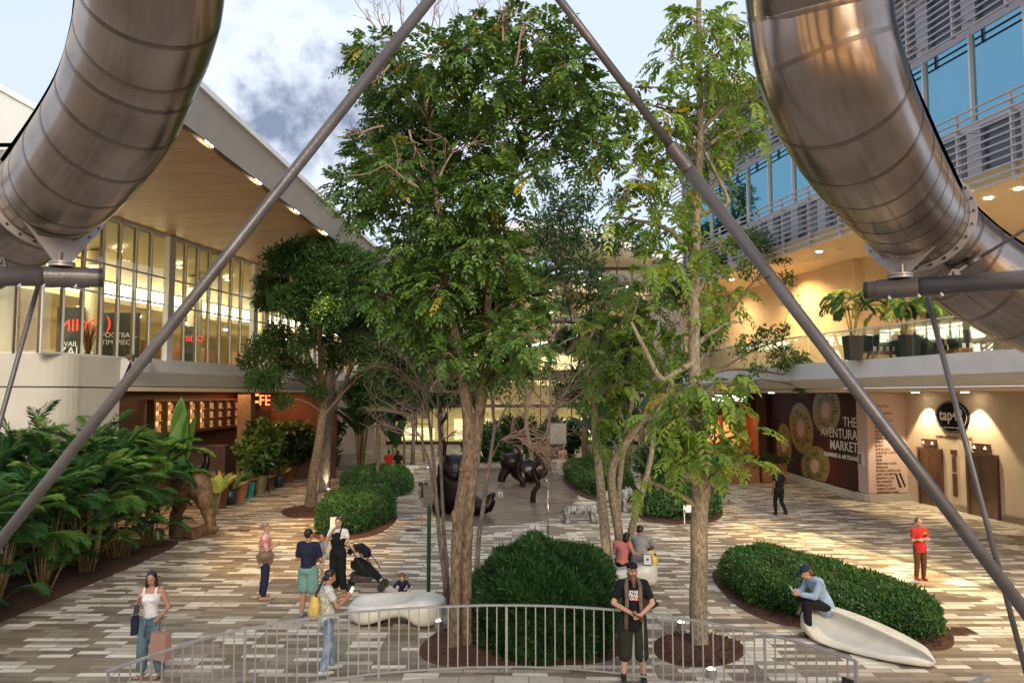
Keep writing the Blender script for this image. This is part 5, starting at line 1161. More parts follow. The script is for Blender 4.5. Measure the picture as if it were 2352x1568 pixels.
mulch_bed([(962,1492),(985,1520),(1060,1532),(1160,1530),(1280,1528),(1380,1520),(1430,1495),(1420,1450),(1300,1420),(1120,1420),(1010,1448)], label='large brown bark mulch bed under the tall tree and the shaggy bush')
bush_px = [(1110,1478),(1150,1512),(1250,1520),(1345,1512),(1392,1478),(1380,1440),(1330,1415),(1240,1405),(1160,1415),(1118,1445)]
hedge('big shaggy dark green bush in the middle behind the railing', [PG(*p) for p in bush_px], 1.62, .12, .017, 1900, spiky=True, leafm=leafmat('bush_leaf', [(0, (.010, .035, .012)), (.4, (.022, .075, .02)), (.8, (.05, .14, .032)), (1, (.10, .2, .05))], .42, .15), group=None, name='bush')
mulch_bed([(1500,1480),(1512,1510),(1560,1528),(1620,1532),(1680,1522),(1710,1500),(1700,1475),(1650,1458),(1580,1453),(1525,1460)], label='round brown bark mulch bed at the foot of the pale trunk')
mulch_bed([(648,1172),(655,1185),(690,1190),(740,1188),(768,1180),(765,1168),(735,1160),(690,1160)], label='small oval mulch bed at the foot of the leaning left tree', h=.05)
mulch_bed([(1395,1385),(1400,1405),(1440,1408),(1485,1402),(1514,1388),(1490,1374),(1450,1370),(1420,1372)], label='small mulch patch behind the bearded man', h=.04)
mulch_bed([(720,1225),(740,1240),(800,1240),(870,1225),(910,1195),(905,1175),(850,1165),(770,1185)], label='brown bark mulch bed under the round left hedge')
hedge('rounded clipped hedge on the left behind the woman with the pushchair', [PG(*p) for p in [(730,1222),(752,1234),(800,1232),(860,1216),(902,1192),(898,1172),(850,1162),(790,1172),(745,1195)]], .95, .075, .04, 620)
hedge('dark low hedge on the left below the person in a red shirt', [PG(*p) for p in [(785,1128),(810,1140),(870,1142),(930,1138),(945,1122),(930,1108),(870,1104),(810,1110)]], .9, .10, .05, 300)
mulch_bed([(745,1135),(760,1143),(800,1144),(830,1140),(820,1130),(780,1126)], label='small mulch bed between the left trees', h=.05)
hedge('dark low hedge right of the wet paving near the stone tiger', [PG(*p) for p in [(1300,1096),(1330,1125),(1375,1142),(1440,1146),(1450,1130),(1420,1100),(1360,1085),(1310,1084)]], .9, .10, .05, 300)
mulch_bed([(1292,1100),(1325,1135),(1380,1152),(1450,1152),(1470,1130),(1430,1096),(1330,1085)], label='mulch bed under the far right dark hedge', h=.05)
hedge('round dark hedge with thin trunks behind the pale tree trunk', [PG(*p) for p in [(1468,1180),(1500,1192),(1560,1196),(1620,1192),(1650,1180),(1640,1162),(1580,1152),(1510,1152),(1475,1165)]], .85, .09, .045, 380)
mulch_bed([(1458,1180),(1490,1198),(1560,1204),(1630,1200),(1660,1182),(1645,1160),(1560,1150),(1480,1160)], label='mulch bed under the round dark hedge', h=.05)

# ---- areca palm hedge on the left
def frond(LV, ra, base, d0, L_, up0, leaflets=34, ll=.34, col=.4, wid=.0115, droop=1.0, pr=.007):
    d = Vector(d0).normalized(); pts = [Vector(base)]; cur = (d*math.cos(up0)+Vector((0, 0, 1))*math.sin(up0)).normalized(); n = 12
    for i in range(n):
        cur = (cur+Vector((0, 0, -1))*droop*.11*(.3+i/n*1.5)).normalized(); pts.append(pts[-1]+cur*L_/n)
    ra.tube(pts, [pr*(1-.8*i/n) for i in range(n+1)], 4, cap=False)
    A = np.array([list(p) for p in pts]); t = np.linspace(.22, .99, leaflets)*n; i0 = np.clip(t.astype(int), 0, n-1); fr = (t-i0)[:, None]
    P = A[i0]*(1-fr)+A[i0+1]*fr; T = unit(A[i0+1]-A[i0]); sd = unit(np.cross(T, [0, 0, 1.0])); s_ = np.sin(np.linspace(.35, 2.75, leaflets))
    for sg in (-1, 1):
        D = T*.75+sd*sg*.8+np.array([0, 0, -.10])+rng.normal(size=T.shape)*.08
        LV.add(P, D, np.cross(sd, T)+rng.normal(size=T.shape)*.12, ll*s_*(.9+.2*rng.random(leaflets)), wid*1.3, np.clip(col+rng.normal(size=leaflets)*.05, 0, 1))
def areca(c, H, label, nf=48, ncane=11, name='areca_palm', cat='palm', group='areca palms in the left hedge', spread=.5, L_=1.6, leaflets=48, ll=.38, lowf=16):
    root = empty(name, (c[0], c[1], 0 if len(c) < 3 else c[2]), label, cat, group); z0 = 0 if len(c) < 3 else c[2]
    cn = MB(); LV = Leaves(); ra = MB(); tops = []
    for k in range(ncane):
        a_ = random.random()*6.28; r = random.random()*spread; lean = Vector((math.cos(a_), math.sin(a_), 0)); p = Vector((c[0], c[1], z0))+lean*r*.5
        h_ = H*random.uniform(.35, .62); q = p+lean*random.uniform(.1, .4)+Vector((0, 0, h_)); cn.tube([p, p.lerp(q, .5)+lean*.03, q], [.024, .02, .016], 6); tops.append((q, lean))
    for k in range(nf):
        q, lean = random.choice(tops); a_ = random.random()*6.28; d = Vector((math.cos(a_), math.sin(a_), 0))*1.0+lean*.5
        frond(LV, ra, q, d, L_*random.uniform(.75, 1.15), random.uniform(.5, 1.35), leaflets, ll, random.choice((.2, .35, .45, .55, .75, .9)), droop=random.uniform(.8, 1.6))
    for k in range(lowf):
        a_ = random.random()*6.28; d = Vector((math.cos(a_), math.sin(a_), 0)); frond(LV, ra, Vector((c[0], c[1], z0))+d*spread*.6+Vector((0, 0, random.uniform(.2, H*.3))), d, L_*random.uniform(.5, .8), random.uniform(.5, 1.1), leaflets, ll*.8, random.choice((.2, .35, .5, .8)), droop=1.2)
    cn.build('canes', BARK['cane'], root, smooth=True); fo = LV.build('fronds', GP, root); ra.build('midribs', BARK['cane'], fo)
    return root
mulch_bed(pts=[(-10.5, 12.0), (-10.1, 15), (-9.95, 18.5), (-9.95, 22.5), (-10.5, 23.8), (-12.6, 23.8), (-14.5, 21), (-15, 16), (-14.8, 12)], label='long dark mulch bed under the areca palms on the left', h=.06)
spots = [(-10.9,14.2,3.1),(-12.2,13.3,3.5),(-10.85,16.0,3.0),(-12.4,15.6,3.6),(-10.8,17.7,3.1),(-12.3,17.7,3.9),(-10.75,19.4,3.4),(-12.0,19.8,4.3),(-10.9,21.2,3.6),(-11.9,21.6,4.7),(-13.6,16.8,3.9),(-13.3,20.0,4.6),(-10.9,22.9,3.6),(-11.9,12.0,3.0),(-10.7,12.6,2.3)]
where = ['nearest the camera, at the left edge of the frame', 'behind the nearest clump, touching the cream wall', 'second in the front row of the hedge', 'tall, behind the second front clump', 'in the middle of the front row', 'in the middle of the back row by the cream wall', 'fourth in the front row, with bare canes showing', 'tall, rising against the cream wall', 'near the far end of the front row', 'tallest, rising in front of the dark restaurant opening', 'at the back left, under the steel strut', 'at the far back corner by the cream wall', 'last of the row, beside the carved root', 'at the lower left corner, behind the first clump', 'low, at the left edge with pale canes']
for (x, y, h), wl in zip(spots, where): areca((x+.12, y), h*1.04, 'areca palm clump '+wl)
# palms on the terrace
for (x, Yq, lb, H_) in ((1958, 27.6, 'potted palm behind the glass balustrade left of the support beam end', 3.0), (2075, 27.0, 'potted palm behind the glass balustrade right of the support beam end', 2.8), (2130, 26.2, 'potted palm half hidden by the right tube slide', 2.6)):
    p = PX(x, 780, Yq); root = empty('terrace_palm', (p.x, p.y, 5.66), lb, 'palm', 'potted palms on the terrace'); cn = MB(); LV = Leaves(); ra = MB()
    for k in range(5):
        a_ = k*1.3; q0 = Vector((p.x, p.y, 6.3)); q1 = q0+Vector((math.cos(a_)*.25, math.sin(a_)*.25, H_*.38+random.random()*.4)); cn.tube([q0, q1], [.03, .022], 7)
        for j in range(4):
            b_ = random.random()*6.28; frond(LV, ra, q1, (math.cos(b_), math.sin(b_), 0), 1.25, random.uniform(.3, 1.1), 26, .40, random.choice((.3, .5, .7, .97)), droop=1.7, wid=.03)
    cn.build('canes', BARK['cane'], root, smooth=True); fo = LV.build('fronds', GP, root); ra.build('midribs', BARK['cane'], fo)
    a = MB(); a.lathe((p.x, p.y, 5.66), [(.24, 0), (.32, .7), (.34, .75), (.30, .75), (.28, .66)], 20); a.build('planter', M['black'], root)

# ---- banana-like plants
def bigleaf(mb, cols, base, d, L_, W_, up0, droop, col, tears=0):
    d = Vector(d).normalized(); cur = (d*math.cos(up0)+Vector((0, 0, 1))*math.sin(up0)).normalized(); p = Vector(base); n = 9; rows = []
    for i in range(n+1):
        t = i/n; sd = cur.cross(Vector((0, 0, 1)));  sd = sd.normalized() if sd.length > .05 else Vector((1, 0, 0)); nn = sd.cross(cur)
        w_ = W_*.5*math.sin(math.pi*min(1, .06+t*.94))**.6*(1 if i < n else .05); wob = random.uniform(-.04, .04)*W_
        rows.append([p-sd*w_+nn*(.12*w_+wob), p, p+sd*w_+nn*(.12*w_-wob)])
        cur = (cur+Vector((0, 0, -1))*droop*.12*(.3+t)).normalized(); p = p+cur*L_/n
    b = len(mb.v); mb.v += [tuple(q) for r in rows for q in r]
    for i in range(n):
        for j in range(2): mb.f.append((b+i*3+j, b+i*3+j+1, b+i*3+3+j+1, b+i*3+3+j)); mb.m.append(0); cols.append(min(1, max(0, col+random.gauss(0, .02))))
def banana(px, H, n, label, L_=1.6, W_=.45, col=.3, group='broad leaved banana plants', name='banana_plant', stemh=.5, z=0, off=(0, 0)):
    p = PG(*px, z) if len(px) == 2 else Vector(px); root = empty(name, (p.x, p.y, z), label, 'plant', group); mb = MB(); cols = []; st = MB()
    for k in range(n):
        a_ = 2.4*k+random.random()*.5; d = Vector((math.cos(a_), math.sin(a_), 0)); h_ = H*stemh*random.uniform(.7, 1.1); s0 = Vector((p.x, p.y, z))+d*.08; s1 = Vector((p.x, p.y, z))+d*random.uniform(.12, .4)+Vector((0, 0, h_))
        st.tube([s0, s1], [.05, .02], 7); bigleaf(mb, cols, s1, d, L_*random.uniform(.75, 1.15), W_, random.uniform(.5, 1.3), random.uniform(.8, 2.2), random.choice((col, col+.1, col-.12, col+.25)))
    st.build('stems', mat('plant_stem', (.12, .14, .04), .6, sc=4, col2=(.25, .2, .08)) if 'plant_stem' not in bpy.data.materials else bpy.data.materials['plant_stem'], root, smooth=True)
    mesh_obj('leaves', mb.v, mb.f, GB, root, smooth=True, rnd=cols); return root
banana((828, 1098), 4.6, 13, 'banana plant with hanging dark leaves beside the person in red', 2.7, .75, .15, stemh=.62)
banana((905, 1085), 3.4, 8, 'banana plant leaning right behind the seated pair', 2.6, .6, .12, stemh=.6)
banana((1390, 1110), 3.6, 10, 'banana plant behind the right dark hedge, leaning left', 3.1, .7, .15, stemh=.6)
banana((1440, 1098), 4.2, 10, 'tall banana plant behind the four stemmed tree', 3.1, .7, .18, stemh=.6)
banana((1505, 1178), 2.4, 7, 'banana plant in the round dark hedge, left of the pale trunk', 1.3, .4, .3, stemh=.6)
banana((1628, 1180), 2.9, 7, 'banana plant just right of the pale trunk', 1.3, .42, .35, stemh=.6)
banana((1360, 1072), 3.4, 9, 'far banana plant beside the notice board', 2.8, .6, .12, stemh=.6)
for lb, px in (('dark leafy shrub at the back of the wet paving, left part', (1120, 1062)), ('dark leafy shrub at the back of the wet paving, middle part', (1175, 1056)), ('dark leafy shrub at the back of the wet paving, right part', (1240, 1056)), ('dark leafy shrub below the notice board', (1290, 1062))):
    p = PG(*px); root = empty('shrub', (p.x, p.y, 0), lb, 'shrub', 'dark shrubs behind the fountain'); LV = Leaves(); st = MB()
    for k in range(14): 
        a_ = random.random()*6.28; st.tube([p, p+Vector((math.cos(a_)*.8, math.sin(a_)*.5, random.uniform(1.4, 3.0)))], [.03, .008], 5)
    for q in range(9): lv_simple(90, .34, .09, .18, 4)(LV, np.array([p.x+random.uniform(-1, 1), p.y+random.uniform(-.6, .6), random.uniform(.5, 2.6)]), .6, 1)
    st.build('stems', BARK['grey'], root); LV.build('foliage', G4, root)
# thin trunks inside the round hedge
for lb, px, tp in (('thin brown sapling trunk in the round dark hedge', (1548, 1170), (1545, 1000)), ('thin brown sapling trunk left in the round dark hedge', (1516, 1172), (1500, 1060)), ('thin bare sapling trunk in the left dark hedge', (866, 1128), (872, 930)), ('slim far trunk left of the twiggy tree', (928, 1070), (930, 900)), ('slim leaning far trunk in front of the hall', (975, 1060), (960, 880)), ('stout far trunk left of the bronze figure', (905+45, 1056), (950, 930))):
    p = PG(*px); q = PX(tp[0], tp[1], p.y); root = empty('sapling', (p.x, p.y, 0), lb, 'sapling', 'thin trunks among the hedges'); a = MB(); a.tube(branchpath(p, q, jit=.1), [.09-.006*i for i in range(7)], 8); a.build('trunk', BARK['tan'], root, smooth=True); LV = Leaves(); lv_simple(60, .3, .09, .3, 4)(LV, np.array(q), .7, 1); LV.build('crown', G4, root)

# ---- potted plants in a row on the left
M['terracotta'] = mat('terracotta_glaze', (.20, .07, .035), .45, sc=5, col2=(.30, .12, .06)); M['teal'] = mat('teal_glaze', (.01, .10, .10), .25, sc=5, col2=(.02, .19, .17))
M['olive'] = mat('olive_glaze', (.10, .075, .03), .3, sc=5, col2=(.19, .14, .06)); M['inkpot'] = mat('ink_glaze', (.02, .03, .035), .25, var=.3); M['rust'] = mat('rust_glaze', (.10, .04, .02), .35, sc=5, col2=(.17, .07, .035)); M['greypot'] = mat('grey_pot', (.09, .10, .095), .6, var=.2)
pots = [(504,1166,.36,.95,'rust','straight rust brown pot beside the carved root','red'),(548-5,1156+0,.36,.62,'inkpot','squat blackish glazed pot, second from the carved root','red'),(548,1150,.40,.80,'terracotta','wide terracotta pot between the black and the teal pots','low'),(573,1143,.24,.70,'teal','narrow teal glazed pot','thin'),(596,1134,.36,.85,'olive','olive green tapered pot right of the teal pot','fiddle'),(618,1124,.30,.9,'rust','dark rust pot behind the olive pot','fiddle'),(640,1118,.30,.6,'inkpot','small dark round pot with orange bromeliads','red'),(660,1108,.42,.85,'rust','big brown pot below the dark fiddle leaf shrub','fiddle'),(684,1098,.34,.9,'greypot','grey green pot before the big tapered pot','fiddle'),(700+5,1088,.48,.95,'rust','widest brown tapered pot left of the leaning tree','banana'),(742,1078,.40,.8,'greypot','grey pot behind the leaning trunk','fiddle'),(765,1072,.5,.75,'rust','brown pot at the orange lit restaurant, far end of the row','low')]
pots[1] = (527,1158,.34,.60,*pots[1][4:])
for i, (x, y, r, h, mt, lb, kind) in enumerate(pots):
    p = PG(x, y); root = empty('potted_plant', (p.x, p.y, 0), lb, 'potted plant', 'potted plants in a row before the restaurant')
    a = MB(); prof = {'inkpot': [(r*.6, 0), (r*.95, h*.35), (r, h*.6), (r*.75, h*.95), (r*.85, h)], 'teal': [(r*.6, 0), (r*.85, h*.5), (r, h*.95), (r, h)]}.get(mt, [(r*.68, 0), (r*.85, h*.5), (r*.98, h*.93), (r*1.06, h*.95), (r*1.06, h)])
    a.lathe(p, prof+[(r*.8, h), (r*.78, h*.93)], 24); a.build('pot', M[mt], root, smooth=False)
    LV = Leaves(); st = MB(); top = Vector((p.x, p.y, h))
    if kind == 'fiddle':
        for k in range(6):
            q = top+Vector((random.gauss(0, .3), random.gauss(0, .3), random.uniform(1.0, 1.9))); st.tube(branchpath(top-Vector((0,0,.1)), q, jit=.1), [.03, .03, .025, .02, .018, .015, .01], 6); lv_simple(60, .30, .19, .72 if i == 4 else .3, 3, .1)(LV, np.array(q), .48, 1)
            lv_simple(40, .28, .17, .25, 3, .1)(LV, np.array(top.lerp(q, .5)), .45, 1)
    elif kind == 'thin':
        for k in range(3):
            q = top+Vector((random.gauss(0, .1), random.gauss(0, .1), random.uniform(.6, 1.2))); st.tube([top-Vector((0,0,.1)), q], [.02, .01], 6); lv_simple(60, .2, .07, .35, 3)(LV, np.array(q), .3, 1)
    elif kind in ('red', 'low'):
        for k in range(34 if kind == 'red' else 22):
            a_ = random.random()*6.28; q = top+Vector((math.cos(a_)*.1, math.sin(a_)*.1, -.03)); LV.add(np.array([q]), np.array([[math.cos(a_), math.sin(a_), random.uniform(.5, 1.8)]]), np.array([[0, 0, 1.0]]), random.uniform(.45, .75), .11, random.choice((.3, .5, .99, .9)))
        st.tube([top-Vector((0,0,.1)), top+Vector((0, 0, .3))], [.03, .01], 5)
    else: st.tube([top-Vector((0,0,.1)), top+Vector((0, 0, .8))], [.07, .03], 8)
    st.build('stems', BARK['grey'], root)
    if LV.P: LV.build('foliage', G4 if kind != 'red' else leafmat('bromeliad_leaf', [(0, (.02, .07, .02)), (.6, (.10, .22, .05)), (.88, (.45, .5, .2)), (1, (.5, .03, .02))], .35, .2) if 'bromeliad_leaf' not in bpy.data.materials else bpy.data.materials['bromeliad_leaf'], root)
    if kind == 'banana':
        mb = MB(); cols = []
        for k in range(8):
            a_ = k*2.4; bigleaf(mb, cols, top+Vector((0, 0, .8)), (math.cos(a_), math.sin(a_), 0), 1.7, .5, random.uniform(.6, 1.4), 1.5, random.choice((.2, .5, .8)))
        mesh_obj('leaves', mb.v, mb.f, GB, root, smooth=True, rnd=cols)
def standalone(label, px, n, L_, W_, col, up=1.2, z=.5):
    p = PG(*px); root = empty('broadleaf_plant', (p.x, p.y, 0), label, 'plant', None); mb = MB(); cols = []; st = MB()
    for k in range(n):
        a_ = 2.4*k; d = Vector((math.cos(a_), math.sin(a_), 0)); s1 = Vector((p.x, p.y, z))+d*.15; st.tube([Vector((p.x, p.y, 0)), s1], [.03, .015], 6); bigleaf(mb, cols, s1, d, L_*random.uniform(.8, 1.1), W_, up*random.uniform(.85, 1.1), .7, col)
    st.build('stems', bpy.data.materials['plant_stem'], root); mesh_obj('leaves', mb.v, mb.f, GB, root, smooth=True, rnd=cols)
standalone('upright paddle leaved plant rising above the palms by the restaurant', (405, 1215), 4, 2.4, .6, .72, 1.5, 1.9)
standalone('pale cream leaved plant beside the carved root', (497, 1180), 7, 1.0, .34, .92, 1.0, .8)
standalone('paddle leaved plant with a lit yellow green leaf behind the leaning trunk', (700, 1095), 6, 2.3, .5, .8, 1.2, 1.3)
# ================================================================ STREET FURNITURE AND SCULPTURE
def loft(secs, cap=True):
    """secs: list of closed point lists of equal length"""
    n = len(secs[0]); v = [tuple(p) for s in secs for p in s]; f = []
    for i in range(len(secs)-1):
        for j in range(n): f.append((i*n+j, i*n+(j+1) % n, (i+1)*n+(j+1) % n, (i+1)*n+j))
    if cap: f += [tuple(range(n-1, -1, -1)), tuple((len(secs)-1)*n+j for j in range(n))]
    return v, f
def shell_bench(label, c, rz, secs, parts=None):
    """secs: (x, [(v, z)...]) in bench space; v = towards the viewer is negative"""
    S = []
    Mz = Matrix.Rotation(rz, 3, 'Z')
    for x, pl in secs: S.append([Vector(c)+Mz @ Vector((x+(q[2] if len(q) > 2 else 0), q[0], q[1])) for q in pl])
    v, f = loft(S); o = mesh_obj('bench', v, f, M['bench'], smooth=True, label=label, cat='bench', group='white moulded benches'); return subsurf_obj(o, 2)
# right: long shell, seat end left, low scooped tip right
b0 = PG(1862, 1450); b1 = PG(2138, 1530); rz = math.atan2(b1.y-b0.y, b1.x-b0.x); Lb = (b1-b0).length
def sec(w0, w1, zf, zb, zd, uc=.0): # front width, back width, front lip, back ridge, dish depth
    return [(-w0, 0), (-w0-.03, zf*.6), (-w0, zf), (-w0+.05, zf-.005), (-w0*.5, zd), (w1*.10, zd), (w1*.34, zd+(zb-zd)*.35), (w1*.30, zd+(zb-zd)*.72), (w1*.12, zb-.05), (w1*.10, zb-.01), (w1*.18, zb+.005), (w1*.95, zb-.02), (w1*1.04, zb*.75), (w1, 0)]
S = [(-.12, sec(.12, .25, .38, .45, .42)), (0, sec(.30, .40, .36, .50, .40)), (.2, sec(.42, .46, .22, .50, .26)), (.45, sec(.52, .48, .07, .49, .10)), (.8, sec(.56, .50, .06, .45, .05)), (1.25, sec(.56, .50, .10, .38, .035)), (1.7, sec(.50, .44, .15, .29, .035)), (2.05, sec(.38, .32, .18, .23, .05)), (Lb-.1, sec(.26, .18, .18, .20, .09)), (Lb+.08, sec(.12, .06, .10, .12, .08))]
bench_r = shell_bench('long white moulded shell bench, scooped out, with the denim shirted person at its high end', b0, rz, S)
# left bench
c0 = PG(915, 1425); 
def sec2(w0, w1, z0, z1, dish=.0): return [(-w0, z0), (-w0-.04, (z0+z1)*.5), (-w0, z1), (-w0*.5, z1-dish), (0, z1-dish), (w1*.5, z1-dish*.5), (w1, z1), (w1+.05, (z0+z1)*.5), (w1, z0), (0, z0)]
S = [(-.98, sec2(.14, .22, .18, .34)), (-.86, sec2(.36, .42, .10, .46, .05)), (-.6, sec2(.50, .5, .0, .50, .20)), (-.3, sec2(.52, .52, .10, .52, .24)), (.05, sec2(.50, .52, .22, .53, .16)), (.28, sec2(.46, .52, .20, .53, .02)), (.40, sec2(.46, .52, .0, .53)), (.68, sec2(.42, .48, .0, .52)), (.86, sec2(.32, .40, .06, .48)), (.95, sec2(.16, .24, .2, .42))]
shell_bench('white moulded bench with an arched underside, the toddler leaning on it', (c0.x, c0.y-.15, 0), R(-4), S)
c1 = PG(1440, 1345)
S = [(-.95, sec2(.12, .2, .2, .34)), (-.8, sec2(.3, .38, .05, .44, .03)), (-.45, sec2(.4, .5, .0, .42, .12)), (-.1, sec2(.36, .5, .0, .45, .10)), (.2, sec2(.38, .5, .02, .5, .02)), (.5, sec2(.40, .48, .0, .52)), (.68, sec2(.36, .42, .0, .52)), (.80, sec2(.2, .26, .1, .48))]
shell_bench('white moulded bench under the embracing couple', (c1.x-.06, c1.y+.15, 0), R(2), S)

def blobobj(name, mb, vox, m, sm=3, parent=None, **k):
    v, f = blob(mb, vox, sm); return mesh_obj(name, v, f, m, parent, smooth=True, **k)
# carved stone animals used as seats
def stone_beast(px, L_, H_, rz, label, stripes=True):
    p = PG(*px); mb = MB(); Mz = Matrix.Rotation(rz, 3, 'Z')
    q = lambda x, y, z: p+Mz @ Vector((x, y, z))
    mb.cap(q(-L_*.42, 0, H_*.72), q(L_*.30, 0, H_*.74), H_*.25, H_*.27, n=14)
    for x in (-.40, -.05+.3): 
        for y in (-.13, .13): mb.cap(q(L_*x, y, H_*.6), q(L_*x+(-.04 if x < 0 else .05), y*1.1, .07), .10, .075); mb.ell(q(L_*x+(-.02 if x < 0 else .09), y*1.1, .06), (.13, .09, .065))
    mb.ell(q(L_*.46, 0, H_*.86), (.20, .20, .19)); mb.ell(q(L_*.58, 0, H_*.74), (.12, .12, .10)); mb.ell(q(L_*.44, .14, H_*1.06), (.05, .04, .06)); mb.ell(q(L_*.44, -.14, H_*1.06), (.05, .04, .06))
    mb.tube([q(-L_*.48, 0, H_*.8), q(-L_*.56, .05, H_*.6), q(-L_*.50, .14, H_*.4)], [.045, .04, .035], 8)
    return blobobj('stone_animal', mb, .022, M['tigerstone'], label=label, cat='stone seat', group='carved stone animals')
m, nt_, b_ = newmat('tiger_stone'); l_ = nt_.links.new
tc_ = nd(nt_, 'ShaderNodeTexCoord'); mp_ = nd(nt_, 'ShaderNodeMapping'); mp_.inputs['Scale'].default_value = (7, 2.2, 2.2); wv = nd(nt_, 'ShaderNodeTexNoise'); wv.inputs['Scale'].default_value = 1.6; wv.inputs['Detail'].default_value = 6; wv.inputs['Distortion'].default_value = .8
rp_ = nd(nt_, 'ShaderNodeValToRGB'); rp_.color_ramp.elements[0].color = (.085, .09, .10, 1); rp_.color_ramp.elements[1].color = (.38, .37, .365, 1); rp_.color_ramp.elements[0].position = .42; rp_.color_ramp.elements[1].position = .62
l_(tc_.outputs['Object'], mp_.inputs[0]); l_(mp_.outputs[0], wv.inputs[0]); l_(wv.outputs[0], rp_.inputs[0]); l_(rp_.outputs[0], b_.inputs['Base Color']); b_.inputs['Roughness'].default_value = .75; M['tigerstone'] = m
stone_beast((1337, 1200), 1.35, .62, R(8), 'low striped grey stone tiger seat beside the wet paving')
stone_beast((1412, 1176), 1.3, .85, R(20), 'taller grey stone animal seat half hidden by the slim grey stems')
# far stone slab bench
p = PG(1315, 1078); mb = MB(); mb.cap(p+Vector((-1.15, 0, .5)), p+Vector((1.15, 0, .46)), .13, .11); mb.cap(p+Vector((-.8, 0, .4)), p+Vector((-.85, 0, .05)), .18, .22); mb.cap(p+Vector((.75, 0, .4)), p+Vector((.8, 0, .05)), .16, .2)
blobobj('stone_bench', mb, .04, M['concrete'], label='pale rough stone slab bench with a person in a patterned shirt', cat='bench')
p = PG(905, 1092); mb = MB(); mb.cap(p+Vector((-1.1, 0, .46)), p+Vector((1.3, 0, .46)), .13, .12); mb.cap(p+Vector((-.8, 0, .4)), p+Vector((-.85, 0, .05)), .18, .22); mb.cap(p+Vector((.9, 0, .4)), p+Vector((.95, 0, .05)), .16, .2)
blobobj('stone_bench', mb, .04, M['concrete'], label='grey stone bench under the person in a red shirt', cat='bench')
# bronze creatures in the fountain
p = PG(1045, 1178); mb = MB(); q = lambda x, y, z: p+Vector((x, y, z))
mb.ell(q(-.05, 0, 1.0), (.70, .62, 1.1), n=20, k=14); mb.ell(q(-.05, 0, 1.62), (.64, .58, .62), n=20, k=14); mb.ell(q(-.30, -.1, 2.10), (.14, .14, .12)); mb.ell(q(.3, -.1, 2.10), (.14, .14, .12)); mb.ell(q(0, -.45, 1.45), (.25, .25, .2))
mb.tube([q(.3, -.2, .6), q(.7, -.4, .35), q(1.0, -.5, .3), q(1.28, -.55, .36), q(1.42, -.55, .62)], [.42, .38, .32, .25, .17], 14); mb.ell(q(1.35, -.55, .68), (.26, .17, .12), Matrix.Rotation(R(-35), 3, 'Y'))
mb.tube([q(-.5, -.1, .5), q(-.6, -.4, .25), q(-.55, -.6, .12)], [.3, .25, .2], 12)
mb.tube([q(-.42, 0, 2.1), q(-.40, 0, 2.6), q(-.58, 0, 3.0), q(-.62, 0, 3.3), q(-.38, 0, 3.6), q(-.36, 0, 3.85)], [.08, .09, .085, .08, .075, .04], 10)
fb = blobobj('bronze_creature', mb, .035, M['bronze'], label='big dark bronze creature standing behind the main trunk with a foot stretched forward', cat='sculpture', group='bronze fountain creatures')
p = PG(1190, 1110); q = lambda x, y, z: p+Vector((x*.95+.1, y*.62, z*.62)); mb = MB()
mb.ell(q(-.5, 0, 1.7), (.55, .45, .48), n=20, k=14); mb.tube([q(-.7, -.1, 1.3), q(-.95, -.2, .6), q(-1.0, -.25, .15)], [.28, .22, .2], 12); mb.ell(q(.35, .2, 1.0), (.85, .5, .58), n=20, k=14); mb.ell(q(1.0, .2, 1.1), (.5, .4, .5)); mb.tube([q(.1, -.3, .9), q(.15, -.5, .5), q(.2, -.5, .1)], [.3, .26, .22], 12)
mb.ell(q(-.2, 0, 2.35), (.12, .12, .12)); mb.ell(q(-.85, 0, 2.3), (.12, .12, .12))
blobobj('bronze_creature', mb, .05, M['bronze'], label='far dark bronze creature crouching at the back of the wet paving', cat='sculpture', group='bronze fountain creatures')
def wiggle(px, pts, r, label):
    base = PG(*px); P = [PX(x, y, base.y) for x, y in pts]; P[0].z = -.02; fine = []
    for i in range(len(P)-1):
        a_, b_, c_, d_ = P[max(0, i-1)], P[i], P[i+1], P[min(len(P)-1, i+2)]
        for k in range(6): t = k/6; fine.append(.5*((2*b_)+(c_-a_)*t+(2*a_-5*b_+4*c_-d_)*t*t+(3*b_-a_-3*c_+d_)*t**3))
    fine.append(P[-1]); a = MB(); a.tube(fine, [r*(1-.3*i/len(fine)) for i in range(len(fine))], 12)
    a.build('bronze_snake', M['bronze'], smooth=True, label=label, cat='sculpture', group='bronze snake columns')
wiggle((1224, 1153), [(1224,1155),(1226,1130),(1236,1112),(1228,1092),(1226,1076),(1240,1055),(1241,1035),(1240,1000)], .12, 'wavy dark bronze column rising from the wet paving, nearer one')
wiggle((1200, 1118), [(1202,1119),(1199,1105),(1192,1092),(1190,1075),(1196,1050),(1185,1020)], .12, 'wavy dark bronze leg in front of the far bronze creature')
# water jets
M['water'] = mat('water_jet', (.75, .78, .82), .2, var=.1); 
def jet(pts, Y, r, label):
    P = [PX(x, y, Y) for x, y in pts]; a = MB(); a.tube(P, r, 6); o = a.build('water_jet', M['water'], smooth=True, label=label, cat='water jet', group='thin fountain jets')
jet([(1127,1068),(1121,1075),(1117,1090),(1115,1110)], 37, .025, 'thin water jet falling from the far creature into the basin')
jet([(1095,1000),(1102,1030),(1108,1048)], 36, .025, 'thin slanting water jet above the big creature')
for (x, y, lb) in ((1147, 1137, 'low bubbling jet, left of the pair on the wet paving'), (1153, 1137, 'low bubbling jet, right of the pair on the wet paving')):
    g_ = PG(x, y+10); jet([(x-4, y-4), (x-2, y-9), (x, y-6), (x+1, y+8)], g_.y, .02, lb)
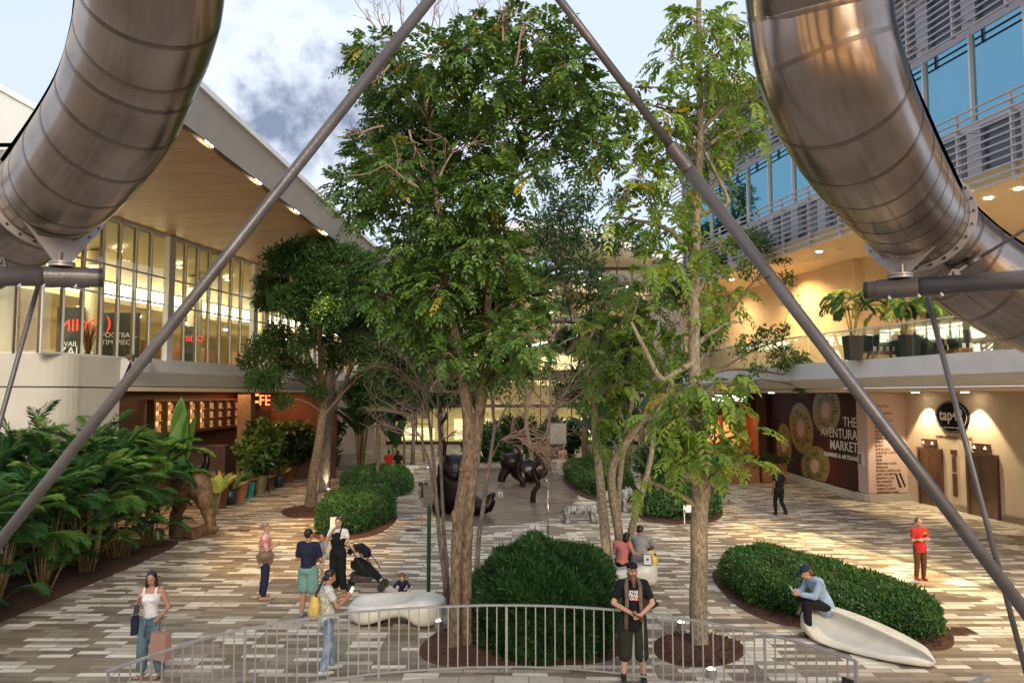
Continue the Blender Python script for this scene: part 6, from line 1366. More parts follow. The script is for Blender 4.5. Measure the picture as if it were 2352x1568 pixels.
# chrome shower post and green post
p = PG(1259, 1243); a = MB(); a.cyl((p.x, p.y, 0), (p.x, p.y, 1.62), .038, n=16); a.lathe((p.x, p.y, 0), [(.11, 0), (.11, .02), (.04, .04)], 16)
M['chrome'] = mat('chrome', (.55, .50, .45), .15, 1, var=.05)
root = empty('chrome_post', p, 'slim chrome post with a rounded head standing behind the shaggy bush', 'post'); a.build('post', M['chrome'], root, smooth=True)
a = MB(); a.tube([(p.x, p.y, 1.60), (p.x-.01, p.y-.02, 1.72), (p.x-.03, p.y-.05, 1.82), (p.x-.05, p.y-.10, 1.86), (p.x-.05, p.y-.15, 1.80)], [.045, .055, .055, .05, .035], 12); a.box((p.x-.06, p.y, 1.70), (.04, .07, .2)); a.build('head', M['chrome'], root, smooth=True)
M['green'] = mat('dark_green_paint', (.008, .045, .025), .4, var=.1)
p = PG(984, 1392); root = empty('green_post', p, 'tall dark green post left of the main trunk', 'post'); a = MB(); a.cyl((p.x, p.y, 0), (p.x, p.y, 2.0), .042, n=16); a.lathe((p.x, p.y, 2.0), [(.046, 0), (.046, .03), (.03, .04), (.036, .08), (.01, .12)], 14); a.lathe((p.x, p.y, 0), [(.1, 0), (.1, .02), (.05, .04)], 14); a.build('post', M['green'], root)
p = PG(969, 1215); root = empty('weather_vane', p, 'small anemometer on a thin pole left of the green post', 'instrument'); a = MB(); a.cyl((p.x, p.y, 0), (p.x, p.y, 1.5), .015); a.build('pole', M['alu'], root); a = MB(); zt_ = 1.5
a.cyl((p.x, p.y, 1.05), (p.x, p.y, zt_), .045, .02)
for k in range(3): t = 2.1*k; e = Vector((p.x+.13*math.cos(t), p.y+.13*math.sin(t), zt_)); a.cyl((p.x, p.y, zt_), e, .01, n=6); a.ell(e, (.05, .05, .05))
a.build('cups', M['black'], root)
# small signs
def sign(px_base, w_, h_, hp, label, mt='white', txtb=None):
    p = PG(*px_base); root = empty('small_sign', p, label, 'sign', 'small white plaques'); a = MB(); a.box((p.x-w_*.42, p.y, hp/2), (.03, .03, hp)); a.build('stake', M[mt], root); a = MB(); a.box((p.x, p.y, hp-h_/2), (w_, .025, h_)); pl = a.build('plate', M[mt], root)
    if txtb: txt('lettering', txtb, .035, frame((p.x, p.y-.016, hp-h_*.5), (1, 0, 0), (0, 0, 1)), M['letter_b'], pl, ext=.001)
sign((1584, 1203), .42, .26, .66, 'small white plaque on a stake in front of the round dark hedge')
sign((770, 1240), .33, .42, .70, 'upright white plaque behind the head of the woman in black')
p = PG(1279, 1078); root = empty('notice_board', p, 'grey notice board at the back, left of the person in a patterned shirt', 'sign'); a = MB(); a.box((p.x, p.y, 2.15), (1.15, .06, 1.25)); bd = a.build('board', mat('board_grey', (.30, .30, .27), .6), root); a = MB(); a.box((p.x-.45, p.y+.04, .8), (.06, .05, 1.6)); a.build('leg', M['alu'], root); a = MB(); a.box((p.x+.45, p.y+.04, .8), (.06, .05, 1.6)); a.build('leg', M['alu'], root)
# drain covers, paving inserts
def cover(px, w_, d_, label, m_='black'):
    p = PG(*px); root = empty('drain_cover', (p.x, p.y, 0), label, 'drain cover', 'floor covers'); a = MB(); a.box((p.x, p.y, .008), (w_, d_, .012)); a.build('frame', M['seam'], root)
    a = MB()
    for i in range(6): a.box((p.x-w_*.4+w_*.8*i/5, p.y, .016), (w_*.05, d_*.8, .006))
    a.build('grating', M[m_], root)
cover((2180, 1452), .5, .4, 'reddish floor cover beside the right mulch bed', 'rust'); cover((2215, 1448), .3, .4, 'second reddish floor cover, right of the first', 'rust')
for i, (x, y) in enumerate(((1120,1109),(1118,1140),(1123,1183),(1265,1157))): cover((x, y), .55, .22, ['dark slot drain at the back of the wet paving', 'dark slot drain in the middle of the wet paving', 'dark slot drain behind the bronze foot', 'small dark slot drain left of the chrome post'][i])
cover((950, 1213+5), .5, .3, 'grey floor cover near the left hedge'); cover((550, 1218), .7, .25, 'brown floor cover on the lit paving at the left')
# ground lamps
def uplight(px, label, e=18, aim=None, z=.0):
    p = PG(*px); root = empty('ground_lamp', (p.x, p.y, 0), label, 'lamp', 'ground uplights'); a = MB(); a.lathe((p.x, p.y, 0), [(.075, 0), (.085, .10), (.085, .14), (.07, .14)], 16); a.build('housing', M['alu'], root); a = MB(); a.lathe((p.x, p.y, .142), [(.066, 0), (.05, .012)], 16); a.build('lens', M['lampc'], root)
    if aim: spot((p.x, p.y, .22), aim, e, 60, (1, .80, .5), .6, .05)
def tb(px, z, dx=0, dy=0): q = PG(*px); return (q.x+dx, q.y+dy, z)
uplight((1388, 1354), 'bright ground lamp behind the shaggy bush at the slim grey stems', 22, tb((1415, 1330), 4))
uplight((1565, 1445), 'bright ground lamp at the left edge of the round mulch bed', 60, tb((1608, 1480), 4))
uplight((1634, 1556), 'bright ground lamp in front of the round mulch bed, beside the railing', 90, tb((1608, 1480), 5))
uplight((1092, 1455), 'ground lamp in the large mulch bed behind the railing', 60, tb((1057, 1488), 4))
uplight((739, 1163), 'bright ground lamp beside the leaning left trunk', 110, tb((722, 1165), 5))
uplight((754, 1130), 'bright ground lamp beside the stout left trunk', 110, tb((735, 1128), 5))
uplight((984, 1078), 'far bright ground lamp left of the big bronze creature', 60, tb((990, 1070), 5))
uplight((1005, 1442), 'ground lamp at the foot of the twiggy left stems', 60, tb((1026, 1386), 4))
# carved root sculpture
def slabpx(x, y, Y=None): return PX(x, y, Y)
p = PG(450, 1238); Yc = p.y; mb = MB(); q = lambda x, y, d=0: PX(x, y, Yc+d)
for pts, rr in (([(404,1232,.2),(406,1180,.2),(420,1140,.1),(440,1110,0)], [.22,.20,.26,.3]), ([(488,1215,0),(474,1165,0),(462,1125,0),(455,1095,0)], [.14,.24,.34,.28]), ([(404,1228,.3),(440,1225,.1),(490,1212,-.1)], [.2,.2,.15]), ([(425,1120,.2),(460,1120,0)], [.34,.36]), ([(470,1115,.1),(480,1090,.1)], [.18,.1]), ([(410,1120,.2),(400,1090,.3),(420,1075,.4)], [.14,.08,.05]), ([(440,1110,.3),(430,1080,.3),(446,1070,.3)], [.12,.08,.05])):
    P_ = [q(*t) for t in pts]; P_[0].z = max(P_[0].z, .12)
    for a_, b_, ra_, rb_ in zip(P_[:-1], P_[1:], rr[:-1], rr[1:]): mb.cap(a_, b_, ra_, rb_, n=12)
v, f = blob(mb, .04, 3); v = v+np.sin(v*9.0)[:, [1, 2, 0]]*.02+np.sin(v*23)[:, [2, 0, 1]]*.008; v[:, 2] = np.maximum(v[:, 2], .0)
mesh_obj('carved_root', v, f, M['driftwood'], smooth=True, label='gnarled carved root sculpture on four legs at the end of the palm bed', cat='sculpture')
mb = MB(); c = q(458, 1082, .1)
mb.ell(c, (.30, .17, .16)); mb.tube([c+Vector((.15, 0, .08)), c+Vector((.24, 0, .3)), c+Vector((.22, 0, .48))], [.13, .10, .07], 10); mb.ell(c+Vector((.20, 0, .52)), (.09, .07, .075)); mb.cap(c+Vector((.24, -.02, .54)), c+Vector((.12, -.12, .60)), .035, .012); mb.cap(c+Vector((-.2, 0, 0)), c+Vector((-.48, 0, -.08)), .10, .04)
blobobj('carved_bird', mb, .016, M['bronze'], label='dark carved bird perched on top of the carved root', cat='sculpture')
# terrace furniture
M['stripe'] = pavemat('striped_cushion', [(0, (.02, .02, .02)), (.5, (.55, .5, .42))], .16, 3.0, .8, .0)
def stripy(x0, x1, Y, label):
    p0, p1 = PX(x0, 800, Y), PX(x1, 800, Y); c = (p0+p1)/2; c.z = 5.66; wd = p1.x-p0.x; root = empty('terrace_bench', c, label, 'bench', 'terrace benches with striped cushions')
    a = MB(); a.box((c.x, c.y, 6.02), (wd, .6, .06)); a.box((c.x, c.y-.25, 5.95), (wd, .05, .08)); a.build('frame', M['wood'], root)
    for s_ in (-1, 1):
        for t_ in (-.22, .22): a = MB(); a.hexa([Vector((c.x+s_*wd*.42+o_[0], c.y+t_+o_[1], 5.66)) for o_ in ((-.03,-.03),(.03,-.03),(.03,.03),(-.03,.03))], [Vector((c.x+s_*wd*.34+o_[0], c.y+t_+o_[1], 6.0)) for o_ in ((-.03,-.03),(.03,-.03),(.03,.03),(-.03,.03))]); a.build('leg', M['wood'], root)
    for i in range(int(wd/.16)): a = None
    a = MB(); n_ = int(wd/.11)
    for i in range(n_): a.box((c.x-wd/2+(i+.5)*wd/n_, c.y, 6.13), (wd/n_, .58, .17), m=i % 2)
    a.build('cushion', [M['black'], M['letter_w']], root)
    a = MB(); a.box((c.x, c.y+.34, 6.45), (wd, .1, .5), rot=Matrix.Rotation(R(-10), 3, 'X')); a.build('backrest', M['black'], root)
stripy(1990, 2062, 27.6, 'striped cushion bench on the terrace, the left one'); stripy(2113, 2180, 27.0, 'striped cushion bench on the terrace, the middle one'); stripy(2190, 2240, 25.8, 'striped cushion bench on the terrace, the right one')
for x, Yq, lb in ((1960, 25.9, 'black tapered terrace planter left of the striped benches'), (2090, 25.6, 'black tapered terrace planter between the striped benches')):
    c = PX(x, 800, Yq); c.z = 5.66; a = MB(); w_ = .27; a.hexa([c+Vector(t) for t in ((-w_*.8,-w_*.8,0),(w_*.8,-w_*.8,0),(w_*.8,w_*.8,0),(-w_*.8,w_*.8,0))], [c+Vector(t) for t in ((-w_,-w_,.82),(w_,-w_,.82),(w_,w_,.82),(-w_,w_,.82))]); a.build('planter', M['black'], label=lb, cat='planter', group='terrace planters')
# wood planters at the far restaurant
for i, (x0, x1) in enumerate(((1638, 1668), (1672, 1712), (1716, 1744), (1752, 1786), (1788, 1808))):
    p0, p1 = PG(x0, 1110), PG(x1, 1110); c = (p0+p1)/2; root = empty('timber_planter', (c.x, c.y, 0), ['timber planter box just right of the pale trunk', 'second timber planter box before the red restaurant', 'third timber planter box before the red restaurant', 'timber planter box behind the walking person', 'last timber planter box at the foot of the mural'][i], 'planter', 'timber planter boxes')
    a = MB(); wd = p1.x-p0.x; a.box((c.x, c.y+.3, .5), (wd, .55, .98)); a.build('box', M['wood'], root)
    a = MB(); 
    for s_ in (-1, 1): a.box((c.x+s_*(wd/2-.04), c.y+.01, .5), (.08, .03, 1.0))
    a.box((c.x, c.y+.01, .97), (wd, .034, .07)); a.build('trim', M['wood'], root)
    LV = Leaves(); lv_simple(120, .18, .05, .4, 4)(LV, np.array([c.x, c.y+.3, 1.1]), .35, 1); LV.build('foliage', G4, root)
# tables and chairs in the left restaurant terrace
for i, (x, y) in enumerate(((470, 1045), (500, 1060), (545, 1050), (590, 1055))):
    p = PX(x, y, 31+i*1.5); p.z = .75; lb = ['dark dining table behind the palms, leftmost', 'dark dining table behind the cream leaved plant', 'dark dining table behind the fiddle leaf shrubs', 'dark dining table at the orange restaurant'][i]
    root = empty('dining_table', (p.x, p.y, 0), lb, 'table', 'dining tables of the left restaurant'); a = MB(); a.box((p.x, p.y, .75), (1.6, .8, .05)); a.build('tabletop', M['wood'], root)
    for sx in (-.7, .7):
        for sy in (-.33, .33): a = MB(); a.box((p.x+sx, p.y+sy, .365), (.05, .05, .72)); a.build('leg', M['black'], root)
for i, x in enumerate((438, 465)):
    p = PX(x, 1028, 33.2); a = MB(); a.box(p, (.42, .04, .26)); o = a.build('till_screen', [M['black']], label=['glowing blue till screen, left one in the dark restaurant', 'glowing blue till screen, right one in the dark restaurant'][i], cat='screen', group='till screens'); a = MB(); a.box(p-Vector((0, .025, 0)), (.36, .005, .21)); a.build('display', M['screen'], o); a = MB(); a.box(p-Vector((0, -.02, .25)), (.06, .05, .3)); a.build('stand', M['black'], o)
p0 = PX(452, 1050, 33.3); a = MB(); a.box((p0.x, p0.y+.1, (p0.z+.1)/2+.25), (2.6, .6, p0.z+.45)); a.build('service_counter', M['dark'], label='dark service counter carrying the blue till screens', cat='counter')

LVF = Leaves(); nfl = 260
FX = rng.random(nfl)*22-11; FY = rng.random(nfl)**1.3*22+9.5
LVF.add(np.stack([FX, FY, np.full(nfl, .012)], 1), np.stack([rng.normal(size=nfl), rng.normal(size=nfl), rng.random(nfl)*.2], 1), np.stack([rng.normal(size=nfl)*.3, rng.normal(size=nfl)*.3, np.ones(nfl)], 1), .07, .03, rng.random(nfl))
LVF.build('fallen_leaves', leafmat('dry_leaf', [(0, (.05, .03, .015)), (.5, (.12, .07, .02)), (1, (.25, .17, .04))], .7, .1), label='scattered dry fallen leaves on the paving', cat='fallen leaves', kind='stuff')
# ================================================================ PEOPLE
def skin(name, c): return mat(name, c, .55, var=.06, sc=5)
SK = {'light': skin('light_skin', (.52, .29, .20)), 'tan': skin('tan_skin', (.40, .20, .125)), 'dark': skin('dark_skin', (.13, .065, .045)), 'olive': skin('olive_skin', (.46, .25, .16))}
def cloth(name, c, var=.1, **k): return mat(name, c, .85, var=max(var, .16), sc=k.pop('sc', 7), bump=.9, bsc=11, spec=.2, **k)
HAIR = {'black': mat('black_hair', (.012, .009, .008), .45, var=.3, stretch=(6, 6, 1)), 'brown': mat('brown_hair', (.07, .032, .015), .5, var=.3, stretch=(6, 6, 1)), 'blond': mat('dark_blond_hair', (.16, .10, .055), .5, sc=14, col2=(.36, .27, .17)), 'redbrown': mat('red_brown_hair', (.13, .05, .022), .5, var=.3)}
M['eye'] = mat('eye_dark', (.02, .012, .01), .2); M['lip'] = mat('lip', (.32, .09, .07), .5); M['eyewhite'] = mat('eye_white', (.6, .57, .53), .4)
STAND = dict(pel=(0, 0, .95), wai=(0, 0, 1.10), che=(0, 0, 1.29), nec=(0, -.015, 1.47), hea=(0, .015, 1.635), shL=(-.175, -.005, 1.425), shR=(.175, -.005, 1.425), elL=(-.235, -.03, 1.14), elR=(.235, -.03, 1.14), wrL=(-.25, .05, .90), wrR=(.25, .05, .90), hiL=(-.09, 0, .93), hiR=(.09, 0, .93), knL=(-.10, .015, .50), knR=(.10, .015, .50), anL=(-.11, -.03, .09), anR=(.11, -.03, .09))
def basis(zdir, front=Vector((0, 1, 0))):
    z = Vector(zdir).normalized(); x = front.cross(z); x = x.normalized() if x.length > 1e-4 else Vector((1, 0, 0)); y = z.cross(x); m_ = Matrix((x, y, z)).transposed(); return m_
def person(label, pos, h, yaw, pose=None, skinc='light', top=None, bottom=None, hair=('short', 'black'), head=(0, 0), build=1.0, shoe=None, sleeve=.5, leg=1.0, toplen=0, wide=1.0, toesL=None, toesR=None, extra=None, group=None, curl=.6, female=False, legflare=0, neckline=.03, headscale=1.0, torso_open=False):
    """yaw: direction the person faces, degrees anticlockwise from away-from-camera (+Y)"""
    J = {k: Vector(v) for k, v in STAND.items()}
    for k, v in (pose or {}).items(): J[k] = Vector(v)
    s = h/1.75; B = build
    spine = (J['nec']-J['pel']).normalized()
    shv = (J['shR']-J['shL']).normalized(); fr_t = spine.cross(shv)*-1; fr_t = shv.cross(spine)*-1 if False else (spine.cross(shv)); 
    if fr_t.y < 0 and abs(fr_t.y) > abs(fr_t.x): fr_t = -fr_t
    Bt = basis(J['nec']-J['wai'], fr_t); Bp = basis(J['che']-J['pel'], (J['hiR']-J['hiL']).cross(Vector((0, 0, 1)))*-1 if False else Vector((0, 1, 0)))
    def torso(mb, e):
        mb.ell(J['pel'], (.155*B+e, .115*B+e, .12+e*.6), Bp, n=16, k=10)
        mb.ell(J['wai'], ((.125 if not female else .112)*B+e, .095*B+e, .13+e*.5), Bt, n=16, k=10)
        mb.ell(J['che'], (.150*B+e, .112*B+e, .17+e*.3), Bt, n=16, k=10)
        if female:
            for q in (-.065, .065): mb.ell(J['che']+Bt @ Vector((q, .085, -.0)), (.055+e*.6, .045+e*.6, .055+e*.5), Bt)
        for sd in ('L', 'R'): mb.cap(J['nec']-(J['nec']-J['che'])*.16, J['sh'+sd], .060+e, .056*B+e); mb.cap(J['che']+(J['sh'+sd]-J['che'])*.45, J['sh'+sd], .075*B+e, .055*B+e)
        mb.cap(J['pel'], J['che'], .11*B+e)
    def arm(mb, sd, e, frac=1, cuff=0):
        a, b, c = J['sh'+sd], J['el'+sd], J['wr'+sd]
        if frac <= 1: mb.cap(a, a.lerp(b, frac), .050*B+e, (.050-.012*frac)*B+e+cuff)
        else: mb.cap(a, b, .050*B+e, .038*B+e); mb.cap(b, b.lerp(c, frac-1), .038*B+e, .030+e+cuff)
    def legs(mb, sd, e, frac, flare=0):
        a, b, c = J['hi'+sd], J['kn'+sd], J['an'+sd]
        if frac <= 1: mb.cap(a, a.lerp(b, frac), .088*B+e, (.088-.03*frac)*B+e+flare, n=12)
        else: mb.cap(a, b, .088*B+e, .060*B+e+flare*.6, n=12); k = frac-1; mb.cap(b, b.lerp(c, min(k, .35)), .058*B+e+flare*.6, .056*B+e+flare*.7, n=12); mb.cap(b.lerp(c, .3), b.lerp(c, k), .056*B+e+flare*.7, .042+e+flare, n=12)
    # ---- body
    b = MB(); torso(b, 0)
    for sd in ('L', 'R'):
        arm(b, sd, 0, 2); legs(b, sd, 0, 2); a = J['an'+sd]; ft = {'L': toesL, 'R': toesR}[sd] or (0, 1, -.0); ft = Vector(ft).normalized()
        b.cap(a+Vector((0, 0, -.035))-ft*.03, a+ft*.15+Vector((0, 0, -.055)), .042, .030)
        # hand: palm, four fingers, thumb
        w_ = J['wr'+sd]; d = (w_-J['el'+sd]).normalized(); sx = -1 if sd == 'L' else 1
        inn = Vector((-sx, 0, 0)); inn = (inn-d*inn.dot(d)); inn = inn.normalized() if inn.length > .1 else Vector((0, 0, -1)); th = d.cross(inn)*sx*-1
        if th.y < 0 and abs(d.z) > .5: th = -th
        if abs(d.z) <= .5 and th.z < 0: th = -th
        b.cap(w_, w_+d*.02, .026, .028); pm = w_+d*.055
        for k in range(3): b.cap(w_+d*.02+th*(.022-.022*k), w_+d*.085+th*(.026-.026*k), .017, .015)
        for k in range(4):
            r0 = w_+d*.088+th*(.030-.020*k); ln = (.040, .045, .041, .033)[k]; d1 = (d+inn*curl*.6).normalized(); d2 = (d+inn*curl*1.8).normalized(); m1 = r0+d1*ln; b.cap(r0, m1, .0092, .0085, n=6); b.cap(m1, m1+d2*ln*.9, .0085, .0075, n=6)
        r0 = w_+d*.035+th*.028; m1 = r0+(d*.7+th*.75+inn*.2).normalized()*.04; b.cap(r0, m1, .012, .010, n=6); b.cap(m1, m1+(d+inn*.5+th*.1).normalized()*.032, .010, .008, n=6)
    # neck and head
    hy, hp = head; Hm = (Matrix.Rotation(R(hy), 3, 'Z') @ Matrix.Rotation(R(hp), 3, 'X')); hc = J['hea']; hs = headscale
    H = lambda x, y, z: hc+Hm @ Vector((x*hs, y*hs, z*hs)); E = lambda mb, x, y, z, r, **k: mb.ell(H(x, y, z), [q*hs for q in r], Hm, **k)
    b.cap(J['nec']-Vector((0, 0, .05)), H(0, -.015, -.06), .058*min(B, 1.1), .052)
    E(b, 0, -.012, .035, (.074, .092, .085), n=16, k=12); E(b, 0, .018, -.045, (.056, .066, .072), n=16, k=10); E(b, 0, .052, -.088, (.024, .022, .018)); E(b, 0, .0, -.01, (.068, .075, .075))
    b.cap(H(0, .078, .012), H(0, .102, -.028), .009*hs, .014*hs, n=8); E(b, 0, .072, .028, (.048, .018, .012)); E(b, 0, .076, -.058, (.022, .012, .010))
    for q in (-.074, .074): E(b, q, -.012, -.012, (.010, .020, .030))
    v, f = blob(b, .0105, 2)
    nf = len(f); f = list(f); v = [tuple(x) for x in v]; mi = [0]*nf
    d_ = MB()
    for q in (-.030, .030): E(d_, q, .079, .006, (.012, .007, .006), m=2, n=8, k=6); E(d_, q, .085, .006, (.006, .004, .0055), m=1, n=8, k=6); E(d_, q, .083, .030, (.019, .005, .004), m=4, n=6, k=4)
    E(d_, 0, .087, -.056, (.021, .006, .008), m=3, n=8, k=6)
    bb = len(v); v += [tuple(p) for p in d_.v]; f += [tuple(bb+i for i in q) for q in d_.f]; mi += d_.m
    hm = HAIR[hair[1]]
    root = mesh_obj('person', v, f, [SK[skinc], M['eye'], M['eyewhite'], M['lip'], hm], None, True, True, mi, label, 'person', group)
    root.scale = (s, s, s); root.rotation_euler = (0, 0, R(yaw)); root.location = pos
    def child(name, mb, m_, vox=.013, sm=3, push=None):
        v, f = blob(mb, vox, sm)
        return mesh_obj(name, v, f, m_, root, True, True)
    if top:
        t = MB(); e = .020*wide; torso(t, e)
        if toplen:
            t.ell(J['pel']+Vector((0, 0, -toplen*.4)), (.168*B+e, .128*B+e, .30), Bp, n=16, k=8)
        if sleeve > 0:
            for sd in ('L', 'R'): arm(t, sd, e*.8, sleeve, .006 if sleeve < 1 else 0)
        # cut the neckline and hem
        v, f = blob(t, .013, 3); v = np.array(v)
        cz = J['nec'].z+neckline; keep = []
        low = J['pel'].z-.06-toplen*1.6
        for q in f:
            c_ = v[list(q)].mean(0)
            if c_[2] > cz and np.hypot(c_[0]-J['nec'].x, c_[1]-J['nec'].y) < .085: continue
            if sleeve == 0 and neckline < 0 and c_[2] > cz and abs(c_[0]-J['nec'].x) > .0 and abs(abs(c_[0]-J['nec'].x)-.10) > .018: continue
            if c_[2] < low and J['knL'].y < .25: continue
            keep.append(q)
        mesh_obj('top', v, keep, top, root, True, True)
    if bottom:
        t = MB(); e = .016*wide+(.01 if legflare else 0)
        t.ell(J['pel']+Vector((0, 0, -.01)), (.158*B+e, .118*B+e, .125), Bp, n=16, k=10)
        for sd in ('L', 'R'): t.cap(J['pel']+Vector(((-1 if sd == 'L' else 1)*.06, -.02, -.03)), J['hi'+sd], .10*B+e*.6, .09*B+e); legs(t, sd, e, leg, legflare)
        child('trousers' if leg > 1.2 else 'shorts', t, bottom)
    if shoe:
        for sd in ('L', 'R'):
            a = J['an'+sd]; ft = Vector({'L': toesL, 'R': toesR}[sd] or (0, 1, 0)).normalized(); t = MB()
            t.cap(a+Vector((0, 0, -.045))-ft*.045, a+ft*.08+Vector((0, 0, -.050)), .045, .042); t.cap(a+ft*.05+Vector((0, 0, -.053)), a+ft*.165+Vector((0, 0, -.058)), .042, .034); t.cap(a, a+Vector((0, 0, -.03)), .048, .046)
            child('shoe', t, shoe, .011, 2)
    # ---- hair
    st = hair[0]; t = MB()
    if st != 'bald':
        E(t, 0, -.026, .050, (.083, .093, .084), n=16, k=12)
        if st in ('short', 'cap'): E(t, 0, -.05, -.0, (.074, .058, .06))
        if st == 'toddler': E(t, 0, -.03, .02, (.082, .085, .07))
        if st == 'bun': E(t, 0, -.05, .0, (.074, .055, .06)); E(t, 0, -.135, .015, (.045, .04, .042)); 
        if st == 'shaggy': E(t, 0, -.07, -.04, (.082, .06, .09)); E(t, 0, -.04, 0, (.085, .07, .07))
        if st in ('long',):
            for q in (-1, 1): t.cap(H(q*.066, -.01, .02), H(q*.082, .02, -.15), .030, .034); t.cap(H(q*.082, .02, -.15), H(q*.09, .055, -.34), .034, .022)
            t.cap(H(0, -.06, 0), H(0, -.085, -.26), .06, .07)
        if st in ('braid', 'pony', 'halfup'): E(t, 0, -.05, -.01, (.076, .058, .065))
        if st == 'braid':
            for k in range(10): p0 = H(.0+.012*(-1)**k+.02*k*.4, -.10-.012*k, -.02-.052*k); t.ell(p0, (.030-.0014*k, .028-.001*k, .034))
        if st == 'pony': t.cap(H(0, -.10, .02), H(0, -.15, -.12), .035, .02)
        if st == 'halfup': E(t, 0, -.09, -.05, (.075, .05, .10))
        v, f = blob(t, .011, 1); v = np.array(v)
        # open the face
        inv = Hm.transposed(); kp = []
        for q in f:
            l_ = inv @ Vector(v[list(q)].mean(0)-np.array(hc)); 
            if l_.y > .030*hs and l_.z < (.046 if st in ('short', 'toddler') else .060)*hs and abs(l_.x) < .058*hs: continue
            kp.append(q)
        mesh_obj('hair', v, kp, hm, root, True, True)
    if extra: extra(root, J, H, Hm, child)
    return root, J, s
def wpos(root, local):
    M_ = Matrix.Translation(root.location) @ root.rotation_euler.to_matrix().to_4x4() @ Matrix.Diagonal((*root.scale, 1)); return M_ @ Vector(local)
def phone(loc, rot, label, m_='black', glow=False):
    a = MB(); a.box((0, 0, 0), (.075, .009, .15)); o = a.build('phone', M[m_], local=True, label=label, cat='phone', group=None); o.location = loc; o.rotation_euler = rot
    a = MB(); a.box((0, -.0055, 0), (.066, .002, .135)); a.build('display', M['phscreen'] if glow else M['black'], o, local=True); ORG[o.name] = Vector(loc); return o
M['phscreen'] = emat('phone_screen', (.7, .85, 1), 1.0)
def capf(colr, peakdir=1):
    def f(root, J, H, Hm, child):
        t = MB(); t.ell(H(0, -.018, .062), (.090, .102, .074), Hm, n=16, k=10); v, fc = blob(t, .012, 2); inv = Hm.transposed(); hc = J['hea']
        kp = [q for q in fc if (inv @ Vector(np.array(v)[list(q)].mean(0)-np.array(hc))).z > .040]
        mesh_obj('cap', v, kp, colr, root, True, True)
        t = MB(); t.ell(H(0, .105, .050), (.068, .062, .009), Hm @ Matrix.Rotation(R(-10), 3, 'X')); child('cap_peak', t, colr, .006, 1)
    return f
C = {n: cloth(n, c) for n, c in dict(white_top=(.66, .66, .68), blue_denim=(.10, .16, .21), navy=(.018, .022, .05), teal_shorts=(.16, .30, .27), black_cloth=(.012, .012, .014), red_shirt=(.55, .035, .03), brown_pants=(.12, .055, .025), grey_shirt=(.30, .29, .30), pink_top=(.62, .22, .20), light_denim=(.30, .40, .55), jean_blue=(.16, .23, .36), dark_denim=(.02, .028, .055), olive_shorts=(.026, .028, .022), dark_grey=(.06, .062, .068), beige=(.45, .36, .28), darkred=(.45, .03, .03)).items()}
C['tiedye'] = cloth('pink_tie_dye', (.62, .10, .10), sc=7, col2=(.75, .66, .62)); C['whiteprint'] = cloth('white_printed_shirt', (.30, .32, .31), sc=16, col2=(.72, .72, .68)); C['pattern'] = cloth('patterned_shirt', (.30, .10, .06), sc=14, col2=(.62, .5, .36))
C['scarf'] = cloth('knit_scarf', (.04, .025, .018), sc=60, col2=(.28, .20, .15)); C['ripped'] = cloth('faded_jeans', (.10, .16, .27), sc=5, col2=(.36, .45, .56))
S_ = {n: mat(n, c, .6, var=.1) for n, c in dict(white_shoe=(.5, .5, .48), black_shoe=(.015, .015, .017), brown_shoe=(.05, .028, .02), red_shoe=(.45, .03, .035), grey_shoe=(.2, .2, .2), sandal=(.40, .22, .16)).items()}
def crossed(): return dict(elL=(-.23, .04, 1.14), wrL=(.02, .19, 1.17), elR=(.23, .04, 1.14), wrR=(-.02, .22, 1.20))

# 1 woman with phone and shopping bag (left, near)
pw = PG(342, 1552)
r1, J1, s1 = person('person in white top and loose blue jeans looking at a phone, holding a paper bag', pw, 1.63, 176, dict(elR=(.25, -.02, 1.13), wrR=(.10, .20, 1.15), elL=(-.28, -.06, 1.15), wrL=(-.27, .17, 1.06), knL=(-.13, .04, .50), anL=(-.19, -.02, .09), anR=(.15, -.02, .09), knR=(.11, .04, .5)), 'tan', C['white_top'], C['blue_denim'], ('long', 'black'), (8, -16), shoe=None, sleeve=0, leg=1.86, female=True, legflare=.028, neckline=-.07, wide=.5)
bh = wpos(r1, (.09, .30, 1.16)); phone(bh+Vector((0, 0, .03)), (R(-40), 0, R(10)), 'dark phone held by the person in the white top')
# sandals
for sx in (-.15, .14):
    a = MB(); a.box((sx, .04, .022), (.09, .25, .02)); a.build('sandal', S_['sandal'], r1, local=True); a = MB(); a.box((sx, .09, .062), (.095, .03, .03)); a.build('strap', C['white_top'], r1, local=True)
def shopping_bag(loc, w_, d_, h_, rz, label, m_, hl=.16):
    root = empty('shopping_bag', loc, label, 'bag', None, rz); a = MB(); a.hexa([(-w_/2, -d_/2, 0), (w_/2, -d_/2, 0), (w_/2, d_/2, 0), (-w_/2, d_/2, 0)], [(-w_/2, -d_/2*.7, h_), (w_/2, -d_/2*.7, h_), (w_/2, d_/2*.7, h_), (-w_/2, d_/2*.7, h_)]); a.build('bag_body', m_, root, local=True)
    for s_ in (-1, 1): a = MB(); a.tube([(-w_*.22, s_*d_*.33, h_-.02), (-w_*.1, s_*d_*.2, h_+hl*.7), (0, 0, h_+hl), (w_*.1, s_*d_*.2, h_+hl*.7), (w_*.22, s_*d_*.33, h_-.02)], .005, 6); a.build('handle', m_, root, local=True)
    return root
M['paperbag'] = mat('dusky_pink_paper', (.34, .19, .15), .6, var=.05); M['paperbag2'] = mat('grey_brown_paper', (.25, .17, .15), .6)
hh = wpos(r1, (-.27, .25, 1.02)); shopping_bag(hh+Vector((.05, .0, -.60)), .32, .15, .40, R(-24), 'dusky pink paper shopping bag in the left hand of the person in white top', M['paperbag'], .20)
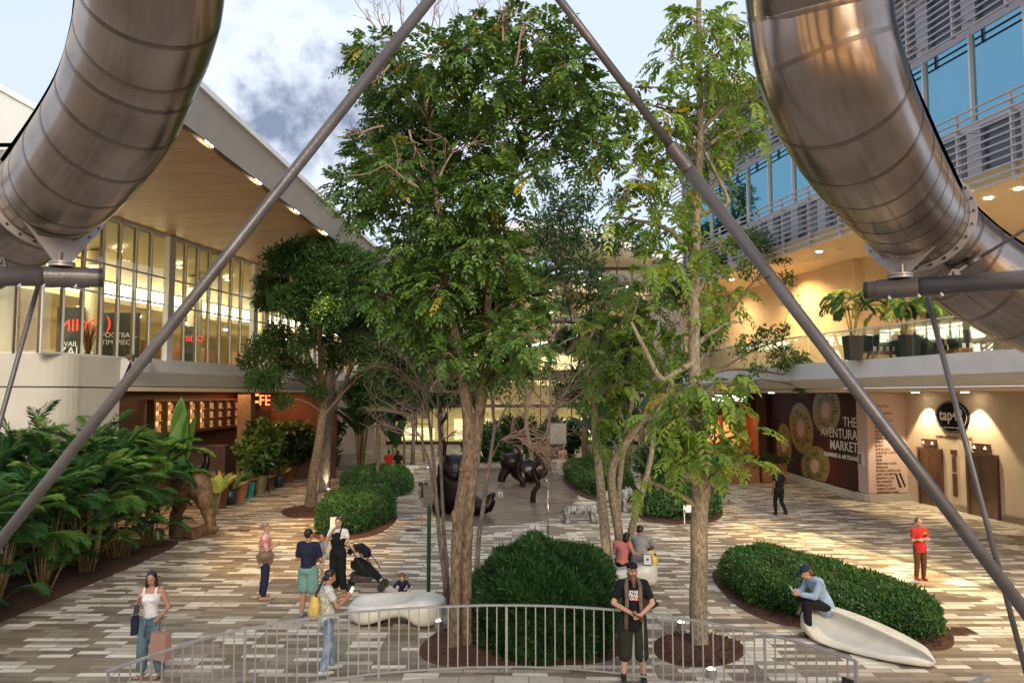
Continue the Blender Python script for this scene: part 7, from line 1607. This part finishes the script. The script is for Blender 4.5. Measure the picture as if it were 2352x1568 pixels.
a = MB(); c = wpos(r1, (.27, .02, .85)); root = empty('handbag', c, 'small dark blue shoulder bag at the hip of the person in white top', 'bag'); a.box(c, (.10, .22, .26), rz=R(20)); a.build('bag_body', C['navy'], root); a = MB(); a.tube([c+Vector((0, -.06, .13)), wpos(r1, (.16, .0, 1.47)), c+Vector((0, .06, .13))], .007, 6); a.build('strap', C['navy'], root)
a = MB(); a.tube([(-.13,.12,1.0),(-.05,.155,.99),(.05,.155,.99),(.13,.12,1.0)], .018, 6); a.tube([(.0,.16,.98),(.02,.19,.85),(.01,.18,.72)], [.02,.024,.02], 6); a.build('tied_belt', C['blue_denim'], r1, local=True, smooth=True)

# 2 woman in tie dye
p2 = PG(607, 1376)
r2, J2, s2 = person('person in pink tie dye top and dark jeans with a brown shoulder bag, facing right', p2, 1.66, -72, dict(elR=(.24, .02, 1.15), wrR=(.12, .22, 1.24), elL=(-.25, -.03, 1.14), wrL=(-.16, .2, 1.20), anL=(-.13, -.07, .09), knL=(-.11, 0, .50)), 'light', C['tiedye'], C['dark_denim'], ('bun', 'blond'), (0, 4), build=1.12, shoe=S_['sandal'], sleeve=.6, leg=1.9, toplen=.06, female=True, wide=1.3)
c = wpos(r2, (.25, .0, 1.02)); root = empty('handbag', c, 'brown shoulder bag carried by the person in tie dye top', 'bag'); a = MB(); a.ell(c, (.19, .09, .13), Matrix.Rotation(R(18), 3, 'Z'), n=16, k=10); a.box(c+Vector((0, 0, -.03)), (.34, .12, .16), rz=R(18)); a.build('bag_body', mat('taupe_leather', (.15, .095, .06), .5), root, smooth=False); a = MB(); a.tube([c+Vector((-.1, -.05, .1)), wpos(r2, (.2, .0, 1.50)), c+Vector((.12, .02, .1))], .011, 6); a.build('strap', bpy.data.materials['taupe_leather'], root)

# 3 man navy shirt, holding toddler
p3 = PG(706, 1416)
r3, J3, s3 = person('person in navy t-shirt and pale green shorts from behind, carrying a toddler', p3, 1.74, -14, dict(elR=(.27, .02, 1.15), wrR=(.16, .26, 1.14), elL=(-.25, 0, 1.14), wrL=(.02, .26, 1.12)), 'tan', C['navy'], C['teal_shorts'], ('short', 'black'), (-18, 0), build=1.12, shoe=S_['grey_shoe'], sleeve=.65, leg=.82, toplen=.0, wide=1.2, legflare=.03)
pt = wpos(r3, (.16, .27, .92))
person('toddler carried on the arm of the person in navy t-shirt', pt-Vector((0, 0, .30)), .98, 165-14, dict(hiL=(-.09, .02, .93), hiR=(.09, .02, .93), knL=(-.2, .25, .72), knR=(.2, .25, .72), anL=(-.2, .18, .42), anR=(.2, .18, .42), elL=(-.22, .1, 1.2), elR=(.22, .1, 1.2), wrL=(-.15, .28, 1.2), wrR=(.15, .28, 1.2)), 'tan', C['grey_shirt'], C['beige'], ('toddler', 'black'), (20, 0), shoe=None, headscale=1.45, sleeve=.6, leg=1.3)

# 5 woman black jumpsuit, hand to mouth
p5 = PG(775, 1362)
def straps(root, J, H, Hm, child):
    t = MB(); 
    t.ell(J['che']+Vector((0, .014, -.07)), (.180, .165, .15), n=16, k=10); t.ell(J['che']+Vector((0, .075, .02)), (.115, .105, .12)); t.ell(J['wai'], (.162, .138, .17)); t.ell(J['pel'], (.20, .155, .16))
    child('dungaree_bib', t, C['black_cloth'], .013, 3)
    for q in (-.09, .09): t = MB(); t.tube([(q, .160, 1.32), (q, .12, 1.45), (q*.9, .0, 1.51), (q, -.12, 1.44), (q, -.155, 1.3)], .018, 6); t.build('strap', C['black_cloth'], root, smooth=True, local=True)
r5, J5, s5 = person('person in black dungarees over white t-shirt, hand over mouth, by the pushchair', p5, 1.68, 172, dict(elR=(.26, .10, 1.20), wrR=(.06, .16, 1.50), elL=(-.27, .02, 1.18), wrL=(-.42, .14, 1.06), anL=(-.14, -.02, .09), anR=(.08, -.1, .09)), 'light', C['white_top'], C['black_cloth'], ('bun', 'brown'), (10, -4), shoe=S_['sandal'], sleeve=.4, leg=1.8, female=True, legflare=.02, extra=straps)
c = wpos(r5, (.24, -.08, 1.02)); root = empty('handbag', c, 'cream tote bag on the shoulder of the person in black dungarees', 'bag'); a = MB(); a.ell(c-Vector((0, 0, .05)), (.19, .10, .19), n=16, k=10); a.build('bag_body', mat('cream_canvas', (.50, .44, .35), .8), root, smooth=True); a = MB(); a.tube([c+Vector((-.12, 0, .08)), wpos(r5, (.17, .0, 1.50)), c+Vector((.10, .02, .08))], .010, 6); a.build('strap', bpy.data.materials['cream_canvas'], root)
# stroller
p6 = PG(838, 1352); st = empty('pushchair', (p6.x, p6.y, 0), 'black pushchair with folded hood beside the person in black dungarees', 'pushchair')
q = lambda x, y, z: Vector((p6.x+x, p6.y+y, z))
a = MB()
for y in (-.22, .22):
    a.tube([q(-.42, y, 1.02), q(-.30, y, .98), q(-.05, y, .55), q(.42, y, .16)], .013, 8); a.tube([q(-.34, y, .12), q(-.2, y, .45), q(.10, y, .72), q(.32, y, .42)], .012, 8); a.tube([q(-.34, y, .2), q(.40, y, .2)], .010, 6)
a.tube([q(-.42, -.22, 1.02), q(-.45, 0, 1.03), q(-.42, .22, 1.02)], .016, 8); a.build('frame', M['black'], st, smooth=True)
S = []
for x, z, w_, t_ in ((-.30, .62, .19, .10), (-.16, .60, .21, .16), (.0, .52, .21, .16), (.16, .42, .20, .10), (.34, .26, .17, .05)):
    S.append([q(x, -w_, z-t_), q(x, -w_*1.02, z+t_*.5), q(x+.02, -w_*.7, z+t_*.2), q(x+.02, w_*.7, z+t_*.2), q(x, w_*1.02, z+t_*.5), q(x, w_, z-t_)])
v, f = loft(S); mesh_obj('seat', v, f, C['black_cloth'], st)
S = []
for k in range(7):
    an = R(150-24*k); r_ = .30*(1 if k % 2 else .94); c_ = (-.16, .72)
    S.append([q(c_[0]+r_*math.cos(an)*s0, y, c_[1]+r_*math.sin(an)*s0*1.05) for s0, y in ((.55, -.21), (.92, -.21), (1.0, -.12), (1.03, 0), (1.0, .12), (.92, .21), (.55, .21), (.8, .1), (.82, -.1))])
v, f = loft(S); mesh_obj('hood', v, f, C['black_cloth'], st)
a = MB(); a.hexa([q(-.28, -.18, .2), q(.16, -.18, .2), q(.16, .18, .2), q(-.28, .18, .2)], [q(-.32, -.2, .36), q(.2, -.2, .32), q(.2, .2, .32), q(-.32, .2, .36)]); a.build('basket', C['dark_grey'], st)
for x in (-.36, .42):
    for y in (-.24, .24):
        a = MB(); Rx = Matrix.Rotation(R(90), 3, 'X')
        for o_ in (-.022, .022): a.lathe(q(x, y+o_-.012, .09), [(.05, 0), (.09, .004), (.09, .020), (.05, .024)], 18, ax=Matrix.Rotation(R(-90), 3, 'X'))
        a.build('wheel', M['blackrub'], st)
a = MB(); a.ell(q(-.05, -.17, .28), (.10, .05, .06)); a.build('bundle', mat('dull_red_cloth', (.12, .03, .035), .8), st)

# 7 woman with braid and yellow backpack
p7 = PG(748, 1545)
def bpk(root, J, H, Hm, child): pass
r7, J7, s7 = person('person with a long black braid and faded jeans using a white phone at the railing', p7, 1.62, -62, dict(elR=(.24, .12, 1.16), wrR=(.08, .34, 1.26), elL=(-.25, .12, 1.16), wrL=(-.06, .33, 1.27), nec=(0, .01, 1.47), hea=(0, .05, 1.63), che=(0, 0, 1.29), anL=(-.12, .14, .09), knL=(-.1, .10, .50), anR=(.11, -.08, .09)), 'tan', C['whiteprint'], C['ripped'], ('braid', 'black'), (0, -16), shoe=S_['white_shoe'], sleeve=.45, leg=1.92, toplen=.03, female=True, wide=1.5, build=.95)
ph = wpos(r7, (-.02, .44, 1.34)); phone(ph, (R(-20), R(15), R(-50)), 'white phone held by the person with the braid', 'white', True)
c = wpos(r7, (0.02, -.22, 1.16)); root = empty('backpack', c, 'small yellow backpack worn by the person with the braid', 'backpack', None, R(-62)); a = MB(); a.ell((0, 0, -.02), (.14, .085, .20), n=18, k=12); v, f = blob(a, .012, 1); mesh_obj('bag_body', v, f, cloth('yellow_bag', (.62, .45, .13)), root, True, True); a = MB(); a.ell((0, -.07, -.08), (.10, .03, .09)); a.build('pocket', bpy.data.materials['yellow_bag'], root, smooth=True, local=True)
for q_ in (-.10, .10): a = MB(); a.tube([(q_, .04, -.12), (q_*1.2, .17, .0), (q_*1.2, .22, .22), (q_, .06, .19)], .013, 6); a.build('strap', bpy.data.materials['yellow_bag'], root, smooth=True, local=True)

# 8 toddler behind the bench
p8 = PG(927, 1402)
person('toddler in dark blue leaning over the white moulded bench', Vector((p8.x, c0.y+.52, 0)), .88, 182, dict(pel=(0, -.12, .90), wai=(0, -.02, 1.05), che=(0, .06, 1.18), nec=(0, .12, 1.34), hea=(0, .19, 1.47), shL=(-.17, .12, 1.28), shR=(.17, .12, 1.28), elL=(-.32, .30, 1.15), elR=(.32, .30, 1.15), wrL=(-.22, .48, 1.12), wrR=(.22, .48, 1.12)), 'light', C['navy'], C['dark_denim'], ('toddler', 'redbrown'), (0, -38), shoe=S_['grey_shoe'], sleeve=1.8, leg=1.9, headscale=1.5)

# 9 bearded man
p9 = PG(1447, 1548); p9.y = 12.30; p9.x = (1447-1176)/1746*12.30
def beard(root, J, H, Hm, child):
    t = MB(); t.ell(H(0, .045, -.085), (.058, .050, .050), Hm); t.cap(H(0, .06, -.10), H(0, .085, -.24), .052, .022); child('beard', t, HAIR['redbrown'], .010, 1); capf(C['black_cloth'])(root, J, H, Hm, child)
    for q in (-1, 1):
        t = MB(); t.tube([(q*.03, -.07, 1.50), (q*.085, .0, 1.50), (q*.105, .10, 1.42), (q*.10, .155, 1.25), (q*.11, .16, 1.08), (q*.12, .15, .80 if q > 0 else .92)], [.03, .034, .034, .033, .032, .034], 10); t.build('scarf', C['scarf'], root, smooth=True, local=True)
    for t_, z, c_ in (('STAR', 1.345, 'letter_w'), ('TRAIL', 1.295, 'letter_w'), ('OUT', 1.245, 'letter_w')):
        txt('print', t_, .058, frame((.0, .152, z), (-1, 0, 0), (0, 0, 1)), M[c_], root, local=True, ext=.003, bold=.002)
    a = MB(); a.box((-.035, .152, 1.235), (.075, .006, .022)); a.build('print_flash', M['letter_r'], root, local=True)
    t = MB()
    for q in (-.032, .032):
        n_ = 12; t.tube([H(q+.024*math.cos(2*math.pi*i/n_), .098, .004+.017*math.sin(2*math.pi*i/n_)) for i in range(n_+1)], .003, 5)
    t.build('glasses', M['black'], root, local=True)
r9, J9, s9 = person('bearded person in black cap, t-shirt, scarf and dark shorts leaning on the railing', p9, 1.80, 178, dict(elL=(-.30, .06, 1.16), elR=(.30, .06, 1.16), wrL=(-.10, .27, 1.05), wrR=(.06, .28, 1.07), anL=(-.15, .02, .09), anR=(.15, .02, .09), knL=(-.12, .02, .50), knR=(.12, .02, .50)), 'light', C['black_cloth'], C['olive_shorts'], ('shaggy', 'redbrown'), (2, 10), build=1.08, shoe=S_['black_shoe'], sleeve=.6, leg=1.06, toplen=.08, wide=1.2, legflare=.03, extra=beard)
phone(wpos(r9, (-.02, .37, 1.06)), (R(-60), 0, R(90)), 'dark phone in the hands of the bearded person')

# 10, 11 couple on the middle bench
pb = PG(1452, 1345)
person('person in pink top with an arm around the grey shirted companion', Vector((pb.x-.18, c1.y+.30, -.40)), 1.62, -8, dict(hiL=(-.09, .02, .93), hiR=(.09, .02, .93), knL=(-.12, .44, .95), knR=(.10, .44, .95), anL=(-.12, .46, .52), anR=(.10, .46, .52), wai=(.0, .02, 1.1), che=(.03, .04, 1.27), nec=(.06, .06, 1.44), hea=(.13, .08, 1.58), elR=(.30, -.16, 1.20), wrR=(.42, -.26, 1.22), elL=(-.22, .1, 1.14), wrL=(-.1, .3, 1.1)), 'light', C['pink_top'], C['black_cloth'], ('halfup', 'black'), (-25, 0), shoe=S_['white_shoe'], sleeve=.35, leg=1.9, female=True)
person('person in grey t-shirt seen from behind, hunched and embraced on the middle bench', Vector((pb.x+.24, c1.y+.38, -.40)), 1.78, -30, dict(hiL=(-.09, .02, .93), hiR=(.09, .02, .93), knL=(-.12, .44, .95), knR=(.16, .46, .93), anL=(-.12, .46, .48), anR=(.2, .42, .46), pel=(0, 0, .95), wai=(0, .03, 1.1), che=(-.0, .09, 1.27), nec=(-.02, .18, 1.42), hea=(-.08, .27, 1.53), shL=(-.18, .13, 1.38), shR=(.18, .13, 1.38), elL=(-.2, .32, 1.2), elR=(.24, .34, 1.18), wrL=(-.06, .48, 1.1), wrR=(.08, .48, 1.08)), 'tan', C['grey_shirt'], C['dark_grey'], ('short', 'black'), (15, -25), shoe=S_['black_shoe'], sleeve=.6, leg=1.9, build=1.2, toplen=.05, wide=1.4)
c = Vector((PX(1484, 1290, c1.y+.05).x, c1.y-.15, .52)); root = shopping_bag(c, .20, .09, .26, R(-8), 'white and black carrier bag standing on the middle bench', M['white'], .06)
a = MB(); 
for (x, z, w_, h_) in ((-.095, .13, .012, .26), (.095, .13, .012, .26), (0, .006, .2, .012), (0, .254, .2, .012)): a.box((x, -.046, z), (w_, .006, h_))
a.box((0, -.042, .13), (.05, .006, .045)); a.build('print', M['black'], root, local=True)
a = MB(); a.ell((c.x+.16, c.y+.1, .60), (.10, .08, .12), n=14, k=8); a.ell((c.x+.10, c.y+.12, .76), (.09, .05, .07)); v, f = blob(a, .014, 1); v = v+np.sin(v*60)*.006; mesh_obj('carrier_bag', v, f, mat('yellow_plastic', (.62, .42, .04), .35, sc=9, col2=(.75, .62, .2)), smooth=True, label='crumpled yellow plastic bag behind the white carrier bag', cat='bag')

# 12 seated man in denim shirt
pm = PG(1905, 1462); sb = wpos  # seat on the high end of the right bench
sx = b0+Matrix.Rotation(rz, 3, 'Z') @ Vector((.22, .12, 0))
seat = dict(hiL=(-.09, .02, .93), hiR=(.09, .02, .93), knL=(-.12, .42, 1.0), anL=(-.13, .40, .52), knR=(.22, .36, 1.02), anR=(-.02, .46, .98), pel=(0, 0, .97), wai=(0, .05, 1.12), che=(0, .14, 1.28), nec=(0, .25, 1.42), hea=(0, .36, 1.53), shL=(-.18, .19, 1.38), shR=(.18, .19, 1.38), elL=(-.22, .32, 1.14), elR=(.24, .30, 1.12), wrL=(-.08, .52, 1.16), wrR=(.06, .53, 1.18))
seat = {k: (v[0], v[1], v[2]) for k, v in seat.items()}
r12, J12, s12 = person('person in pale blue shirt and dark cap hunched over a phone on the shell bench', Vector((sx.x, sx.y, -.415)), 1.78, 100, seat, 'light', C['light_denim'], C['black_cloth'], ('shaggy', 'redbrown'), (0, -30), shoe=S_['brown_shoe'], sleeve=1.85, leg=1.9, toplen=.04, wide=1.4, toesR=(-.3, .6, -.5), extra=capf(C['dark_denim']))
phone(wpos(r12, (-.0, .64, 1.23)), (R(-30), 0, R(100)), 'phone with a bright screen held by the person in pale blue shirt', 'white', True)

# 13 boy in red
p13 = PG(2115, 1331)
def badge(root, J, H, Hm, child):
    t = MB()
    for k in range(5): an = 2*math.pi*k/5; t.prism([(0, 0), (.03*math.cos(an-.5), .03*math.sin(an-.5)), (.05*math.cos(an), .05*math.sin(an)), (.03*math.cos(an+.5), .03*math.sin(an+.5))], .006, c=(-.09, .148, 1.36), M=Matrix.Rotation(R(90), 3, 'X'))
    t.build('ribbon', cloth('green_ribbon', (.25, .5, .12)), root, local=True); t = MB(); t.box((-.10, .15, 1.25), (.03, .006, .16)); t.build('tassel', C['black_cloth'], root, local=True)
person('child in bright red t-shirt, brown trousers and red shoes with folded arms', p13, 1.46, 184, crossed(), 'light', C['red_shirt'], C['brown_pants'], ('toddler', 'brown'), (6, 12), shoe=S_['red_shoe'], sleeve=.6, leg=1.9, toplen=.06, wide=1.4, build=.98, extra=badge, headscale=1.08)
# 14 walking man
p14 = PG(1791, 1184)
person('person dressed in black walking away across the lit paving toward the mural', p14, 1.80, 12, dict(knL=(-.09, .14, .50), anL=(-.09, .10, .10), knR=(.09, .02, .50), anR=(.10, -.26, .16), elL=(-.25, -.10, 1.14), wrL=(-.30, -.05, .90), elR=(.25, .08, 1.14), wrR=(.24, .22, .95)), 'dark', C['black_cloth'], C['black_cloth'], ('short', 'black'), (0, 0), shoe=S_['black_shoe'], sleeve=.5, leg=1.95, extra=None)
# far seated people
SEAT = dict(knL=(-.12, .42, .95), knR=(.12, .42, .95), anL=(-.12, .44, .52), anR=(.12, .44, .52))
for x, yb_, yaw, tp, hr, sk, lb in ((892, 1092, 20, C['darkred'], ('short', 'black'), 'tan', 'person in red shirt sitting with their back to us on the left stone bench'), (914, 1092, -10, C['black_cloth'], ('halfup', 'black'), 'tan', 'person in black sitting beside the person in a red shirt'), (1293, 1078, 8, C['pattern'], ('short', 'brown'), 'light', 'person in patterned shirt sitting on the pale stone slab bench')):
    p = PG(x, yb_); person(lb, Vector((p.x, p.y+.05, -.33)), 1.72, yaw, SEAT, sk, tp, C['dark_grey'], hr, (0, -6), shoe=S_['black_shoe'], sleeve=.6, leg=1.9, wide=1.4)
for (x, y, Yq, yaw, tp, hr, lb, sit) in ((1638, 1000, 47.2, -60, C['grey_shirt'], ('short', 'black'), 'person in grey shirt standing at the back of the red restaurant', False), (1645, 1040, 46.6, 200, C['beige'], ('short', 'brown'), 'diner in pale shirt facing us in the red restaurant', True), (1665, 1045, 46.2, 120, C['grey_shirt'], ('short', 'brown'), 'diner in grey shirt turned left in the red restaurant', True), (468, 1015, 33.5, 150, C['white_top'], ('short', 'black'), 'person in white behind the till screens of the dark restaurant', False)):
    p = PX(x, y, Yq); person(lb, Vector((p.x, p.y, -.33 if sit else 0)), 1.74, yaw, SEAT if sit else None, 'light', tp, C['dark_grey'], hr, (0, 0), shoe=S_['black_shoe'], sleeve=.6, leg=1.9)
p = PX(1655, 1050, 46.0); root = empty('dining_table', (p.x, p.y, 0), 'timber table between the two diners in the red restaurant', 'table', 'dining tables'); a = MB(); a.box((p.x, p.y, .75), (.9, .8, .04)); a.build('tabletop', M['wood'], root); a = MB(); a.cyl((p.x, p.y, 0), (p.x, p.y, .74), .04); a.build('leg', M['black'], root)
